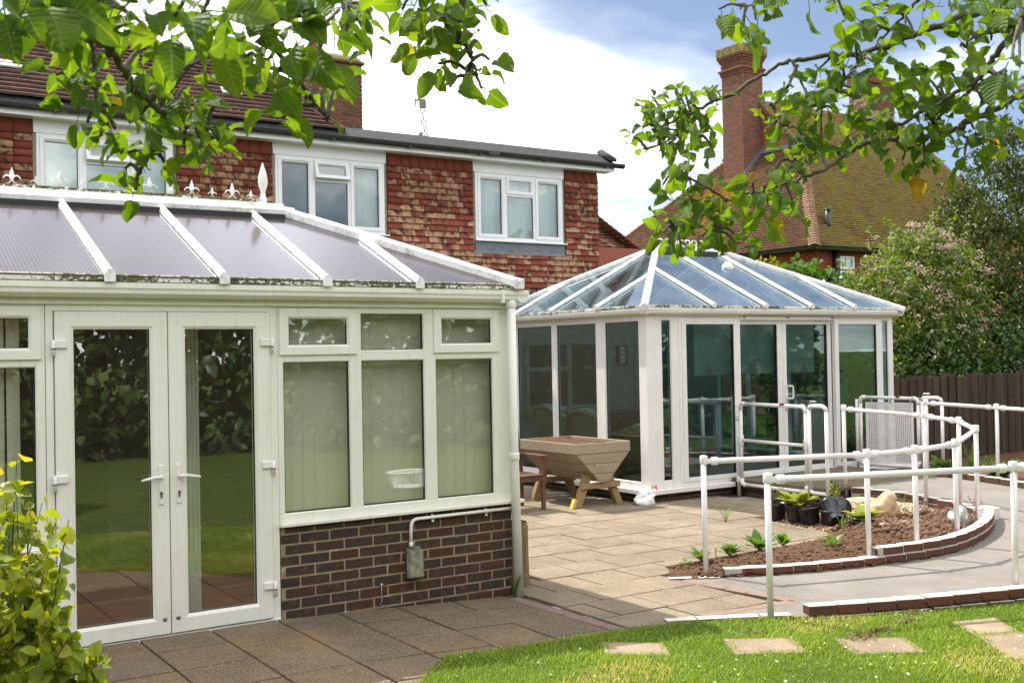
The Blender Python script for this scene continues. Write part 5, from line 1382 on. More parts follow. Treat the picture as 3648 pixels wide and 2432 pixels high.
sc_l = thing('wall_lamp', (7.9, 6.93, 1.9), 'black barred wall lamp on the inner wall', 'lamp')
MB().box(8.38, 8.52, 6.90, 6.968, 1.72, 1.98).build('lamp_glass', 'blind', sc_l, False, .01)
for x in (8.37, 8.53): MB().box(x - .008, x + .008, 6.87, 6.965, 1.69, 2.02).build('lamp_bar', 'gasket', sc_l)
for z in (1.78, 1.86, 1.94): MB().box(8.36, 8.54, 6.875, 6.89, z - .005, z + .005).build('lamp_bar', 'gasket', sc_l)

# ================================================================== house behind
HY = 8.5
h1 = thing('house', (4, 10, 0), 'red and buff tile-hung house with white windows and black gutter', 'house')
HW = Wall((0, HY, 0), (1, 0, 0), (0, -1, 0))
HXL, HXR = -9.0, 9.215
MB().box(HXL, HXR - .03, HY + .36, 14, -.1, 5.19).build('wall', 'render_wall', h1)
WIN = [(-.242, 1.577), (3.105, 4.930), (6.622, 8.430)]
WZ0, WZ1, HEAD = 3.842, 4.975, 5.155
fw = MB(); fw.box(HXL, HXR - .03, HY + .005, HY + .359, -.1, WZ0); fw.box(HXL, HXR - .03, HY + .005, HY + .359, WZ1, 5.19)
for a, b in zip([HXL] + [w_[1] for w_ in WIN], [w_[0] for w_ in WIN] + [HXR - .03]): fw.box(a, b, HY + .005, HY + .359, WZ0, WZ1)
fw.build('front_wall', 'render_wall', h1)
lwb = MB(); lwb.box(HXL, HXR - .06, HY - .03, HY + .0045, -.05, 2.74); lwo = lwb.build('ground_floor_wall', 'mortar', h1)
rows = []; z = 2.74; k = 0
G_ = .1005
while z < 5.0:
    cells = []; off = .0825 if k % 2 else 0.0
    spans = [(-3.0, HXR)]
    if z + G_ > WZ0 - .21:
        sp = [-3.0] + [q for w_ in WIN for q in (w_[0] - .045, w_[1] + .045)] + [HXR]; spans = list(zip(sp[::2], sp[1::2]))
        if z + .05 < WZ0 - .20: spans = [(-3.0, HXR)]
    top = z > 4.86
    for a, b in spans:
        u = a
        while u < b - .02:
            if u == a and a > -2.9: w_ = .25 if k % 2 == 0 else .165
            else: w_ = .165
            if b - (u + w_) < .09: w_ = b - u
            edge_t = (u == a and a > -2.9) or (u + w_ > b - .01)
            r_ = random.uniform(0.0, .19) if (edge_t and k % 2 == 0) or top else (random.uniform(.21, 1) if random.random() > .10 else random.uniform(0, .19))
            cells.append((u, u + w_, r_)); u += w_
    rows.append((z, .26 if top else G_, cells)); 
    if top: break
    z += G_; k += 1
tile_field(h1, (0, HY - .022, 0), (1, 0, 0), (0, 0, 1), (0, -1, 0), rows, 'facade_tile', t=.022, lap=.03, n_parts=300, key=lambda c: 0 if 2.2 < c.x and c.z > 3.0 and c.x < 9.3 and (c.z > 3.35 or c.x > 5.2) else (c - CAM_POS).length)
# right return of the tile hanging
rows = [(2.74 + i * G_, G_, [(j * .165 + (.08 if i % 2 else 0), j * .165 + .165 + (.08 if i % 2 else 0), random.random()) for j in range(12)]) for i in range(22)]
tile_field(h1, (HXR - .022, HY, 0), (0, 1, 0), (0, 0, 1), (1, 0, 0), rows, 'facade_tile', n_parts=0, stuff_name='side_tile_rows')
def house_window(u0, u1, open_top, lab):
    w = MB(); HW.frame(w, u0, u1, WZ0, WZ1, [(0, -.06), (0, .026), (.004, .03), (.05, .03), (.055, .022), (.055, -.06)]); wo = w.build('window', 'upvc_house', h1); wo['label'] = lab
    t3 = (u1 - u0) / 3
    m = MB()
    for q in (u0 + t3 - .03, u1 - t3 - .03): HW.box(m, q, q + .06, WZ0 + .055, WZ1 - .055, -.06, .028)
    HW.box(m, u0 + t3 + .03, u1 - t3 - .03, WZ0 + .765, WZ0 + .815, -.06, .027); m.build('mullion', 'upvc_house', wo)
    cells = [(u0 + .055, u0 + t3 - .03, WZ0 + .055, WZ1 - .055, 1), (u0 + t3 + .03, u1 - t3 - .03, WZ0 + .055, WZ0 + .765, 0), (u1 - t3 + .03, u1 - .055, WZ0 + .055, WZ1 - .055, 1), (u0 + t3 + .03, u1 - t3 - .03, WZ0 + .815, WZ1 - .055, 2)]
    for a, b, c, d, kd in cells:
        if kd == 1:
            s_ = MB(); HW.frame(s_, a - .012, b + .012, c - .012, d + .012, sash_prof(.062, -.02, .046)); so = s_.build('sash', 'upvc_house', wo); q = .05
            tv = MB(); HW.box(tv, a + .05, b - .05, d - .022, d - .004, .046, .062); tv.build('trickle_vent', 'upvc_house', so, False, .003)
        elif kd == 2:
            so = None; q = .055
            T = Matrix.Identity(4)
            if open_top:
                piv = HW.p(0, d, .03); T = Matrix.Translation(piv) @ Matrix.Rotation(math.radians(-17), 4, 'X') @ Matrix.Translation(-piv)
            s_ = MB(T); HW.frame(s_, a - .012, b + .012, c - .012, d + .012, sash_prof(.062, -.02, .046)); so = s_.build('top_sash', 'upvc_house', wo)
            p = MB(T); HW.box(p, a + q - .006, b - q + .006, c + q - .006, d - q + .006, .0, .02); p.build('pane', 'glass_house', so); continue
        else: so = wo; q = .0
        g_ = MB(); HW.frame(g_, a + q - .001, b - q + .001, c + q - .001, d - q + .001, [(0, -.01), (0, .019 if q else .006), (.006, .019 if q else .006), (.006, -.01)]); g_.build('gasket', 'gasket', so)
        p = MB(); HW.box(p, a + q, b - q, c + q, d - q, -.012, .012 if q else .0); p.build('pane', 'glass_house', so)
    hd = MB(); HW.box(hd, u0 - .035, u1 + .03, WZ1 + .003, HEAD, -.02, .036); hd.build('head_panel', 'upvc_house', wo, False, .004)
    sl = MB(); HW.box(sl, u0 - .01, u1 + .06, WZ0 - .028, WZ0 - .002, -.02, .085); sl.build('sill', 'upvc_house', wo, False, .004)
    fl = MB(); HW.box(fl, u0 - .01, u1 + .03, WZ0 - .21, WZ0 - .03, -.02, .034); fl.add([HW.p(u0 - .09, WZ0 - .235, .045), HW.p(u1 + .10, WZ0 - .235, .045), HW.p(u1 + .04, WZ0 - .19, .036), HW.p(u0 - .02, WZ0 - .19, .036)], [(0, 1, 2, 3)]); fl.build('lead_flashing', 'lead', wo)
    # lining of the reveal and the room behind
    for q0, q1 in ((u0 - .045, u0 - .001), (u1 + .001, u1 + .045)):
        b_ = MB(); HW.box(b_, q0, q1, WZ0, HEAD, -.03, .012); b_.build('reveal_strip', 'planter_wood', wo)
    return wo
labs = ['white three-light window half behind the apple leaves', 'white three-light window with its small top sash open', 'white three-light window with top sash shut near the gable']
for (a, b), op, lb in zip(WIN, (True, True, False), labs): house_window(a, b, op, lb)
# rooms behind the windows and net curtains
for i, (a, b) in enumerate(WIN):
    rm = MB(); rm.box(a - .1, b + .1, HY + .30, HY + .32, 3.6, 5.1); rm.build('room_back', 'dark_inside', h1)
    cut = (0, 1) if i != 1 else (.70, 1)
    cu_ = thing('curtain', ((a + b) / 2, HY + .13, WZ0), ['pale blue blind behind the window by the apple leaves', 'white net curtain bunched at one side of the open-sash window', 'pale grey curtains drawn behind the window near the gable'][i], 'curtain', 'curtains upstairs')
    vs, fs = [], []; n_ = 60
    for j in range(n_ + 1):
        u = a + (b - a) * (cut[0] + (cut[1] - cut[0]) * j / n_); yy = HY + .13 + (.018 * math.sin(j * 1.15) + .01 * math.sin(j * .37) if i else 0)
        vs += [(u, yy, WZ0 + .03), (u, yy, WZ1 - .02)]
    for j in range(n_): fs.append((2 * j, 2 * j + 2, 2 * j + 3, 2 * j + 1))
    MB().add(vs, fs).build('curtain_cloth', 'curtain', cu_, True)
# cut the wall behind windows is not needed: glass sits proud of a dark reveal
for (a, b) in WIN: pass
# eaves: soffit, fascia, gutter, felt roof edge
ev = MB(); ev.box(HXL, 9.42, HY - .24, HY + .02, 5.155, 5.19); ev.box(HXL, 9.44, HY - .255, HY - .238, 5.15, 5.30); evo = ev.build('fascia', 'upvc_house', h1, False, .003)
gt = [(.0, .012), (.012, -.022), (.04, -.042), (.07, -.042), (.098, -.022), (.108, .02), (.108, .032), (.100, .032), (.0, .030)]
MB().prof((HXL, HY - .257, 5.262), (9.60, HY - .257, 5.255), gt).build('gutter', 'black_plastic', h1)
for k in range(14):
    x = 9.2 - k * 1.32; MB().box(x - .03, x + .03, HY - .36, HY - .256, 5.205, 5.236).build('gutter_bracket', 'black_plastic', h1, False, .008)
MB().box(6.70, 6.92, HY - .372, HY - .256, 5.212, 5.298).build('gutter_union', 'black_plastic', h1, False, .012)
fe = MB(); fe.poly([V((HXL, HY - .30, 5.302)), V((9.40, HY - .30, 5.302)), V((9.40, HY + .0, 5.50)), V((HXL, HY + .0, 5.50))], (0, .02, -.03)); fe.box(HXL, 9.38, HY - .01, 14, 5.3, 5.49); fe.build('felt_roof', 'felt', h1)
MB().prof((9.36, HY - .30, 5.33), (9.36, HY + .05, 5.53), [(-.09, 0), (-.07, .055), (0, .085), (.07, .055), (.09, 0)]).build('verge_roll', 'felt', h1, True)
# pitched tiled roof over the left part, hipped at its right end
PY0, PZ0, PR = HY - .22, 5.40, 1.02       # eave line and slope (tan)
RYH = HY + .98; RZH = PZ0 + (RYH - PY0) * PR
L_ = math.hypot(RYH - PY0, RZH - PZ0); up = V((0, RYH - PY0, RZH - PZ0)).normalized(); nn = V((0, -up.z, up.y))
rows = []; nrow = int(L_ / .105); hx = 4.15
for i in range(nrow):
    v = i * .105; cells = []; u = -3.0 + (.09 if i % 2 else 0); lim = hx - v / L_ * (RYH - PY0)
    while u < lim:
        cells.append((u, min(u + .18, lim), random.random())); u += .18
    rows.append((v, .105, cells))
MB().poly([V((HXL, PY0 + .03, PZ0 - .02)), V((hx - .05, PY0 + .03, PZ0 - .02)), V((hx - (RYH - PY0) - .05, RYH, RZH - .02)), V((HXL, RYH, RZH - .02))], (0, .02, -.03)).build('roof_deck', 'felt', h1)
tile_field(h1, (0, PY0, PZ0), (1, 0, 0), up, nn, rows, 'roof_tile_old', t=.036, lap=.03, n_parts=300, key=lambda c: (c - CAM_POS).length - (4 if c.x > -1.2 else 0), name='roof_tile', stuff_name='roof_tile_rows')
uph = V((-(RYH - PY0), 0, RZH - PZ0)).normalized()
rows = [(i * .105, .105, [(j * .18 + i * .07, j * .18 + .18 + i * .07, random.random()) for j in range(int((2.2 - 2 * i * .07) / .18))]) for i in range(nrow)]
tile_field(h1, (hx, PY0, PZ0), (0, 1, 0), uph, V((uph.z, 0, -uph.x)), rows, 'roof_tile_old', t=.022, n_parts=0, stuff_name='hip_tile_rows')
rt = MB()
for k in range(34):
    x = hx - (RYH - PY0) - .02 - k * .31
    m = MB(); n_ = 7
    a = [V((x, RYH + .12 * math.cos(q), RZH - .06 + .12 * math.sin(q))) for q in np.linspace(.1, math.pi - .1, n_)]
    m.add(a + [p + V((-.30, 0, random.uniform(-.004, .004))) for p in a], [(i, i + 1, n_ + i + 1, n_ + i) for i in range(n_ - 1)]); m.build('ridge_tile', 'lichen_tile' if 'lichen_tile' in MATS else 'roof_tile_brown', h1, True)
for k in range(11):
    t0_ = k / 11; p = V((hx, PY0, PZ0)).lerp(V((hx - (RYH - PY0), RYH, RZH)), t0_); q = V((hx, PY0, PZ0)).lerp(V((hx - (RYH - PY0), RYH, RZH)), t0_ + .10)
    MB().prof(p, q, [(-.10, -.01), (0, .05), (.10, -.01)]).build('hip_tile', 'roof_tile_old', h1)
# bright metal tile vents
for x, v in ((-.66, .62), (.98, .62), (2.38, .60), (-2.2, .62)):
    for dv, w_ in ((0, .30), (.085, .18)):
        o0 = V((x, PY0, PZ0)) + up * (v + dv) + nn * .035
        MB().obox(o0, (w_, 0, 0), up * .05, nn * .03).build('roof_vent', 'upvc_house', h1)
# moss tufts on the roof tiles
mc = rng.uniform(0, 1, (420, 2)); P = np.array([np.array(V((-3 + 6.4 * a, PY0, PZ0)) + up * (b * L_) + nn * .02) for a, b in mc if -3 + 6.4 * a < hx - b * 1.2])
vv = []; ff = []
for i, p in enumerate(P):
    s = random.uniform(.014, .042); o8 = np.array([(1, 0, 0), (-1, 0, 0), (0, 1, 0), (0, -1, 0), (0, 0, .9), (0, 0, -.9)]) * s * rng.uniform(.7, 1.3, (6, 1)); vv.append(o8 + p); ff.append(np.array([(0, 2, 4), (2, 1, 4), (1, 3, 4), (3, 0, 4), (2, 0, 5), (1, 2, 5), (3, 1, 5), (0, 3, 5)]) + 6 * i)
simple('moss', (.055, .045, .022), .98, (.09, .08, .03), 30, bump=.8)
np_mesh('moss_tufts', np.vstack(vv), np.vstack(ff), 'moss', h1, None, True)['kind'] = 'stuff'
# chimney behind the hip
ch = thing('chimney', (4.95, 10.5, 5.3), 'square brown brick chimney at the end of the tiled roof', 'chimney')
CX0, CX1, CY0, CY1, CT = 4.52, 5.47, 10.35, 11.2, 7.18
MB().box(CX0 + .012, CX1 - .012, CY0 + .012, CY1 - .012, 5.2, CT - .01).build('core', 'mortar', ch)
cf = Wall((0, CY0, 0), (1, 0, 0), (0, -1, 0)); cl = Wall((CX0, 0, 0), (0, 1, 0), (-1, 0, 0)); crt = Wall((CX1, 0, 0), (0, 1, 0), (1, 0, 0))
brick_wall(ch, cf, CX0, CX1, 5.30, 24, 'brick_chimney', out=.0); brick_wall(ch, cl, CY0 + .1, CY1, 5.30, 24, 'brick_chimney', first=.1); 
MB().box(CX0 - .04, CX1 + .04, CY0 - .04, CY1 + .04, CT - .12, CT - .07).build('corbel', 'brick_chimney', ch, False, .005)
MB().box(CX0 + .05, CX1 - .05, CY0 + .05, CY1 - .05, CT - .02, CT + .05).build('flaunching', 'mortar_pale', ch, False, .02)
MB().lathe((4.78, 10.75, CT + .03), [(.12, 0), (.11, .2), (.13, .22), (.13, .26), (.09, .27)], 12).build('chimney_pot', 'terracotta', ch, True)
ae = thing('television_aerial', (4.7, 10.6, 7.2), 'thin grey television aerial above the brown chimney', 'aerial')
MB().tube([(5.2, 10.9, CT), (5.2, 10.9, 8.45)], .016, 6).build('mast', 'galvanised', ae); MB().tube([(4.55, 10.9, 8.3), (5.75, 10.9, 8.3)], .010, 6).build('boom', 'galvanised', ae)
for k in range(9): MB().tube([(4.6 + k * .13, 10.9, 8.14), (4.6 + k * .13, 10.9, 8.46)], .005, 5).build('element', 'galvanised', ae)

# ================================================================== house on the right
h2 = thing('house', (27, 19, 0), 'tile-hung house with big mossy hipped roof behind the shrubs', 'house')
QX, QY, QZ = 21.08, 13.9, 4.83; FY = 25.1; RYQ = (QY + FY) / 2; P2 = 1.0
RZQ = QZ + (RYQ - QY) * P2; GX = 24.95; GZ = QZ + (GX - QX) * P2; VX = 32.4
MB().box(QX + .35, VX - .1, QY + .35, FY - .35, -.3, QZ + .15).build('wall', 'terracotta', h2)
# tile-hung walls
def wall_rows(L0, L1, z0, z1, g=.11):
    return [(z0 + i * g, g, [(u, min(u + .165, L1), random.random()) for u in np.arange(L0 - (.08 if i % 2 else 0), L1 - .02, .165)]) for i in range(int((z1 - z0) / g))]
tile_field(h2, (0, QY + .33, 0), (1, 0, 0), (0, 0, 1), (0, -1, 0), wall_rows(QX + .35, 29.5, 2.6, 4.7), 'wall_tile_red', n_parts=0, t=.02, stuff_name='front_wall_tiles')
tile_field(h2, (QX + .33, 0, 0), (0, -1, 0), (0, 0, 1), (-1, 0, 0), wall_rows(-FY + .4, -QY - .35, 2.6, 4.7), 'wall_tile_red', n_parts=0, t=.02, stuff_name='side_wall_tiles')
# roof planes
upf = V((0, 1, P2)).normalized(); nf = V((0, -P2, 1)).normalized(); upl = V((1, 0, P2)).normalized(); nl = V((-P2, 0, 1)).normalized()
deck = MB(); deck.poly([V((QX, QY, QZ - .03)), V((VX, QY, QZ - .03)), V((VX, RYQ, RZQ - .03)), V((GX + (RYQ - QY) * 0 + .0, RYQ, RZQ - .03)), V((GX, QY + GX - QX, GZ - .03))], (0, 0, -.06))
deck.poly([V((QX, QY, QZ - .03)), V((GX, QY + GX - QX, GZ - .03)), V((GX, FY - GX + QX, GZ - .03)), V((QX, FY, QZ - .03))], (0, 0, -.06)); deck.poly([V((VX, FY, QZ - .03)), V((QX, FY, QZ - .03)), V((GX, FY - GX + QX, GZ - .03)), V((GX, RYQ, RZQ - .03)), V((VX, RYQ, RZQ - .03))], (0, 0, -.06)); deck.build('roof_deck', 'felt', h2)
ga = .115; Ls = math.sqrt(2)
rows = []
for i in range(int((RYQ - QY) * Ls / ga)):
    v = i * ga; d = v / Ls; x0 = QX + d if d < GX - QX else GX - .15; cells = []
    x1 = VX + .0
    u = x0 + (.085 if i % 2 else 0) - .1
    while u < x1: cells.append((max(u, x0 - .05), min(u + .17, x1), random.random())); u += .17
    rows.append((v, ga, [c for c in cells if c[1] - c[0] > .03]))
tile_field(h2, (0, QY, QZ), (1, 0, 0), upf, nf, rows, 'roof_tile_mossy', t=.055, n_parts=150, name='roof_tile', stuff_name='mossy_roof_rows')
rows = []
for i in range(int((GX - QX) * Ls / ga) + 1):
    v = i * ga; d = v / Ls; a, b = -(FY - d), -(QY + d); cells = []; u = a + (.085 if i % 2 else 0) - .1
    while u < b: cells.append((max(u, a - .05), min(u + .17, b + .05), random.random())); u += .17
    rows.append((v, ga, [c for c in cells if c[1] - c[0] > .03]))
tile_field(h2, (QX, 0, QZ), (0, -1, 0), upl, nl, rows, 'roof_tile_brown', t=.05, n_parts=150, name='roof_tile', stuff_name='brown_roof_rows')
# bonnet hip tiles up the near hip and the far hip
def bonnets(p, q, n, parent, mat='roof_tile_brown', w=.17):
    for k in range(n):
        a = V(p).lerp(V(q), k / n); d = (V(q) - V(p)).normalized(); s_ = d.cross(V((0, 0, 1))).normalized(); u_ = s_.cross(d)
        pts = [a + s_ * w * c - u_ * .07 * abs(c) ** 1.6 + u_ * .05 for c in (-1, -.6, -.25, 0, .25, .6, 1)]; e = d * .20 - u_ * .035
        m = MB(); m.add(pts + [x + e for x in pts] + [x - u_ * .03 for x in pts], [(i, i + 1, 8 + i, 7 + i) for i in range(6)] + [(14 + i, 15 + i, i + 1, i) for i in range(6)])
        o = m.build('bonnet_tile', mat, parent); aa = o.data.attributes.new('tl', 'FLOAT_COLOR', 'POINT'); r_ = random.random(); aa.data.foreach_set('color', np.tile(np.array([r_, .5, .5, 1], np.float32), len(o.data.vertices)))
bonnets((QX - .03, QY - .03, QZ + .02), (GX, QY + GX - QX, GZ + .02), 46, h2); bonnets((QX - .03, FY + .03, QZ + .02), (GX, FY - GX + QX, GZ + .02), 46, h2)
# gablet
gv = MB().poly([V((GX - .02, QY + GX - QX + .1, GZ)), V((GX - .02, FY - GX + QX - .1, GZ)), V((GX - .02, RYQ, RZQ - .1))], (.05, 0, 0)); gv.build('gablet', 'terracotta', h2)
MB().prof((GX - .12, QY + GX - QX - .05, GZ - .03), (GX - .12, RYQ, RZQ - .02), [(-.05, -.06), (-.05, .06), (.05, .06), (.05, -.06)]).build('barge_tiles', 'roof_tile_brown', h2); MB().prof((GX - .12, FY - GX + QX + .05, GZ - .03), (GX - .12, RYQ, RZQ - .02), [(-.05, -.06), (-.05, .06), (.05, .06), (.05, -.06)]).build('barge_tiles', 'roof_tile_brown', h2)
MB().obox((GX - .20, QY + GX - QX + .05, GZ - .08), (.18, 0, .16), (0, FY - QY - 2 * (GX - QX) - .1, 0), (-.01, 0, .03)).build('gablet_flashing', 'lead', h2)
MB().prof((GX, RYQ, RZQ - .02), (VX, RYQ, RZQ - .02), [(-.16, -.05), (-.09, .07), (0, .11), (.09, .07), (.16, -.05)]).build('ridge', 'roof_tile_brown', h2)
# eaves gutters, soil pipe, roof vent pipe
MB().prof((QX - .05, QY - .02, QZ - .10), (VX, QY - .02, QZ - .10), [(0, .08), (.03, .0), (.09, .0), (.12, .08)]).build('gutter', 'black_plastic', h2)
MB().prof((QX - .02, FY, QZ - .10), (QX - .02, QY - .05, QZ - .10), [(0, .08), (.03, .0), (.09, .0), (.12, .08)]).build('gutter', 'black_plastic', h2)
MB().box(QX - .02, VX, QY + .0, QY + .36, QZ - .09, QZ - .05).build('soffit', 'black_plastic', h2); MB().box(QX + .0, QX + .36, QY + .36, FY, QZ - .09, QZ - .05).build('soffit', 'black_plastic', h2)
MB().tube([(22.42, 14.55, 5.2), (22.42, 14.55, 6.02)], .085, 12).build('vent_pipe', 'black_plastic', h2, True); MB().lathe((22.42, 14.55, 5.95), [(.10, 0), (.105, .06)], 12).build('pipe_collar', 'black_plastic', h2)
MB().tube([(22.24, 14.12, 4.75), (22.24, 14.12, 4.35), (22.24, 14.14, 3.2)], .085, 10).build('soil_pipe', 'black_plastic', h2, True)
W2 = Wall((0, QY + .32, 0), (1, 0, 0), (0, -1, 0))
for u0, z0, z1, lab in ((22.42, 4.22, 4.60, 'small upper casement under the eaves'), (22.42, 3.3, 4.18, 'tall lower casement below the small one'), (25.6, 3.2, 4.1, 'window half hidden by the flowering shrub')):
    w_ = .62 if u0 < 25 else .9
    m = MB(); W2.frame(m, u0, u0 + w_, z0, z1, sash_prof(.06, .0, .09)); wo = m.build('window', 'upvc_house', h2); wo['label'] = lab
    p = MB(); W2.box(p, u0 + .05, u0 + w_ - .05, z0 + .05, z1 - .05, .03, .045); p.build('pane', 'glass_house', wo); m = MB(); W2.box(m, u0 + w_ / 2 - .015, u0 + w_ / 2 + .015, z0 + .05, z1 - .05, .03, .06); m.build('glazing_bar', 'upvc_house', wo); p = MB(); W2.box(p, u0 + .04, u0 + w_ - .04, z0 + .04, z1 - .04, .02, .028); p.build('blind', 'curtain', wo)
# tall chimney on the left slope
t2 = thing('chimney', (24.5, 19.97, 7.8), 'tall red brick chimney with yellow lichened corbelled cap', 'chimney')
bX0, bX1, bY0, bY1 = 24.0, 24.98, 19.46, 20.44
def ring_course(parent, x0, x1, y0, y1, z, mat, k):
    for w_, a, b in ((Wall((0, y0, 0), (1, 0, 0), (0, -1, 0)), x0, x1), (Wall((x0, 0, 0), (0, 1, 0), (-1, 0, 0)), y0 + .1, y1)): brick_wall(parent, w_, a, b, z, 1, mat, first=(.1125 if k % 2 else 0))
z = 7.55; k = 0
MB().box(bX0 + .012, bX1 - .012, bY0 + .012, bY1 - .012, 7.2, 12.0).build('core', 'mortar_pale', t2)
while z < 11.35: ring_course(t2, bX0, bX1, bY0, bY1, z, 'brick_tall', k); z += .075; k += 1
for i in range(3):
    e = .03 * (i + 1) if i != 1 else .05; 
    MB().box(bX0 - e, bX1 + e, bY0 - e, bY1 + e, z, z + .07).build('string_course', 'brick_tall', t2, False, .006); z += .075
for i in range(3): ring_course(t2, bX0 - .02, bX1 + .02, bY0 - .02, bY1 + .02, z, 'brick_tall', i); z += .075
for i in range(3):
    e = .05 + .035 * i; MB().box(bX0 - e, bX1 + e, bY0 - e, bY1 + e, z, z + .07).build('corbel', 'brick_tall', t2, False, .006); z += .075
MB().box(bX0 - .12, bX1 + .12, bY0 - .12, bY1 + .12, z, z + .30).build('cap_core', 'mortar', t2)
for i in range(4): ring_course(t2, bX0 - .132, bX1 + .132, bY0 - .132, bY1 + .132, z, 'brick_lichen', i); z += .075
MB().box(bX0 - .06, bX1 + .14, bY0 - .10, bY0 - .02, 7.58, 7.78).build('apron_flashing', 'lead', t2); MB().obox((bX0 - .14, bY0 - .1, 7.60), (0, 1.2, 0), (.2, 0, .16), (0, 0, .03)).build('apron_flashing', 'lead', t2)
MB().poly([V((bX0 + .0, bY0 - .03, 7.75)), V((bX1, bY0 - .03, 8.73)), V((bX1, bY0 - .03, 8.98)), V((bX0, bY0 - .03, 8.0))], (0, .04, 0)).build('step_flashing', 'lead', t2)
# second chimney beyond the ridge
t3_ = thing('chimney', (31.5, 21, 10), 'short brick chimney stack seen over the far roof ridge', 'chimney')
MB().box(31.9, 33.5, 20.6, 21.5, 9.0, 12.55).build('core', 'mortar', t3_); 
for k in range(14): ring_course(t3_, 31.9, 33.5, 20.59, 21.5, 11.2 + k * .075, 'brick_chimney', k)
MB().box(31.8, 33.6, 20.5, 21.6, 12.25, 12.40).build('corbel', 'brick_tall', t3_, False, .01); MB().box(31.85, 33.55, 20.55, 21.55, 12.41, 12.56).build('top_course', 'brick_chimney', t3_); MB().lathe((32.7, 21, 12.55), [(.2, 0), (.2, .15), (.17, .16)], 12).build('chimney_pot', 'terracotta', t3_)
# low old roof between the two houses
h3 = thing('outbuilding', (13.6, 15.5, 0), 'low building with weathered stepped tile roof between the houses', 'building')
ox, oy, oz = 11.5, 12.2, 4.30
MB().box(ox - 4, 15.0, oy + .2, oy + 5, -.2, oz).build('wall', 'terracotta', h3)
upo = V((0, 1, .9)).normalized(); no = V((0, -.9, 1)).normalized()
rows = [(i * .12, .12, [(u, u + .17, random.random()) for u in np.arange(ox - 4, 15.3 - i * .075, .17)]) for i in range(26)]
tile_field(h3, (0, oy, oz - 1.2), (1, 0, 0), upo, no, rows, 'roof_tile_brown', t=.04, n_parts=0, stuff_name='roof_tile_rows')
upr = V((-1, 0, 1.2)).normalized()
rows = [(i * .12, .12, [(u, u + .17, random.random()) for u in np.arange(i * .08, 4, .17)]) for i in range(26)]
tile_field(h3, (15.3, oy, oz - 1.2), (0, 1, 0), upr, V((1.2, 0, 1)).normalized(), rows, 'roof_tile_brown', t=.04, n_parts=0, stuff_name='hip_tile_rows')
bonnets((15.3, oy, oz - 1.2), (13.4, oy + 1.95, oz + .55), 14, h3, 'roof_tile_brown', .2)
# lattice tower crane far away
cr = thing('tower_crane', (74, 133, 0), 'distant pale lattice crane jib rising beyond the house roof', 'crane')
a, b = V((74.9, 132.5, 20)), V((73.75, 133.2, 38.9)); d_ = (b - a).normalized(); s_ = d_.cross(V((.55, .83, 0))).normalized() * .55; f_ = V((.45, .7, 0)) * .9
simple('crane_paint', (.16, .15, .14), .6)
jb = MB()
for q in (s_, -s_, s_ * 0 + f_): jb.tube([a + q, b + q * .55], .075, 4)
jb.build('jib_chord', 'crane_paint', cr)
lt_ = MB(); N_ = 22
for i in range(N_):
    p = a.lerp(b, i / N_); q = a.lerp(b, (i + 1) / N_); w0, w1 = 1 - .45 * i / N_, 1 - .45 * (i + 1) / N_
    lt_.tube([p + s_ * w0, q - s_ * w1], .04, 4); lt_.tube([p - s_ * w0, q + s_ * w1], .04, 4); lt_.tube([p + s_ * w0, p - s_ * w0], .04, 4); lt_.tube([p + s_ * w0, q + f_ * w1], .04, 4)
lt_.build('lattice', 'crane_paint', cr)
hd = MB(); hd.obox(b + V((-1.0, .6, -.6)), V((.16, -.1, 0)), V((.1, .1, 0)), V((.15, 0, 1.5))); hd.obox(b + V((-.9, .55, .5)), V((1.3, -.8, .1)), V((.15, .15, 0)), V((0, 0, .25))); hd.obox(b + V((-.4, .2, -.5)), V((.8, -.5, 0)), V((.3, .3, 0)), V((0, 0, 1.1))); hd.build('jib_head', 'crane_paint', cr)
MB().tube([b + V((-.45, .3, -.3)), V((73.5, 133.4, 34.9))], .03, 4).build('hoist_rope', 'crane_paint', cr); MB().lathe((73.5, 133.4, 33.9), [(.05, -1.2), (.10, -.2), (.32, .5), (.30, .8), (.05, 1.0)], 8).build('hook_block', 'crane_paint', cr)
MB().tube([V((76.5, 131.5, 20)), V((75.0, 132.4, 33.3)), b.lerp(a, .2)], .05, 4).build('stay_rope', 'crane_paint', cr)
MB().box(74, 77, 130.5, 133.5, -1, 20).build('mast', 'crane_paint', cr)

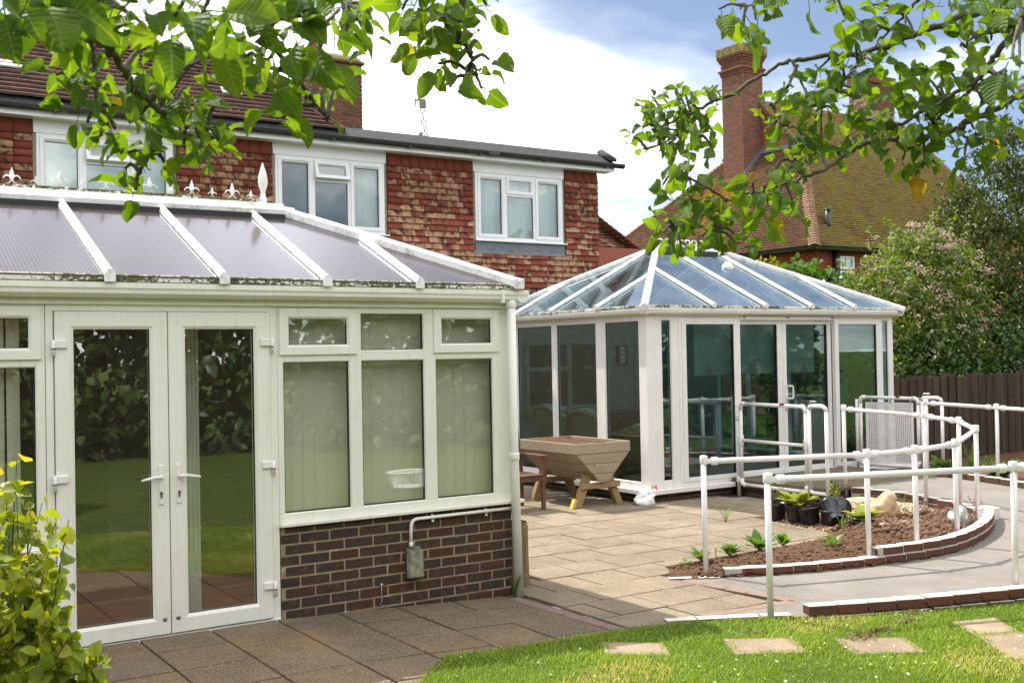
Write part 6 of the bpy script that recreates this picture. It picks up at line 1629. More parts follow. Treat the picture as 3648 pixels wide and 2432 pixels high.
# ================================================================== tubular handrails and gates
RT = .0235
def tee(mb, p, ax, l=.085, r=.034):
    p, ax = V(p), V(ax).normalized(); mb.lathe(p - ax * l / 2, [(r * .92, 0), (r, .008), (r, l - .008), (r * .92, l)], 14, ax)
def handrail(name, label, posts, base_z, swivel=True, plates=()):
    """posts = [(x, y, z_top)]: one post each, rails between neighbours joined by swivel fittings"""
    root = thing(name, (posts[0][0], posts[0][1], base_z[0]), label, 'handrail')
    for i, ((x, y, z), b) in enumerate(zip(posts, base_z)):
        po = MB().tube([(x, y, b), (x + random.uniform(-.006, .006), y, z + .005)], RT, 12).build('post', 'white_metal', root, True)
        MB().lathe((x, y, z - .045), [(.030, 0), (.033, .006), (.033, .065), (.029, .072), (.012, .076)], 14).build('post_cap', 'white_metal', po, True)
        if i in plates:
            m = MB().lathe((x, y, b - .01), [(.034, 0), (.036, .01), (.036, .085), (.032, .095)], 12); m.box(x - .012, x + .06, y - .02, y + .02, b, b + .07); m.build('wall_socket', 'galvanised', po, False)
    for (a, b) in zip(posts[:-1], posts[1:]):
        A, B = V(a) - V((0, 0, .02)), V(b) - V((0, 0, .02)); d = (B - A).normalized()
        ro = MB().tube([A + d * .075, B - d * .075], RT, 12).build('rail', 'white_metal', root, True)
        for e, sg in ((A, 1), (B, -1)):
            f = MB().lathe(e + d * sg * .072, [(.020, -.006), (.034, .0), (.034, .048), (.028, .055)], 14, d * sg); f.obox(e + d * sg * .028 - V((0, 0, .018)) - d.cross(V((0, 0, 1))) * .009, d * sg * .05, d.cross(V((0, 0, 1))) * .018, V((0, 0, .036)))
            f.build('swivel_fitting', 'white_metal', ro, False)
    return root
handrail('handrail', 'white tubular handrail curving round the soil bed inside the ramp',
         [(3.41, -.405, .976), (4.82, -.935, .975), (5.34, -1.035, .985), (6.0, -.98, 1.0), (7.40, -.25, 1.027), (7.86, .27, 1.072), (7.93, .76, 1.11), (7.76, 1.78, 1.17)],
         [-.02, .02, .03, .03, .06, .02, .05, .10], plates=(5, 6, 7))
handrail('handrail', 'white tubular handrail along the lawn side of the ramp', [(2.74, -1.77, .988), (4.60, -2.44, .99), (6.3, -2.78, 1.03), (7.95, -2.1, 1.06)], [-.03, -.03, -.03, -.03])
handrail('handrail', 'white tubular handrail on the fence side of the upper ramp', [(9.46, 1.86, 1.172), (9.72, 1.02, 1.125), (9.72, .30, 1.10), (9.45, -.5, 1.08)], [.15, .10, .10, .08])
def gate(name, label, P0, P1, zb, zt, panel, Q):
    """swing gate between hinge post P0 and latch end P1; Q = foot of the elbow post beyond the latch"""
    r = thing(name, (P0[0], P0[1], zb), label, 'gate')
    A, B = V((*P0, 0)), V((*P1, 0)); d = (B - A).normalized()
    MB().tube([A - d * .055 + V((0, 0, -.01 if not panel else .19)), A - d * .055 + V((0, 0, zt - .03))], RT, 12).build('hinge_post', 'white_metal', r, True)
    H = lambda s, z: A + (B - A) * s + V((0, 0, z))
    fr_ = MB().tube([H(0, zb + .03), H(0, zt - .04)], RT, 12); fr_.tube([H(.03, zt), H(.97, zt - .012)], RT, 12); fr_.tube([H(1, zt - .05), H(1, zb + .03)], RT, 12); fr_.tube([H(.97, zb), H(.03, zb)], RT, 12)
    if not panel: fr_.tube([H(.04, (zb + zt) / 2 + .05), H(.96, (zb + zt) / 2 + .04)], RT * .9, 12)
    fo = fr_.build('gate_frame', 'white_metal', r, True)
    el = MB()
    for s, z, dz, ds in ((0, zt, -1, 1), (1, zt - .012, -1, -1), (0, zb, 1, 1), (1, zb, 1, -1)):
        el.tube([H(s, z + dz * .075), H(s, z + dz * .04), H(s, z) + d * ds * .012 + V((0, 0, dz * .012)), H(s, z) + d * ds * .04, H(s, z) + d * ds * .075], .030, 12)
    el.build('elbow', 'white_metal', fo, True)
    for s in (0, 1):
        if not panel: tm = MB(); tee(tm, H(s, (zb + zt) / 2 + .05), (0, 0, 1), .13); tm.build('tee_fitting', 'white_metal', fo, True)
    hm = MB()
    for z in (zb + .06, zt - .18): hm.tube([A - d * .055 + V((0, 0, z)), A + V((0, 0, z))], .018, 8); tee(hm, A - d * .055 + V((0, 0, z)), (0, 0, 1), .07, .031)
    hm.build('hinge', 'white_metal', r, True)
    # latch post, elbow rail and far post
    E_, Q_ = B + d * .055, V((*Q, 0))
    lp = MB().tube([E_ + V((0, 0, zb + .03)), E_ + V((0, 0, zt - .04))], RT, 12); lp.tube([E_ + V((0, 0, zt - .04)), E_ + d * .02 + V((0, 0, zt - .005)), E_ + d * .06 + V((0, 0, zt)), Q_ - d * .06 + V((0, 0, zt)), Q_ - d * .018 + V((0, 0, zt - .018)), Q_ + V((0, 0, zt - .06))], RT * 1.12, 12); lp.tube([Q_ + V((0, 0, zt - .06)), Q_ + V((0, 0, .0 if not panel else .18))], RT, 12)
    lp.tube([E_ + V((0, 0, zb + .03)), E_ + d * .03 + V((0, 0, zb)), Q_ + V((0, 0, zb))], RT, 12); lp.build('latch_post', 'white_metal', r, True)
    lb = MB(); lb.obox(H(.66, zt - .022) + V((0, 0, .0)), (B - A) * .40, d.cross(V((0, 0, 1))) * .012, V((0, 0, .030))); lb.tube([E_ + d * .01 + V((0, 0, zt + .01)), E_ + d * .03 + V((0, 0, zt + .055)), E_ + d * .11 + V((0, 0, zt + .05))], .014, 8); lb.build('latch_bar', 'galvanised', r, False)
    MB().tube([H(.63, zt - .0005), H(.70, zt - .001)], RT * 1.04, 12).build('rust_band', 'rust', fo, True)
    if panel:
        # sheet pierced by a regular grid of round-ish holes: real openings
        nx_, nz_ = 26, 37; L = (B - A).length - .14; z0, z1 = zb + .015, zt - .07; o = A + d * .07 + d.cross(V((0, 0, 1))) * -.012
        vs, fs = [], []
        for i in range(2 * nx_ + 2):
            for j in range(2 * nz_ + 2):
                u = (.25 + (i // 2) + (.50 if i % 2 else .0)) / (nx_ + .6) if 0 < i < 2 * nx_ + 1 else (0 if i == 0 else 1)
                w = (.25 + (j // 2) + (.50 if j % 2 else .0)) / (nz_ + .6) if 0 < j < 2 * nz_ + 1 else (0 if j == 0 else 1)
                vs.append(o + d * (u * L) + V((0, 0, z0 + w * (z1 - z0))))
        R_ = 2 * nz_ + 2
        for i in range(2 * nx_ + 1):
            for j in range(2 * nz_ + 1):
                hole = (i % 2 == 1 and j % 2 == 1 and 1 < i < 2 * nx_ - 1 and 1 < j < 2 * nz_ - 1)
                if not hole: a = i * R_ + j; fs.append((a, a + 1, a + R_ + 1, a + R_))
        me = bpy.data.meshes.new('perforated_panel'); me.from_pydata([tuple(v) for v in vs], [], fs); me.materials.append(MATS['white_metal'])
        po = bpy.data.objects.new('perforated_panel', me); COL.objects.link(po); adopt(po, r)
        sm_ = po.modifiers.new('solid', 'SOLIDIFY'); sm_.thickness = .003
        for s in (.18, .52, .86): c_ = MB(); c_.box(0, 0, 0, 0, 0, 0); MB().obox(H(s, zt - .075), d * .012, d.cross(V((0, 0, 1))) * -.03, V((0, 0, .085))).build('panel_clip', 'galvanised', fo)
gate('gate', 'white tubular gate with a middle rail beside the pots', (7.353, 3.12), (7.353, 2.02), .145, 1.195, False, (7.353, 1.70))
gate('gate', 'white gate filled with a perforated sheet on the landing', (9.72, 3.13), (9.93, 2.33), .245, 1.195, True, (10.02, 2.02))

# ================================================================== trough planter
pt = thing('trough_planter', (5.32, 4.02, 0), 'raised wooden V-shaped trough planter full of compost', 'planter')
PX0, PX1, PYa, PYb, PT = 4.895, 5.742, 3.42, 4.66, .79
th = .028
for a, b, c, d, nm in ((PX0, PX1, PYa, PYa + th, 'rim_board'), (PX0, PX1, PYb - th, PYb, 'rim_board'), (PX0, PX0 + th, PYa + th, PYb - th, 'rim_board'), (PX1 - th, PX1, PYa + th, PYb - th, 'rim_board')):
    MB().box(a, b, c, d, PT - .125, PT + random.uniform(-.001, .001)).build(nm, 'planter_wood', pt, False, .004)
zb_, xb0, xb1 = .312, 5.262, 5.395
def xs_at(z): s = (z - zb_) / (PT - .127 - zb_); return xb0 + (PX0 + .012 - xb0) * s, xb1 + (PX1 - .012 - xb1) * s
zs = [zb_, .415, .54, PT - .128]
for yv in (PYa + .004, PYb - .004 - th):
    for z0, z1 in zip(zs[:-1], zs[1:]):
        (a0, b0), (a1, b1) = xs_at(z0 + .002), xs_at(z1 - .002)
        MB().poly([V((a0, yv, z0 + .002)), V((b0, yv, z0 + .002)), V((b1, yv, z1 - .002)), V((a1, yv, z1 - .002))], (0, th, 0)).build('end_board', 'planter_wood', pt, False, .003)
for k in (0, 1):
    for z0, z1 in zip(zs[:-1], zs[1:]):
        x0, x1 = xs_at(z0 + .002)[k], xs_at(z1 - .002)[k]; sg = 1 if k == 0 else -1
        MB().poly([V((x0, PYa + .033, z0 + .002)), V((x0, PYb - .033, z0 + .002)), V((x1, PYb - .033, z1 - .002)), V((x1, PYa + .033, z1 - .002))], (sg * .026, 0, .01)).build('side_board', 'planter_wood', pt, False, .002)
MB().box(xb0, xb1, PYa + .04, PYb - .04, zb_ + .002, zb_ + .03).build('base_board', 'planter_leg', pt)
def pleg(x_foot, x_top, y, name='leg'):
    MB().obox((x_foot - .045, y, 0), (.105, 0, 0), (0, .075, 0), (x_top - x_foot, 0, .40)).build(name, 'planter_leg', pt, False, .006)
for y in (3.52, 4.44): pleg(4.99, 5.16, y); pleg(5.64, 5.47, y)
for y in (3.50, 4.42): MB().box(5.03, 5.63, y - .012, y + .016, .225, .30).build('cross_brace', 'planter_leg', pt, False, .006)
simple('yellow_tape', (.55, .48, .06), .6); MB().obox((4.948, 3.516, .12), (.005, 0, 0), (0, .06, 0), (-.05, 0, -.118)).build('yellow_marker', 'yellow_tape', pt)
sv, sf = [], []
for i in range(22):
    for j in range(30): sv.append((PX0 + .03 + i * (PX1 - PX0 - .06) / 21, PYa + .03 + j * (PYb - PYa - .06) / 29, PT - .045 + .045 * math.exp(-((i - 11) / 7) ** 2) + random.uniform(-.010, .012)))
for i in range(21):
    for j in range(29): a = i * 30 + j; sf.append((a, a + 30, a + 31, a + 1))
so_ = np_mesh('compost', np.array(sv), np.array(sf), 'soil', pt, None, True, True)

# ================================================================== wooden garden armchair, half hidden by the rain pipe
gc = thing('garden_armchair', (4.35, 3.95, 0), 'reddish hardwood garden armchair beside the trough planter', 'chair')
def hw(name, *a, bev=.005): return MB().box(*a).build(name, 'hardwood', gc, False, bev)
for x in (4.12, 4.585):
    hw('leg', x, x + .045, 3.68, 3.725, 0, .64); MB().obox((x, 4.16, 0), (.045, 0, 0), (0, .045, 0), (0, .0, .42)).build('leg', 'hardwood', gc, False, .005)
    MB().obox((x, 4.16, .42), (.045, 0, 0), (0, .045, 0), (0, .10, .55)).build('back_post', 'hardwood', gc, False, .005)
    hw('armrest', x - .012, x + .057, 3.65, 4.22, .64, .668)
    hw('side_rail', x + .008, x + .037, 3.725, 4.16, .355, .41)
hw('front_rail', 4.165, 4.585, 3.685, 3.712, .355, .415); hw('back_rail', 4.165, 4.585, 4.165, 4.19, .355, .41)
for k in range(6): hw('seat_slat', 4.13, 4.62, 3.675 + k * .083, 3.675 + k * .083 + .07, .416, .434, bev=.003)
MB().obox((4.12, 4.245, .90), (.51, 0, 0), (0, .03, 0), (0, .012, .07)).build('top_rail', 'hardwood', gc, False, .005); MB().obox((4.165, 4.175, .48), (.42, 0, 0), (0, .028, 0), (0, .01, .05)).build('lower_rail', 'hardwood', gc, False, .004)
for k in range(6): MB().obox((4.19 + k * .068, 4.188, .53), (.04, 0, 0), (0, .016, 0), (0, .066, .372)).build('back_slat', 'hardwood', gc, False, .003)

# ================================================================== tree stump behind the rain pipe
st = thing('tree_stump', (1.93, .30, 0), 'upright weathered log standing behind the white rain pipe', 'log')
n_ = 22; vs, fs = [], []
rr_ = [.135 + .012 * math.sin(k * 2.2) + random.uniform(-.010, .012) for k in range(n_)]
for z in (-.02, .02, .25, .48, .515):
    for k in range(n_):
        r = rr_[k] * (1.04 if z < .1 else 1.0) * (.93 if z > .5 else 1); vs.append((1.925 + r * math.cos(k * 2 * math.pi / n_), .30 + r * math.sin(k * 2 * math.pi / n_), z))
for i in range(4):
    for k in range(n_): fs.append((i * n_ + k, i * n_ + (k + 1) % n_, (i + 1) * n_ + (k + 1) % n_, (i + 1) * n_ + k))
MB().add(vs, fs).build('log_side', 'stump_wood', st)
tv = [(1.925, .30, .50)] + [(1.925 + rr_[k] * .93 * math.cos(k * 2 * math.pi / n_), .30 + rr_[k] * .93 * math.sin(k * 2 * math.pi / n_), .5155 + random.uniform(-.012, .006)) for k in range(n_)]
MB().add(tv, [(0, k + 1, (k + 1) % n_ + 1) for k in range(n_)]).build('log_top', 'stump_top', st)

# ================================================================== crumpled bags
def crumple(name, label, cat, base, size, mat, seed, sub=4, squash=None, amp=.22):
    g = random.Random(seed); bm = bmesh.new(); bmesh.ops.create_icosphere(bm, subdivisions=sub, radius=1)
    dirs = [(V((g.gauss(0, 1), g.gauss(0, 1), g.gauss(0, 1))).normalized(), g.uniform(.5, 1.0) * amp) for _ in range(26)]
    for v in bm.verts:
        p = v.co.copy(); k = 1.0
        for d, a in dirs: k -= a * max(0, p.dot(d) - .72) * 2.6
        k += .05 * math.sin(p.x * 9 + seed) * math.sin(p.z * 8)
        v.co = p * k
    for v in bm.verts:
        x, y, z = v.co; z = max(z, -.62)
        if squash: x, y, z = squash(x, y, z)
        v.co = V((x * size[0], y * size[1], (z + .62) * size[2])) + V(base)
    me = bpy.data.meshes.new(name); bm.to_mesh(me); bm.free(); me.materials.append(MATS[mat])
    me.polygons.foreach_set('use_smooth', [sub > 3] * len(me.polygons))
    o = bpy.data.objects.new(name, me); COL.objects.link(o); return tag(o, label, cat)
t = NT('printed_bag')     # white sack with black and red print
mp = t.node('ShaderNodeMapping'); t.set(mp.inputs['Vector'], t.pos); mp.inputs['Rotation'].default_value = (0, math.radians(28), math.radians(30)); sx = t.node('ShaderNodeSeparateXYZ'); t.l.new(mp.outputs[0], sx.inputs[0])
ban = t.ramp(t.math('FRACT', t.math('MULTIPLY', t.math('ADD', sx.outputs['X'], 40.06), 1.75)), [(0, (.74, .73, .71)), (.40, (.74, .73, .71)), (.41, (.50, .05, .03)), (.50, (.50, .05, .03)), (.51, (.03, .03, .035)), (.86, (.03, .03, .035)), (.87, (.74, .73, .71))], 'CONSTANT')
c = t.mix(t.ramp(t.noise(13, 2), [(.60, 0.), (.62, 1.)]), ban, (.72, .71, .70)); c = t.mix(t.ramp(t.noise(7.5, 1), [(.66, 0.), (.68, 1.)]), c, (.62, .20, .04))
t.done(t.bsdf(c, .32, .5))
simple('sand_bag', (.50, .36, .20), .55, (.42, .29, .15), 8, bump=.3, bscale=30, spots=[(9, .60, .75, (.30, .19, .10))])
crumple('compost_bag', 'crumpled white plastic bag with red and black print by the corner', 'bag', (5.88, 3.30, -.004), (.24, .15, .165), 'printed_bag', 5, 4, lambda x, y, z: (x + .30 * max(0, z), y, -.62 + (z + .62) * (.60 + .5 * min(1, max(0, (x + 1) / 1.6)))), .34)
crumple('sand_bag', 'pale tan sack slumped on the gravel behind the bed', 'bag', (6.98, .62, .03), (.30, .21, .20), 'sand_bag', 9, 4, lambda x, y, z: (x - .20 * max(0, -z), y, z * (1 + .15 * x)), .27)
t = NT('clear_plastic'); tr = t.node('ShaderNodeBsdfTransparent'); tr.inputs['Color'].default_value = (.92, .97, .95, 1); p = t.bsdf(t.mix(t.ramp(t.noise(11, 2), [(.60, 0.), (.62, 1.)]), (.72, .78, .76), (.10, .42, .26)), .15, .8); t.done(t.mixs(t.ramp(t.noise(16, 5), [(.35, .45), (.65, .95)]), tr.outputs[0], p))
crumple('plastic_bag', 'clear crinkled plastic bag with green print by the wall end', 'bag', (7.16, -.20, .035), (.15, .12, .135), 'clear_plastic', 14, 4, None, .40)
sb = lumps(60, lambda g: (g.normal(6.4, .25), g.normal(.02, .10), g.uniform(.02, .05)), 1, 31)
tag(np_mesh('broken_clods', sb[0], sb[1], 'clod', None, {'rnd': sb[2]}, True), 'big dark clods of dug earth in front of the sack', 'soil', kind='stuff')
for k, (x, y, r, lb) in enumerate(((6.18, -.02, .05, 'flat pale stone lying on the soil below the sack'), (6.62, .05, .045, 'second pale stone lying near the kerb post'), (6.9, .1, .04, 'small pale stone beside the clear bag'))):
    crumple('stone', lb, 'stone', (x, y, soil_z(x, y) + .0), (r * 1.6, r, r * .7), 'sand_bag', 40 + k, 2, None, .3)

# ================================================================== pots and their plants
def pot(name, label, x, y, r, h, tilt=(0, 0), z=0.0):
    T = Matrix.Translation((x, y, z)) @ Matrix.Rotation(tilt[1], 4, 'Z') @ Matrix.Rotation(tilt[0], 4, 'X')
    root = thing(name, (x, y, z), label, 'pot', 'black plant pots by the soil bed')
    MB(T).lathe((0, 0, 0), [(r * .76, 0), (r * .78, .01), (r, h * .86), (r * 1.05, h * .87), (r * 1.06, h), (r * .99, h), (r * .94, h * .86), (r * .92, h * .80)], 20, cap=False).build('pot_wall', 'black_pot', root, True)
    MB(T).lathe((0, 0, .0), [(r * .76, .002), (0.001, .003)], 20, cap=False).build('pot_base', 'black_pot', root); MB(T).lathe((0, 0, h * .82), [(r * .93, 0), (0.002, .012)], 20, cap=False).build('compost', 'soil', root)
    return root, T
def rosette(name, label, cat, pos, n, L, mat, kind='round', up=.6, spread=1.0, group=None, parts=True, w=1.0):
    """plant whose leaves rise from one point; every leaf is a part"""
    root = thing(name, pos, label, cat, group)
    vs, fs = leaf_template(kind)
    for i in range(n):
        a = i * 2.4 + random.uniform(-.3, .3); el = up * random.uniform(.5, 1.25); l = L * random.uniform(.6, 1.1)
        d = V((math.cos(a) * math.cos(el) * spread, math.sin(a) * math.cos(el) * spread, math.sin(el))).normalized(); x = d.cross(V((0, 0, 1))).normalized(); z = x.cross(d)
        st_ = V(pos) + V((math.cos(a), math.sin(a), 0)) * L * .06
        b0 = st_ + d * l * .35
        m = MB(); m.add([b0 + (x * v[0] * w + d * v[1] + z * v[2]) * l for v in vs], [tuple(int(q) for q in f) for f in fs]); m.tube([st_, st_ + d * l * .2 + V((0, 0, .01)), b0 + d * l * .05], l * .018, 5)
        o = m.build('leaf', mat, root, True); aa = o.data.attributes.new('rnd', 'FLOAT', 'POINT'); aa.data.foreach_set('value', np.full(len(o.data.vertices), random.random(), np.float32))
    return root
def spray(name, label, cat, pos, n, h, leaf, mat, kind='long', lean=.5, group=None, leaves_per=14):
    """upright or weeping stems with small leaves"""
    root = thing(name, pos, label, cat, group); sm = MB(); P, D = [], []
    for i in range(n):
        a = random.uniform(0, 6.28); l = h * random.uniform(.6, 1.1); b = V(pos) + V((random.uniform(-.03, .03), random.uniform(-.03, .03), 0))
        tip = b + V((math.cos(a) * l * lean, math.sin(a) * l * lean, l)); mid = b.lerp(tip, .5) + V((-math.cos(a) * .06 * l, -math.sin(a) * .06 * l, .08 * l))
        sm.tube([b, mid, tip], [.003, .0022, .001], 5)
        for k in range(leaves_per):
            s = .15 + .85 * k / leaves_per; p = b.lerp(mid, s * 2) if s < .5 else mid.lerp(tip, s * 2 - 1); P.append(p); q = random.uniform(0, 6.28); D.append((math.cos(q), math.sin(q), random.uniform(-.1, .9)))
    sm.build('stem', 'bark', root, True); scatter_leaves('foliage', np.array(P, float), np.array(D), leaf, mat, root, kind); return root
def tuft(name, label, pos, n, h, mat='weed_leaf', width=.004, group=None, bend=.7, cat='weed'):
    root = thing(name, pos, label, cat, group)
    for i in range(n):
        a = random.uniform(0, 6.28); l = h * random.uniform(.5, 1.1); d = V((math.cos(a), math.sin(a), 0)); s_ = V((-d.y, d.x, 0)) * width; b = V(pos) + d * .006
        pts = [b, b + d * l * bend * .2 + V((0, 0, l * .5)), b + d * l * bend * .6 + V((0, 0, l * .82)), b + d * l * bend * 1.1 + V((0, 0, l * .8))]
        vs = [pts[0] - s_, pts[0] + s_, pts[1] - s_ * .9, pts[1] + s_ * .9, pts[2] - s_ * .6, pts[2] + s_ * .6, pts[3]]
        o = MB().add(vs, [(0, 1, 3, 2), (2, 3, 5, 4), (4, 5, 6)]).build('blade', mat, root, True); aa = o.data.attributes.new('rnd', 'FLOAT', 'POINT'); aa.data.foreach_set('value', np.full(7, random.random(), np.float32))
    return root
pA, _ = pot('plant_pot', 'black pot with a dried wispy plant, farthest from the camera', 6.12, 1.36, .115, .19)
spray('dried_plant', 'wispy brown half dead plant in the farthest black pot', 'plant', (6.12, 1.36, .155), 26, .22, .018, 'dry_grass', 'long', .55, leaves_per=8)
tuft('grass_tuft', 'long green grass blades arching from the farthest pot', (6.06, 1.40, .15), 6, .34, cat='grass', bend=.35)
pB, _ = pot('plant_pot', 'black pot of yellow variegated hosta beside the farthest pot', 6.13, 1.07, .125, .20)
rosette('hosta', 'yellow and green hosta spreading over the second black pot', 'plant', (6.13, 1.07, .165), 30, .20, 'hosta_leaf', 'oval', .8, w=1.15)
pC, _ = pot('plant_pot', 'tilted black pot leaning under the hosta leaves', 6.11, .86, .115, .20, (-.14, .4))
pD, _ = pot('plant_pot', 'black pot of small green weeds with white tag', 6.17, .62, .125, .19)
MB().box(6.085, 6.10, .505, .512, .10, .13).build('plant_tag', 'petal_white', pD)
spray('potted_weeds', 'small green weeds growing in the tagged black pot', 'plant', (6.17, .62, .145), 16, .07, .028, 'weed_leaf', 'oval', .9, leaves_per=7)
pE, _ = pot('plant_pot', 'black pot fallen on its side pointing at the lawn', 6.10, .50, .10, .30, (1.05, 2.62), .085)
pF, _ = pot('plant_pot', 'empty black pot tipped over behind the fallen one', 6.36, .70, .12, .19, (1.2, 2.2), .10)
pG, _ = pot('plant_pot', 'low black pot holding the nearest yellow hosta', 6.22, .26, .13, .11)
rosette('hosta', 'yellow and green hosta nearest the bare soil', 'plant', (6.22, .26, .10), 24, .17, 'hosta_leaf', 'oval', .75, w=1.15)
tuft('grass_tuft', 'green strappy tuft beside the nearest hosta', (5.98, .34, .02), 12, .22, cat='grass')
spray('young_shrub', 'young leafy shoot with reddish tips behind the fallen pots', 'plant', (6.95, 1.28, .05), 7, .30, .035, 'lime_leaf', 'long', .25, leaves_per=16)
tuft('grass_tuft', 'tall grass growing by the landing corner post', (7.50, 1.70, .0), 9, .46, width=.012, cat='grass', bend=.4)
for k, (x, y, n, L, lb) in enumerate(((3.72, -.02, 14, .12, 'dandelion-like weed with a yellow bud at the paving edge'), (4.12, .04, 16, .12, 'low leafy weed on the paving edge, second from the post'), (4.52, .06, 20, .16, 'tallest leafy weed on the paving edge of the bed'), (4.85, .08, 12, .11, 'smaller weed to the side of the tallest one'))):
    rosette('weed', lb, 'weed', (x, y, .025), int(n * 1.6), L, 'weed_leaf', 'long', 1.0, group='weeds along the bed edge', w=1.5)
MB().lathe((3.88, -.03, .13), [(.004, -.10), (.004, 0), (.016, .006), (.014, .014), (.004, .018)], 10).build('dandelion_flower', 'petal_yellow', None, True)
bpy.data.objects['dandelion_flower'].name = 'dandelion_flower'; tag(bpy.data.objects['dandelion_flower'], 'single yellow dandelion flower above the edge weeds', 'flower')
rosette('weed', 'small seedling alone in the middle of the soil', 'weed', (5.12, -.30, .07), 7, .13, 'weed_leaf', 'long', .9, w=1.4)
rosette('weed', 'second seedling in the soil close to the first', 'weed', (4.98, -.38, .07), 6, .10, 'weed_leaf', 'oval', .8)
rosette('weed', 'flat little weed on the soil near the first post', 'weed', (3.75, -.33, .02), 8, .08, 'weed_leaf', 'oval', .3)
rosette('weed', 'tiny weed where the soil bed begins', 'weed', (3.55, .0, .02), 6, .07, 'weed_leaf', 'oval', .5)
tuft('grass_tuft', 'sparse grass sprouting between patio slabs', (5.60, 1.62, .0), 22, .26, width=.003, bend=1.0, cat='grass')
tuft('grass_tuft', 'bright green tuft at the foot of the rain pipe', (1.70, -.09, gz(1.7)), 9, .20, width=.008, cat='grass', bend=.5)
spray('wall_weed', 'green weed growing out of the curved brick wall', 'weed', (7.80, 1.05, .0), 6, .16, .05, 'weed_leaf', 'long', .5, leaves_per=7)
vl = spray('valerian', 'pink flowering weed on the wall behind the clear bag', 'weed', (7.62, -.12, .08), 5, .20, .025, 'weed_leaf', 'oval', .4, leaves_per=8)
for k in range(9): MB().lathe((7.62 + random.uniform(-.06, .06), -.12 + random.uniform(-.05, .05), .24 + random.uniform(-.03, .05)), [(.001, 0), (.010, .006), (.007, .012)], 7).build('flower_head', 'petal_pink', vl)

# ================================================================== fence and planting beyond the ramp
fn = thing('fence', (14, 4.25, -.1), 'dark brown close-board timber fence behind the ramp', 'fence')
fm = MB().box(-.0, .112, -.011, .011, 0, 1).mesh('board', 'fence_wood', .003)
x = 10.9; k = 0
while x < 19.4:
    h = 1.50 + .02 * math.sin(k * .9) + random.uniform(-.012, .012) + (.03 if x > 15.3 else 0)
    inst('board', fm, fn, (x, 4.25 - (.014 if k % 2 else 0), -.1), rot=(random.uniform(-.006, .006), random.uniform(-.008, .008), random.uniform(-.05, .05)), scale=(random.uniform(.92, 1.05), 1, h)); x += .105; k += 1
for z in (.25, 1.15): MB().box(10.9, 19.5, 4.268, 4.33, z, z + .075).build('fence_rail', 'fence_wood', fn)
for x in np.arange(10.95, 19.6, 2.4): MB().box(x, x + .09, 4.27, 4.37, -.2, 1.45).build('post', 'fence_wood', fn)
# planting strip between kerb and fence
tag(MB().add([(9.55, -1.6, .06), (20, -1.6, -.02), (20, 4.3, -.02), (10.75, 4.3, .02), (10.75, 3.2, .05), (9.6, 1.75, .06)], [(0, 1, 2, 3, 4, 5)]).build('flower_bed', 'soil'), kind='structure')
beds = [(10.1, 2.05, .30, 'glossy green border plant next to the gate post'), (10.5, 1.5, .34, 'leafy border plant in front of the fence, first past the gate'), (10.6, .9, .30, 'leafy border plant behind the upper handrail post'), (11.2, 1.2, .45, 'tall leafy border plant against the fence'), (11.0, .35, .34, 'leafy border plant at the frame edge of the upper kerb'), (11.7, .5, .5, 'bushy border plant farthest along the fence'), (12.2, 1.3, .5, 'bushy border plant close to the fence boards'), (10.35, .2, .22, 'low border plant just behind the upper kerb')]
for k, (x, y, h, lb) in enumerate(beds):
    spray('border_plant', lb, 'plant', (x, y, .04), 26, h, .11, 'ivy_leaf', 'long' if k % 2 else 'oval', .6, 'border plants by the fence', 8)
for k, (x, y) in enumerate(((10.25, 1.75), (10.7, 1.1), (11.1, .75))):
    tuft('grass_tuft', ['tall seeding grass beside the gate post border', 'tall seeding grass behind the upper handrail', 'tall seeding grass nearest the fence boards'][k], (x, y, .05), 22, .62, width=.006, cat='grass', bend=.35)

# ================================================================== shrubs and trees
bush('flowering_shrub', 'large pale green shrub with pinkish flower heads over the fence', (15.2, 6.4, 0), [(0, 0, 1.6, 1.5, 1.3, 1.5), (-.6, .1, 2.6, 1.0, 1.0, .95), (.9, .2, 2.9, 1.3, 1.1, 1.2), (-1.1, -.3, .95, 1.0, .9, .9), (.5, .3, 3.7, .8, .8, .6)], 'mid_leaf', .085, 21000, 'oval', 'shrub', sub=.24)
fl_root = bpy.data.objects['flowering_shrub']; fm_ = MB()
for _ in range(230):
    v = V((random.gauss(0, 1), random.gauss(-.6, 1), random.gauss(.4, 1))).normalized(); b_ = random.choice([(0, 0, 1.6, 1.5, 1.3, 1.5), (-.6, .1, 2.6, 1.0, 1.0, .95), (.9, .2, 2.9, 1.3, 1.1, 1.2), (.5, .3, 3.7, .8, .8, .6)])
    c_ = V((15.2 + b_[0] + v.x * b_[3] * 1.08, 6.4 + b_[1] + v.y * b_[4] * 1.08, b_[2] + v.z * b_[5] * 1.08))
    for _k in range(9):
        p = c_ + V((random.gauss(0, .055), random.gauss(0, .055), random.gauss(0, .03))); s_ = random.uniform(.012, .026); n_ = V((random.gauss(0, .6), random.gauss(-.5, .5), 1)).normalized(); fm_.lathe(p, [(s_, 0), (s_ * .6, s_ * .7)], 5, n_)
sP, sD = [], []
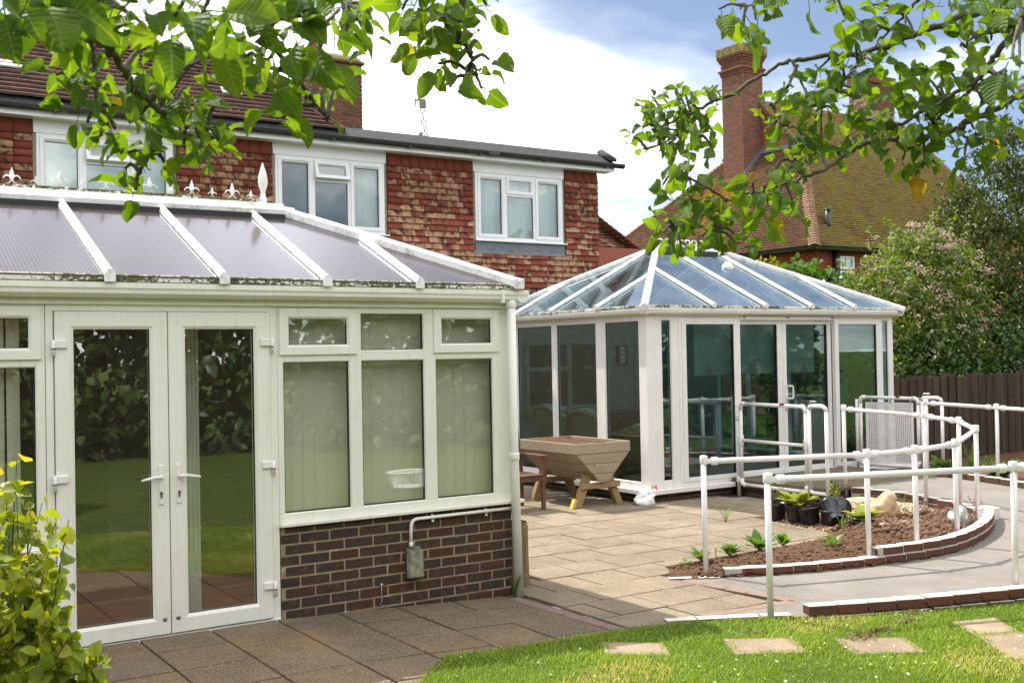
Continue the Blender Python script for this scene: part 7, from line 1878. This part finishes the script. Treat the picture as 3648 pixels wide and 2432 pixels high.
for _ in range(26):          # loose shoots breaking the outline
    b_ = random.choice([(-.6, .1, 2.6, 1.0, 1.0, .95), (.9, .2, 2.9, 1.3, 1.1, 1.2), (.5, .3, 3.7, .8, .8, .6), (-1.1, -.3, .95, 1.0, .9, .9)]); v = V((random.gauss(-.4, .8), random.gauss(-.5, .6), random.uniform(.1, 1.2))).normalized()
    p0 = V((15.2 + b_[0] + v.x * b_[3] * .9, 6.4 + b_[1] + v.y * b_[4] * .9, b_[2] + v.z * b_[5] * .9)); d0 = (v + V((0, 0, .6))).normalized(); L0 = random.uniform(.35, .85)
    for k in range(16): sP.append(p0 + d0 * L0 * k / 15); sD.append((random.gauss(0, 1), random.gauss(0, 1), random.gauss(.3, .6)))
scatter_leaves('shoots', np.array(sP), np.array(sD), .085, 'mid_leaf', fl_root, 'oval')['kind'] = 'stuff'
fo_ = fm_.build('flower_heads', 'blossom', fl_root); fo_['kind'] = 'stuff'
bush('evergreen_tree', 'dark glossy evergreen tree at the edge beyond the fence', (18.3, 6.8, 0), [(0, 0, 2.0, 1.7, 1.5, 1.9), (.3, .2, 4.0, 1.5, 1.3, 1.5), (.9, .3, 5.2, 1.0, .9, 1.2), (-1.0, -.4, 1.1, 1.3, 1.1, 1.0), (1.3, .2, 6.0, .6, .6, .9)], 'dark_leaf', .12, 21000, 'long', 'tree', sub=.22, part='crown')
bush('fence_shrub', 'dense dark green shrub hanging over the fence top', (16.6, 5.5, 0), [(0, 0, 1.5, 2.2, .9, 1.0), (-1.9, .1, 1.35, 1.3, .8, .85), (1.6, .1, 1.9, 1.2, .8, 1.1)], 'hedge_leaf', .085, 13000, 'oval', 'shrub', sub=.24)
bush('climbing_shrub', 'bright green leafy climber behind the far conservatory roof', (14.5, 8.0, 0), [(-.2, 0, 2.75, .85, .7, .80), (-.75, 0, 3.0, .55, .5, .60), (.85, 0, 2.35, .85, .6, .75), (0, 0, 1.2, 1.4, .8, 1.2)], 'ivy_leaf', .13, 7500, 'round', 'shrub', sub=.34)
bush('lime_shrub', 'yellow-green shrub peeping over the far roof edge', (13.15, 8.1, 0), [(0, 0, 2.6, .7, .5, .8), (.05, 0, 3.25, .32, .3, .45), (.5, -.1, 2.9, .5, .4, .5)], 'lime_leaf', .085, 3600, 'oval', 'shrub', sub=.34)
bush('side_shrub', 'green shrub pressed between far conservatory and fence', (11.75, 4.9, 0), [(0, 0, 1.1, .55, .6, .8), (.3, .3, 1.8, .5, .5, .6)], 'mid_leaf', .10, 2600, 'oval', 'shrub', sub=.36)

# ================================================================== apple trees overhanging the view
def z1p(x, y): return x * .5549, y * .5549
def z2p(x, y): return 1200 + x * .5549, y * .5549
def z3p(x, y): return 2348 + x * .5549, y * .5549
def apple_leaf_mesh(seed, toothed=True):
    """broad pointed leaf, folded along the midrib, curled and wavy, with a petiole; unit length along +y from the origin"""
    g = random.Random(seed); N = 11; vs, fs = [], []
    curl = g.uniform(.25, 1.3); fold = g.uniform(.15, .75); tw = g.uniform(-.9, .9); bw = g.uniform(.215, .275)
    for i in range(N + 1):
        s = i / N; w = bw * 1.02 * (s ** .52) * ((1 - s) ** .62) / .46 * .80 if 0 < i < N else (.02 if i == 0 else 0)
        y = .30 + .70 * (math.sin(curl * s) / curl); zc = -.70 * (1 - math.cos(curl * s)) / curl
        for k in (-1, -.55, 0, .55, 1):
            ww = w * k
            if abs(k) == 1 and toothed and 0 < i < N: ww *= 1 + (.05 if i % 2 else -.03)
            z = zc + fold * abs(ww) + .035 * math.sin(s * 9 + k * 2 + seed) * abs(k)
            a = tw * s * .6; vs.append((ww * math.cos(a) - (z - zc) * math.sin(a), y, zc + ww * math.sin(a) + (z - zc) * math.cos(a)))
    for i in range(N):
        for k in range(4): a = i * 5 + k; fs.append((a, a + 1, a + 6, a + 5))
    mb = MB().add(vs, fs); mb.tube([(0, 0, .02), (0, .16, .0), (0, .31, .002)], [.013, .010, .010], 5)
    me = mb.mesh('apple_leaf', 'apple_leaf')
    for an, ix in (('lx', 0), ('ly', 1)): aa = me.attributes.new(an, 'FLOAT', 'POINT'); aa.data.foreach_set('value', np.array([v.co[ix] for v in me.vertices], np.float32))
    me.polygons.foreach_set('use_smooth', [True] * len(me.polygons)); return me
ALEAF = [apple_leaf_mesh(s) for s in range(18)]
def limb(parent, pts, r0, r1, name='branch', seed=0):
    """knobbly tapering limb through the points"""
    g = random.Random(seed); n = max(6, len(pts) * 5)
    C = catmull([tuple(p) for p in pts], n); L = []
    for i, c in enumerate(C):
        s = i / n; L.append(V(c) + V((g.uniform(-1, 1), g.uniform(-1, 1), g.uniform(-1, 1))) * r0 * .18)
    rs = [(r0 + (r1 - r0) * i / n) * (1 + g.uniform(-.12, .16)) for i in range(n + 1)]
    if name == 'branch': rs = [r * (.42 if r0 > .015 else .62) for r in rs]
    return MB().tube(L, rs, 8).build(name, 'bark', parent, True), [V(c) for c in C]
def leaf_at(parent, p, d, size, droop=.32):
    """one leaf object; its axis along d bent downwards"""
    d = (V(d).normalized() + V((0, 0, -droop * random.uniform(-.4, 1.5)))).normalized()
    n = V((random.gauss(0, 1), random.gauss(0, 1), .8)); x = d.cross(n).normalized(); z = x.cross(d)
    R = Matrix((x, d, z)).transposed().to_euler()
    return inst('leaf', random.choice(ALEAF), parent, p, rot=R, scale=(size,) * 3)
class Mass:
    """leaves past the three hundred that show largest are joined"""
    def __init__(s): s.P, s.D, s.S = [], [], []
def apple(name, label, trunk, limbs, clusters, cat='tree', cap=296, seed=1, big=1.0):
    """trunk = [points, r0, r1]; limbs = [(points, r0, r1)]; clusters = [(u, v, depth, leaves, spread_px, leaf_m)]"""
    random.seed(seed)
    root = thing(name, trunk[0][0], label, cat)
    limb(root, trunk[0], trunk[1], trunk[2], 'trunk', seed)
    pts_all = []
    for i, (pts, r0, r1) in enumerate(limbs):
        o, C = limb(root, pts, r0, r1, 'branch', seed * 31 + i); pts_all += C
    made = 0; todo = []
    for (u, v, dp, n, sp, ls) in clusters:
        c = at(u, v, dp)
        near = min(pts_all, key=lambda q: (q - c).length)
        tw = limb(root, [near, near.lerp(c, .55) + V((0, 0, .01)), c], .0045, .0028, 'twig', made + seed)
        for k in range(max(1, round(n * (.86 if u > 2200 else (.95 if v < 130 else .72))))):
            a = at(u + random.gauss(0, sp), v + random.gauss(0, sp * .85), dp + random.gauss(0, .10))
            d = (a - c); d = d + CR * random.gauss(0, .05) + V((0, 0, random.gauss(.01, .045))) + CF * random.gauss(0, .04)
            todo.append((c.lerp(a, .62), d, ls * big * random.uniform(.70, 1.20)))
    todo.sort(key=lambda q: -q[2] / max(.5, (q[0] - CAM_POS).length))
    for p, d, s in todo[:cap]: leaf_at(root, p, d, s)
    rest = todo[cap:]
    if rest:
        V_, F_, R_, X_ = [], [], [], []; b = 0
        for p, d, s in rest:
            me = random.choice(ALEAF); d = (V(d).normalized() + V((0, 0, -.32 * random.uniform(-.4, 1.5)))).normalized(); n = V((random.gauss(0, .7), random.gauss(0, .7), 1)); x = d.cross(n).normalized(); z = x.cross(d)
            co_ = np.empty(len(me.vertices) * 3); me.vertices.foreach_get('co', co_); X_.append(co_.reshape(-1, 3).copy()); co_ = co_.reshape(-1, 3) * s
            V_.append(co_ @ np.array([x, d, z]) + np.array(p)); me.calc_loop_triangles(); tri = np.empty(len(me.loop_triangles) * 3, np.int32); me.loop_triangles.foreach_get('vertices', tri); F_.append(tri.reshape(-1, 3) + b); b += len(me.vertices); R_.append(np.full(len(me.vertices), random.random()))
        o = np_mesh('more_leaves', np.vstack(V_), np.vstack(F_), 'apple_leaf_mass', root, {'rnd': np.concatenate(R_), 'lx': np.vstack(X_)[:, 0], 'ly': np.vstack(X_)[:, 1]}, True); o['kind'] = 'stuff'
    return root
def path(f, pts, d0, d1): n = len(pts) - 1; return [at(*f(x, y), d0 + (d1 - d0) * i / n) for i, (x, y) in enumerate(pts)]
# --- tree on the left: trunk stands out of view beside the camera
tl0 = CAM_POS + CF * .9 - CR * 1.9
gL = V((tl0.x, tl0.y, .05)); fork = V((tl0.x, tl0.y, 0)) + V((0, 0, 2.35))
LB = [
    ([fork, at(-250, -420, 1.6)] + path(z1p, [(430, -170), (510, 0), (600, 170), (690, 290), (760, 400), (890, 590), (1000, 680), (1080, 750), (1150, 800), (1300, 820), (1400, 815)], 1.75, 2.15), .030, .006),
    ([fork, at(0, -520, 1.5)] + path(z1p, [(1300, -260), (1570, 0), (1690, 110), (1740, 200), (1760, 310), (1700, 420)], 1.6, 1.8), .026, .005),
    ([fork, at(300, -600, 1.8)] + path(z2p, [(650, -200), (800, 0), (785, 190), (805, 262), (860, 340), (868, 400), (838, 485)], 2.1, 2.25), .024, .005),
    (path(z1p, [(560, 0), (610, 50), (670, 130)], 1.75, 1.8), .010, .006),
    (path(z1p, [(540, 150), (590, 280), (605, 420), (620, 690)], 1.95, 2.0), .009, .006),
    (path(z1p, [(1110, 770), (1000, 930), (900, 1100)], 2.1, 2.12), .007, .004),
    (path(z1p, [(1730, 150), (1830, 120), (1950, 100)], 1.7, 1.68), .008, .005),
    (path(z1p, [(1760, 310), (1900, 480), (2020, 660), (2100, 760)], 1.8, 1.95), .007, .003),
    (path(z2p, [(1040 - 1200, -120), (-60, -60), (60, 40), (120, 140)], 2.3, 2.4), .006, .004),
]
def cl(f, L): return [(*f(x, y), d, n, s, ls) for x, y, d, n, s, ls in L]
LC = cl(z1p, [(60, 60, 1.45, 8, 55, .105), (250, 40, 1.5, 8, 55, .10), (150, -60, 1.5, 6, 60, .11), (430, 60, 1.65, 8, 55, .085), (300, 270, 1.9, 3, 25, .075), (420, 300, 1.95, 9, 45, .075), (620, 110, 1.9, 10, 45, .075), (800, 60, 1.7, 9, 60, .10),
    (620, 290, 1.9, 7, 45, .078), (360, 480, 2.0, 8, 40, .072), (480, 560, 2.0, 10, 50, .074), (640, 560, 2.0, 7, 45, .070), (480, 700, 2.0, 8, 42, .072), (560, 790, 2.0, 6, 35, .066), (720, 720, 2.0, 7, 40, .075), (740, 830, 2.0, 5, 35, .074),
    (900, 140, 1.75, 9, 50, .10), (960, 300, 1.95, 10, 50, .075), (1120, 110, 1.6, 9, 50, .11), (1120, 330, 2.0, 7, 45, .072), (1300, 90, 1.55, 7, 45, .105), (1300, 380, 1.95, 5, 30, .082), (1380, 290, 2.0, 4, 25, .062), (1480, 90, 1.8, 5, 35, .07),
    (880, 470, 2.0, 6, 40, .070), (960, 560, 2.05, 7, 40, .072), (1080, 600, 2.05, 8, 40, .070), (1180, 560, 2.05, 7, 40, .072), (900, 740, 2.0, 6, 40, .085), (1080, 730, 2.1, 8, 40, .066), (1250, 690, 2.1, 8, 40, .070), (1380, 680, 2.1, 6, 30, .066),
    (1000, 860, 2.1, 6, 35, .072), (960, 950, 2.1, 6, 35, .070), (820, 980, 2.1, 4, 25, .062), (1180, 930, 2.1, 6, 35, .070), (1300, 1000, 2.1, 8, 35, .070), (1400, 900, 2.1, 6, 30, .062), (1270, 860, 2.1, 6, 35, .062), (1060, 1050, 2.12, 4, 25, .066), (900, 1120, 2.12, 7, 35, .070), (800, 1080, 2.12, 4, 22, .05), (870, 1220, 2.12, 3, 20, .07),
    (1640, 60, 1.65, 7, 50, .09), (1600, 230, 1.75, 5, 35, .08), (1720, 260, 1.8, 8, 40, .076), (1570, 360, 1.85, 4, 25, .07), (1850, 80, 1.6, 8, 45, .095), (1820, 300, 1.8, 6, 40, .078), (1640, 470, 1.9, 5, 28, .06), (1780, 470, 1.85, 6, 40, .078), (1790, 620, 1.9, 6, 35, .085), (1810, 760, 1.92, 4, 28, .075), (1960, 230, 1.6, 6, 45, .10), (2030, 90, 1.6, 6, 45, .10), (2060, 300, 1.65, 5, 40, .10), (1960, 470, 1.85, 6, 38, .08), (1960, 640, 1.9, 5, 35, .078), (2060, 560, 1.95, 4, 30, .066), (2100, 780, 2.0, 2, 8, .05), (2170, 480, 2.0, 4, 25, .06), (2180, 60, 1.9, 5, 35, .07)])
LC += cl(z2p, [(40, 60, 2.3, 7, 35, .07), (80, 170, 2.3, 8, 32, .062), (150, 110, 2.3, 6, 28, .055), (190, 60, 2.3, 5, 22, .05), (50, 270, 2.3, 4, 22, .055), (190, 240, 2.3, 3, 14, .05),
    (420, 60, 2.2, 4, 22, .085), (520, 60, 2.2, 6, 35, .085), (610, 110, 2.2, 6, 32, .080), (520, 230, 2.2, 5, 28, .085), (620, 330, 2.2, 5, 28, .085), (700, 60, 2.2, 7, 35, .080), (820, 60, 2.2, 6, 35, .085), (720, 210, 2.2, 7, 32, .08), (850, 210, 2.2, 5, 22, .05), (900, 270, 2.2, 3, 15, .05), (650, 410, 2.22, 5, 32, .09), (800, 340, 2.22, 6, 28, .075), (980, 385, 2.22, 2, 12, .088), (900, 480, 2.22, 5, 20, .065), (930, 570, 2.22, 3, 20, .095), (725, 560, 2.22, 2, 12, .098), (960, 30, 2.2, 4, 24, .08), (830, 470, 2.22, 4, 18, .045)])
apple('apple_tree', 'apple tree branch with big leaves hanging at the upper left', ([gL, V((gL.x + .03, gL.y + .02, 1.2)), fork], .085, .055), LB, LC, cap=296, seed=3, big=1.04)
# --- tree on the right
tr0 = CAM_POS + CF * 2.3 + CR * 3.1
gR = V((tr0.x, tr0.y, -.02)); forkR = V((tr0.x, tr0.y, 2.05))
RB = [
    ([forkR, at(3950, 250, 3.2)] + path(z3p, [(2343, 30), (2130, 80), (1960, 105), (1700, 200), (1560, 250), (1400, 320), (1290, 340), (1100, 360), (860, 390), (790, 410), (640, 500), (450, 610), (280, 690), (150, 750), (0, 830)], 3.1, 3.3) + path(z2p, [(2200, 850), (2075, 960)], 3.3, 3.32), .030, .005),
    ([forkR, at(3900, 60, 3.0)] + path(z3p, [(2380, 90), (2290, 200), (2180, 330), (2100, 450), (1990, 550), (1800, 660), (1600, 770), (1480, 830)], 2.7, 2.95), .026, .010),
    ([forkR, at(3900, 330, 3.1)] + path(z3p, [(2343, 620), (2200, 680), (2000, 780), (1850, 850), (1650, 890), (1350, 920), (1200, 990), (1080, 1070), (930, 1140), (820, 1180), (640, 1230), (440, 1290), (300, 1340), (100, 1460)], 2.9, 3.05), .024, .005),
    ([at(3640, 0, 2.9)] + path(z3p, [(1780, -60), (1660, 10), (1560, 110), (1440, 240)], 2.95, 3.1), .016, .008),
    (path(z3p, [(2225, 450), (2080, 530), (1950, 620), (1780, 770), (1700, 910), (1610, 950)], 2.9, 3.0), .011, .004),
    (path(z3p, [(1700, 910), (1700, 980), (1710, 1050)], 3.0, 3.0), .006, .004),
    (path(z3p, [(890, 420), (820, 560), (740, 680), (760, 740), (790, 800)], 3.2, 3.15), .009, .004),
    (path(z3p, [(860, 390), (900, 500), (940, 590)], 3.2, 3.2), .007, .004),
    (path(z3p, [(1330, 340), (1210, 490), (1120, 590), (1040, 690)], 3.15, 3.15), .008, .004),
    (path(z3p, [(1100, 370), (1030, 440), (930, 510)], 3.2, 3.2), .006, .004),
    (path(z3p, [(440, 1290), (330, 1215), (210, 1150), (130, 1090)], 3.0, 3.0), .008, .004),
    (path(z3p, [(430, 1300), (400, 1390), (370, 1480)], 3.0, 3.0), .007, .004),
    (path(z3p, [(930, 1140), (880, 1080), (830, 1020)], 3.0, 3.0), .008, .005),
    (path(z3p, [(310, 710), (290, 790), (280, 870)], 3.3, 3.3), .006, .003),
    (path(z3p, [(2270, 205), (2130, 210), (2000, 250), (1970, 310)], 2.75, 2.8), .007, .004),
    (path(z3p, [(250, 720), (150, 830), (60, 900), (-80, 960)], 3.3, 3.3), .008, .004),
    (path(z3p, [(1970, 790), (1950, 860), (2000, 900)], 2.95, 2.95), .007, .004),
    ([at(3000, -150, 3.0)] + path(z3p, [(760, -60), (640, 20), (560, 40)], 3.0, 3.0), .008, .004),
]
RC = cl(z3p, [(380, 60, 3.0, 4, 28, .10), (520, 60, 3.0, 7, 35, .10), (540, 180, 3.0, 5, 28, .105), (620, 130, 3.0, 4, 25, .09), (690, 70, 3.0, 4, 25, .075), (1010, 0, 3.0, 4, 28, .09), (1130, 30, 3.0, 3, 22, .085), (1190, 100, 3.0, 3, 22, .11), (1370, 30, 3.0, 4, 25, .08), (1440, 90, 3.0, 6, 30, .075), (1300, 160, 3.0, 6, 30, .075), (1400, 200, 3.05, 7, 32, .075), (1390, 300, 3.05, 5, 28, .085), (1260, 290, 3.05, 6, 30, .075), (1580, 150, 3.0, 4, 22, .06), (1700, 70, 2.9, 4, 28, .10), (1640, 230, 3.0, 2, 14, .06), (1860, 40, 2.9, 7, 38, .085), (2010, 40, 2.9, 6, 35, .085), (2140, 40, 2.85, 8, 40, .08), (2260, 60, 2.8, 9, 42, .08), (2080, 130, 2.85, 5, 30, .07), (2150, 90, 2.8, 6, 35, .07), (2320, 180, 2.7, 6, 35, .08),
    (1990, 190, 2.8, 5, 25, .06), (1930, 300, 2.8, 2, 12, .085), (2030, 250, 2.8, 4, 20, .05), (2130, 260, 2.8, 2, 14, .07), (2010, 400, 2.85, 5, 28, .06), (2260, 380, 2.5, 3, 18, .105), (2310, 430, 2.6, 4, 25, .085),
    (1110, 330, 3.15, 4, 26, .085), (1370, 400, 3.1, 5, 28, .075), (1180, 440, 3.1, 6, 30, .085), (1080, 520, 3.1, 5, 28, .085), (1280, 480, 3.1, 6, 30, .085), (1340, 540, 3.1, 4, 25, .085), (1180, 580, 3.1, 5, 30, .08), (860, 560, 3.15, 7, 35, .07), (780, 620, 3.15, 6, 32, .065), (940, 600, 3.15, 8, 38, .065), (700, 680, 3.15, 4, 28, .06), (820, 720, 3.15, 7, 35, .07), (960, 700, 3.1, 9, 40, .065), (1040, 620, 3.1, 8, 38, .065), (1130, 720, 3.1, 8, 40, .068), (1250, 640, 3.1, 7, 36, .068), (1000, 760, 3.1, 7, 36, .065),
    (720, 800, 3.12, 5, 28, .07), (740, 900, 3.1, 5, 26, .088), (850, 820, 3.1, 6, 32, .065), (940, 870, 3.1, 5, 28, .09), (1040, 900, 3.1, 3, 20, .07), (1110, 960, 3.05, 3, 18, .075), (1000, 970, 3.05, 3, 18, .08), (1200, 880, 3.05, 4, 25, .095), (1310, 770, 3.05, 7, 35, .068), (1400, 800, 3.0, 6, 32, .068), (1340, 870, 3.0, 6, 30, .068), (1290, 880, 3.0, 3, 20, .06), (1430, 880, 3.0, 4, 24, .06),
    (1400, 640, 3.05, 8, 38, .065), (1510, 600, 3.05, 7, 34, .065), (1500, 720, 3.0, 8, 38, .068), (1620, 530, 2.95, 4, 26, .09), (1640, 660, 2.95, 7, 36, .068), (1760, 420, 2.9, 5, 28, .075), (1850, 450, 2.9, 5, 28, .08), (1700, 480, 2.95, 4, 26, .06), (1800, 560, 2.9, 5, 30, .075), (1760, 620, 2.95, 6, 32, .07), (1850, 730, 2.95, 5, 28, .075), (1960, 470, 2.85, 5, 30, .07), (1700, 740, 2.95, 7, 34, .068), (1600, 820, 2.95, 7, 34, .068), (1530, 910, 2.95, 4, 24, .06), (1680, 830, 2.95, 6, 30, .065), (1790, 820, 2.95, 5, 28, .065), (1990, 640, 2.9, 5, 28, .075), (2100, 560, 2.85, 5, 30, .07), (2080, 660, 2.85, 4, 25, .06), (2250, 560, 2.8, 6, 32, .065), (2230, 700, 2.85, 4, 26, .08), (2310, 640, 2.7, 3, 18, .085), (1750, 910, 2.95, 5, 26, .06),
    (2140, 790, 2.85, 4, 24, .105), (2020, 830, 2.9, 5, 28, .075), (1990, 930, 2.9, 4, 22, .085), (1960, 1000, 2.9, 2, 12, .085), (1910, 950, 2.9, 3, 18, .065), (2080, 930, 2.9, 3, 20, .085), (1920, 850, 2.9, 4, 24, .06), (2170, 930, 2.85, 2, 14, .085), (2060, 870, 2.9, 4, 22, .06),
    (1560, 1030, 3.0, 4, 24, .085), (1640, 1000, 3.0, 5, 28, .068), (1720, 980, 3.0, 4, 24, .065), (1690, 1080, 3.0, 4, 22, .085), (1640, 1130, 3.0, 2, 12, .08), (1780, 1050, 3.0, 3, 18, .06),
    (290, 570, 3.3, 7, 32, .065), (360, 620, 3.3, 5, 26, .065), (160, 600, 3.3, 7, 34, .062), (120, 690, 3.3, 8, 38, .062), (210, 680, 3.3, 6, 32, .062), (50, 770, 3.3, 8, 38, .062), (160, 790, 3.3, 7, 34, .062), (350, 720, 3.3, 4, 22, .06), (300, 760, 3.3, 3, 16, .055), (350, 850, 3.3, 4, 22, .065), (240, 910, 3.3, 4, 22, .065), (110, 960, 3.3, 4, 22, .065), (350, 980, 3.3, 2, 10, .085), (60, 880, 3.3, 6, 30, .06), (180, 860, 3.3, 5, 26, .06),
    (180, 1040, 3.05, 6, 26, .065), (200, 1100, 3.02, 5, 22, .065), (60, 1120, 3.02, 3, 16, .085), (20, 1190, 3.02, 2, 10, .10), (270, 1130, 3.02, 4, 20, .05), (160, 1220, 3.0, 4, 22, .075), (200, 1280, 3.0, 4, 22, .08), (140, 1310, 3.0, 4, 24, .075), (100, 1390, 3.0, 5, 28, .07), (40, 1420, 3.0, 6, 30, .07), (30, 1490, 3.0, 4, 24, .085), (160, 1480, 3.0, 5, 26, .07), (280, 1380, 3.0, 6, 30, .065), (270, 1260, 3.0, 3, 18, .06), (370, 1360, 3.0, 4, 22, .08), (340, 1460, 3.0, 6, 30, .07), (400, 1460, 3.0, 6, 28, .075), (270, 1520, 3.0, 5, 28, .075), (360, 1530, 3.0, 4, 22, .075), (500, 1390, 3.0, 4, 20, .10), (480, 1500, 3.0, 3, 18, .06), (490, 1560, 3.0, 2, 12, .085), (60, 1560, 3.0, 4, 24, .075), (140, 1580, 3.0, 3, 18, .07),
    (600, 1170, 3.0, 4, 24, .095), (590, 1250, 3.0, 4, 22, .07), (680, 1200, 3.0, 4, 24, .08), (620, 1350, 3.0, 3, 20, .10), (700, 1330, 3.0, 3, 18, .085), (750, 1080, 3.0, 4, 22, .085), (820, 1110, 3.0, 5, 26, .07), (740, 1180, 3.0, 4, 24, .07), (880, 1030, 3.0, 3, 18, .06), (920, 1060, 3.0, 3, 18, .055), (860, 1320, 3.0, 3, 18, .10), (880, 1250, 3.0, 3, 16, .085), (780, 1240, 3.0, 4, 22, .065), (830, 1180, 3.0, 3, 18, .07)])
RC += cl(z2p, [(2020, 620, 3.3, 5, 22, .06), (1980, 680, 3.3, 4, 18, .06), (2090, 720, 3.3, 7, 30, .062), (2200, 620, 3.3, 6, 30, .062), (2240, 720, 3.3, 8, 36, .062), (2130, 800, 3.3, 8, 36, .062), (2260, 820, 3.3, 7, 34, .062), (2040, 790, 3.3, 6, 30, .062), (1960, 820, 3.3, 5, 26, .066), (1900, 880, 3.3, 3, 14, .066), (2060, 880, 3.3, 6, 28, .06), (1970, 960, 3.3, 5, 26, .066), (2110, 960, 3.3, 4, 22, .06), (2200, 900, 3.3, 6, 30, .062), (2180, 980, 3.3, 3, 18, .06), (2270, 960, 3.3, 4, 22, .062)])
apple('apple_tree', 'apple tree branches spreading in from the upper right', ([gR, V((gR.x, gR.y, 1.0)), forkR], .095, .06), RB, RC, cap=296, seed=8, big=1.14)

# ================================================================== shrub at the lower left corner
def sprig_shrub(name, label, base, sprigs, leaf, mat):
    """arching shoots carrying rounded leaves; sprigs = [(u, v, depth)] tips on the photograph"""
    root = thing(name, base, label, 'shrub'); P, D = [], []; sm = MB()
    for (u, v, dp, n, sp) in sprigs:
        tip = at(u, v, dp); b = V(base) + V((random.uniform(-.1, .1), random.uniform(-.1, .1), random.uniform(.0, .5))); mid = b.lerp(tip, .6) + V((0, 0, .06))
        sm.tube([b, mid, tip], [.006, .004, .0015], 6)
        for k in range(n):
            s = 1 - abs(random.gauss(0, .30)); p = (mid.lerp(tip, max(0, s * 2 - 1)) if s > .5 else b.lerp(mid, max(0, s) * 2)) + V((random.gauss(0, sp), random.gauss(0, sp), random.gauss(0, sp))); P.append(p); D.append((random.gauss(0, 1), random.gauss(0, 1), random.gauss(-.1, .8)))
    sm.build('stem', 'bark', root, True); scatter_leaves('foliage', np.array(P), np.array(D), leaf, mat, root, 'round', .35, .8); return root
bz = at(20, 2480, 4.0)
sp = []
for u, v in ((15, 1660), (60, 1640), (60, 1760), (110, 1780), (30, 1800), (150, 1790), (200, 1850), (245, 1850), (100, 1860), (20, 1890), (60, 1930), (150, 2000), (40, 2010), (190, 2060), (110, 2080), (20, 2100), (180, 2130), (80, 2160), (195, 2190), (20, 2200), (130, 2230), (60, 2260), (180, 2270), (240, 2260), (20, 2290), (120, 2310), (60, 2350), (180, 2370), (260, 2350), (310, 2390), (340, 2370), (390, 2400), (140, 2400), (20, 2400), (220, 2420), (90, 2430), (-60, 1950), (-80, 2150), (-60, 2300), (-90, 1800)):
    sp.append((u, v, random.uniform(3.7, 4.15), 42 if v > 1900 else 16, .030))
sprig_shrub('leafy_shrub', 'sunlit yellow-green leafy shrub in the lower left corner', (bz.x, bz.y, .08), sp, .052, 'quince_leaf')

# ================================================================== garden behind the camera (mirrored in the glass)
hb_ = [(-9.5, -13.5, 3.2, 3.6), (-6.0, -15.5, 3.0, 4.4), (-2.5, -16.2, 3.0, 4.2), (1.2, -15.6, 3.0, 4.0), (4.6, -15.0, 2.8, 4.4), (8.0, -13.6, 2.8, 4.0), (11.0, -11.0, 2.8, 4.2), (13.2, -7.6, 2.6, 4.0), (15.0, -3.8, 2.4, 3.6), (-12.0, -9.5, 2.8, 4.2)]
hl = ['hedge bush at the left end of the garden', 'hedge bush behind the lawn, second along', 'hedge bush behind the lawn, third along', 'hedge bush at the middle of the garden end', 'hedge bush behind the lawn, fifth along', 'hedge bush behind the lawn, sixth along', 'hedge bush turning the garden corner', 'hedge bush along the side boundary', 'hedge bush nearest the ramp side boundary', 'hedge bush on the house side of the lawn']
for (x, y, r, h), lb in zip(hb_, hl):
    bush('hedge_bush', lb, (x, y, 0), [(0, 0, h * .55, r * .85, 1.3, h * .6), (r * .3, .2, h * 1.05, r * .6, 1.1, h * .5), (-r * .35, 0, h * .95, r * .6, 1.1, h * .5), (0, -.4, h * .3, r * .9, 1.2, h * .35)], random.choice(['hedge_leaf', 'mid_leaf', 'hedge_leaf', 'dark_leaf']), .26, 6000, 'oval', 'bush', 'hedge round the garden', sub=.34, stems=3)
lbk = thing('laundry_basket', (4.3, -6.6, 0), 'white slatted plastic laundry basket on the lawn', 'basket')
for k in range(26):
    a = k * 2 * math.pi / 26; MB().obox((4.3 + .24 * math.cos(a), -6.6 + .17 * math.sin(a), .03), (.02, 0, 0), (0, .02, 0), (.05 * math.cos(a), .04 * math.sin(a), .22)).build('slat', 'petal_white', lbk)
MB().tube([(4.3 + .30 * math.cos(a), -6.6 + .22 * math.sin(a), .26) for a in np.linspace(0, 2 * math.pi, 25)], .016, 6).build('rim', 'petal_white', lbk, True); MB().lathe((4.3, -6.6, .01), [(.20, 0), (.24, .04)], 20).build('basket_base', 'petal_white', lbk)
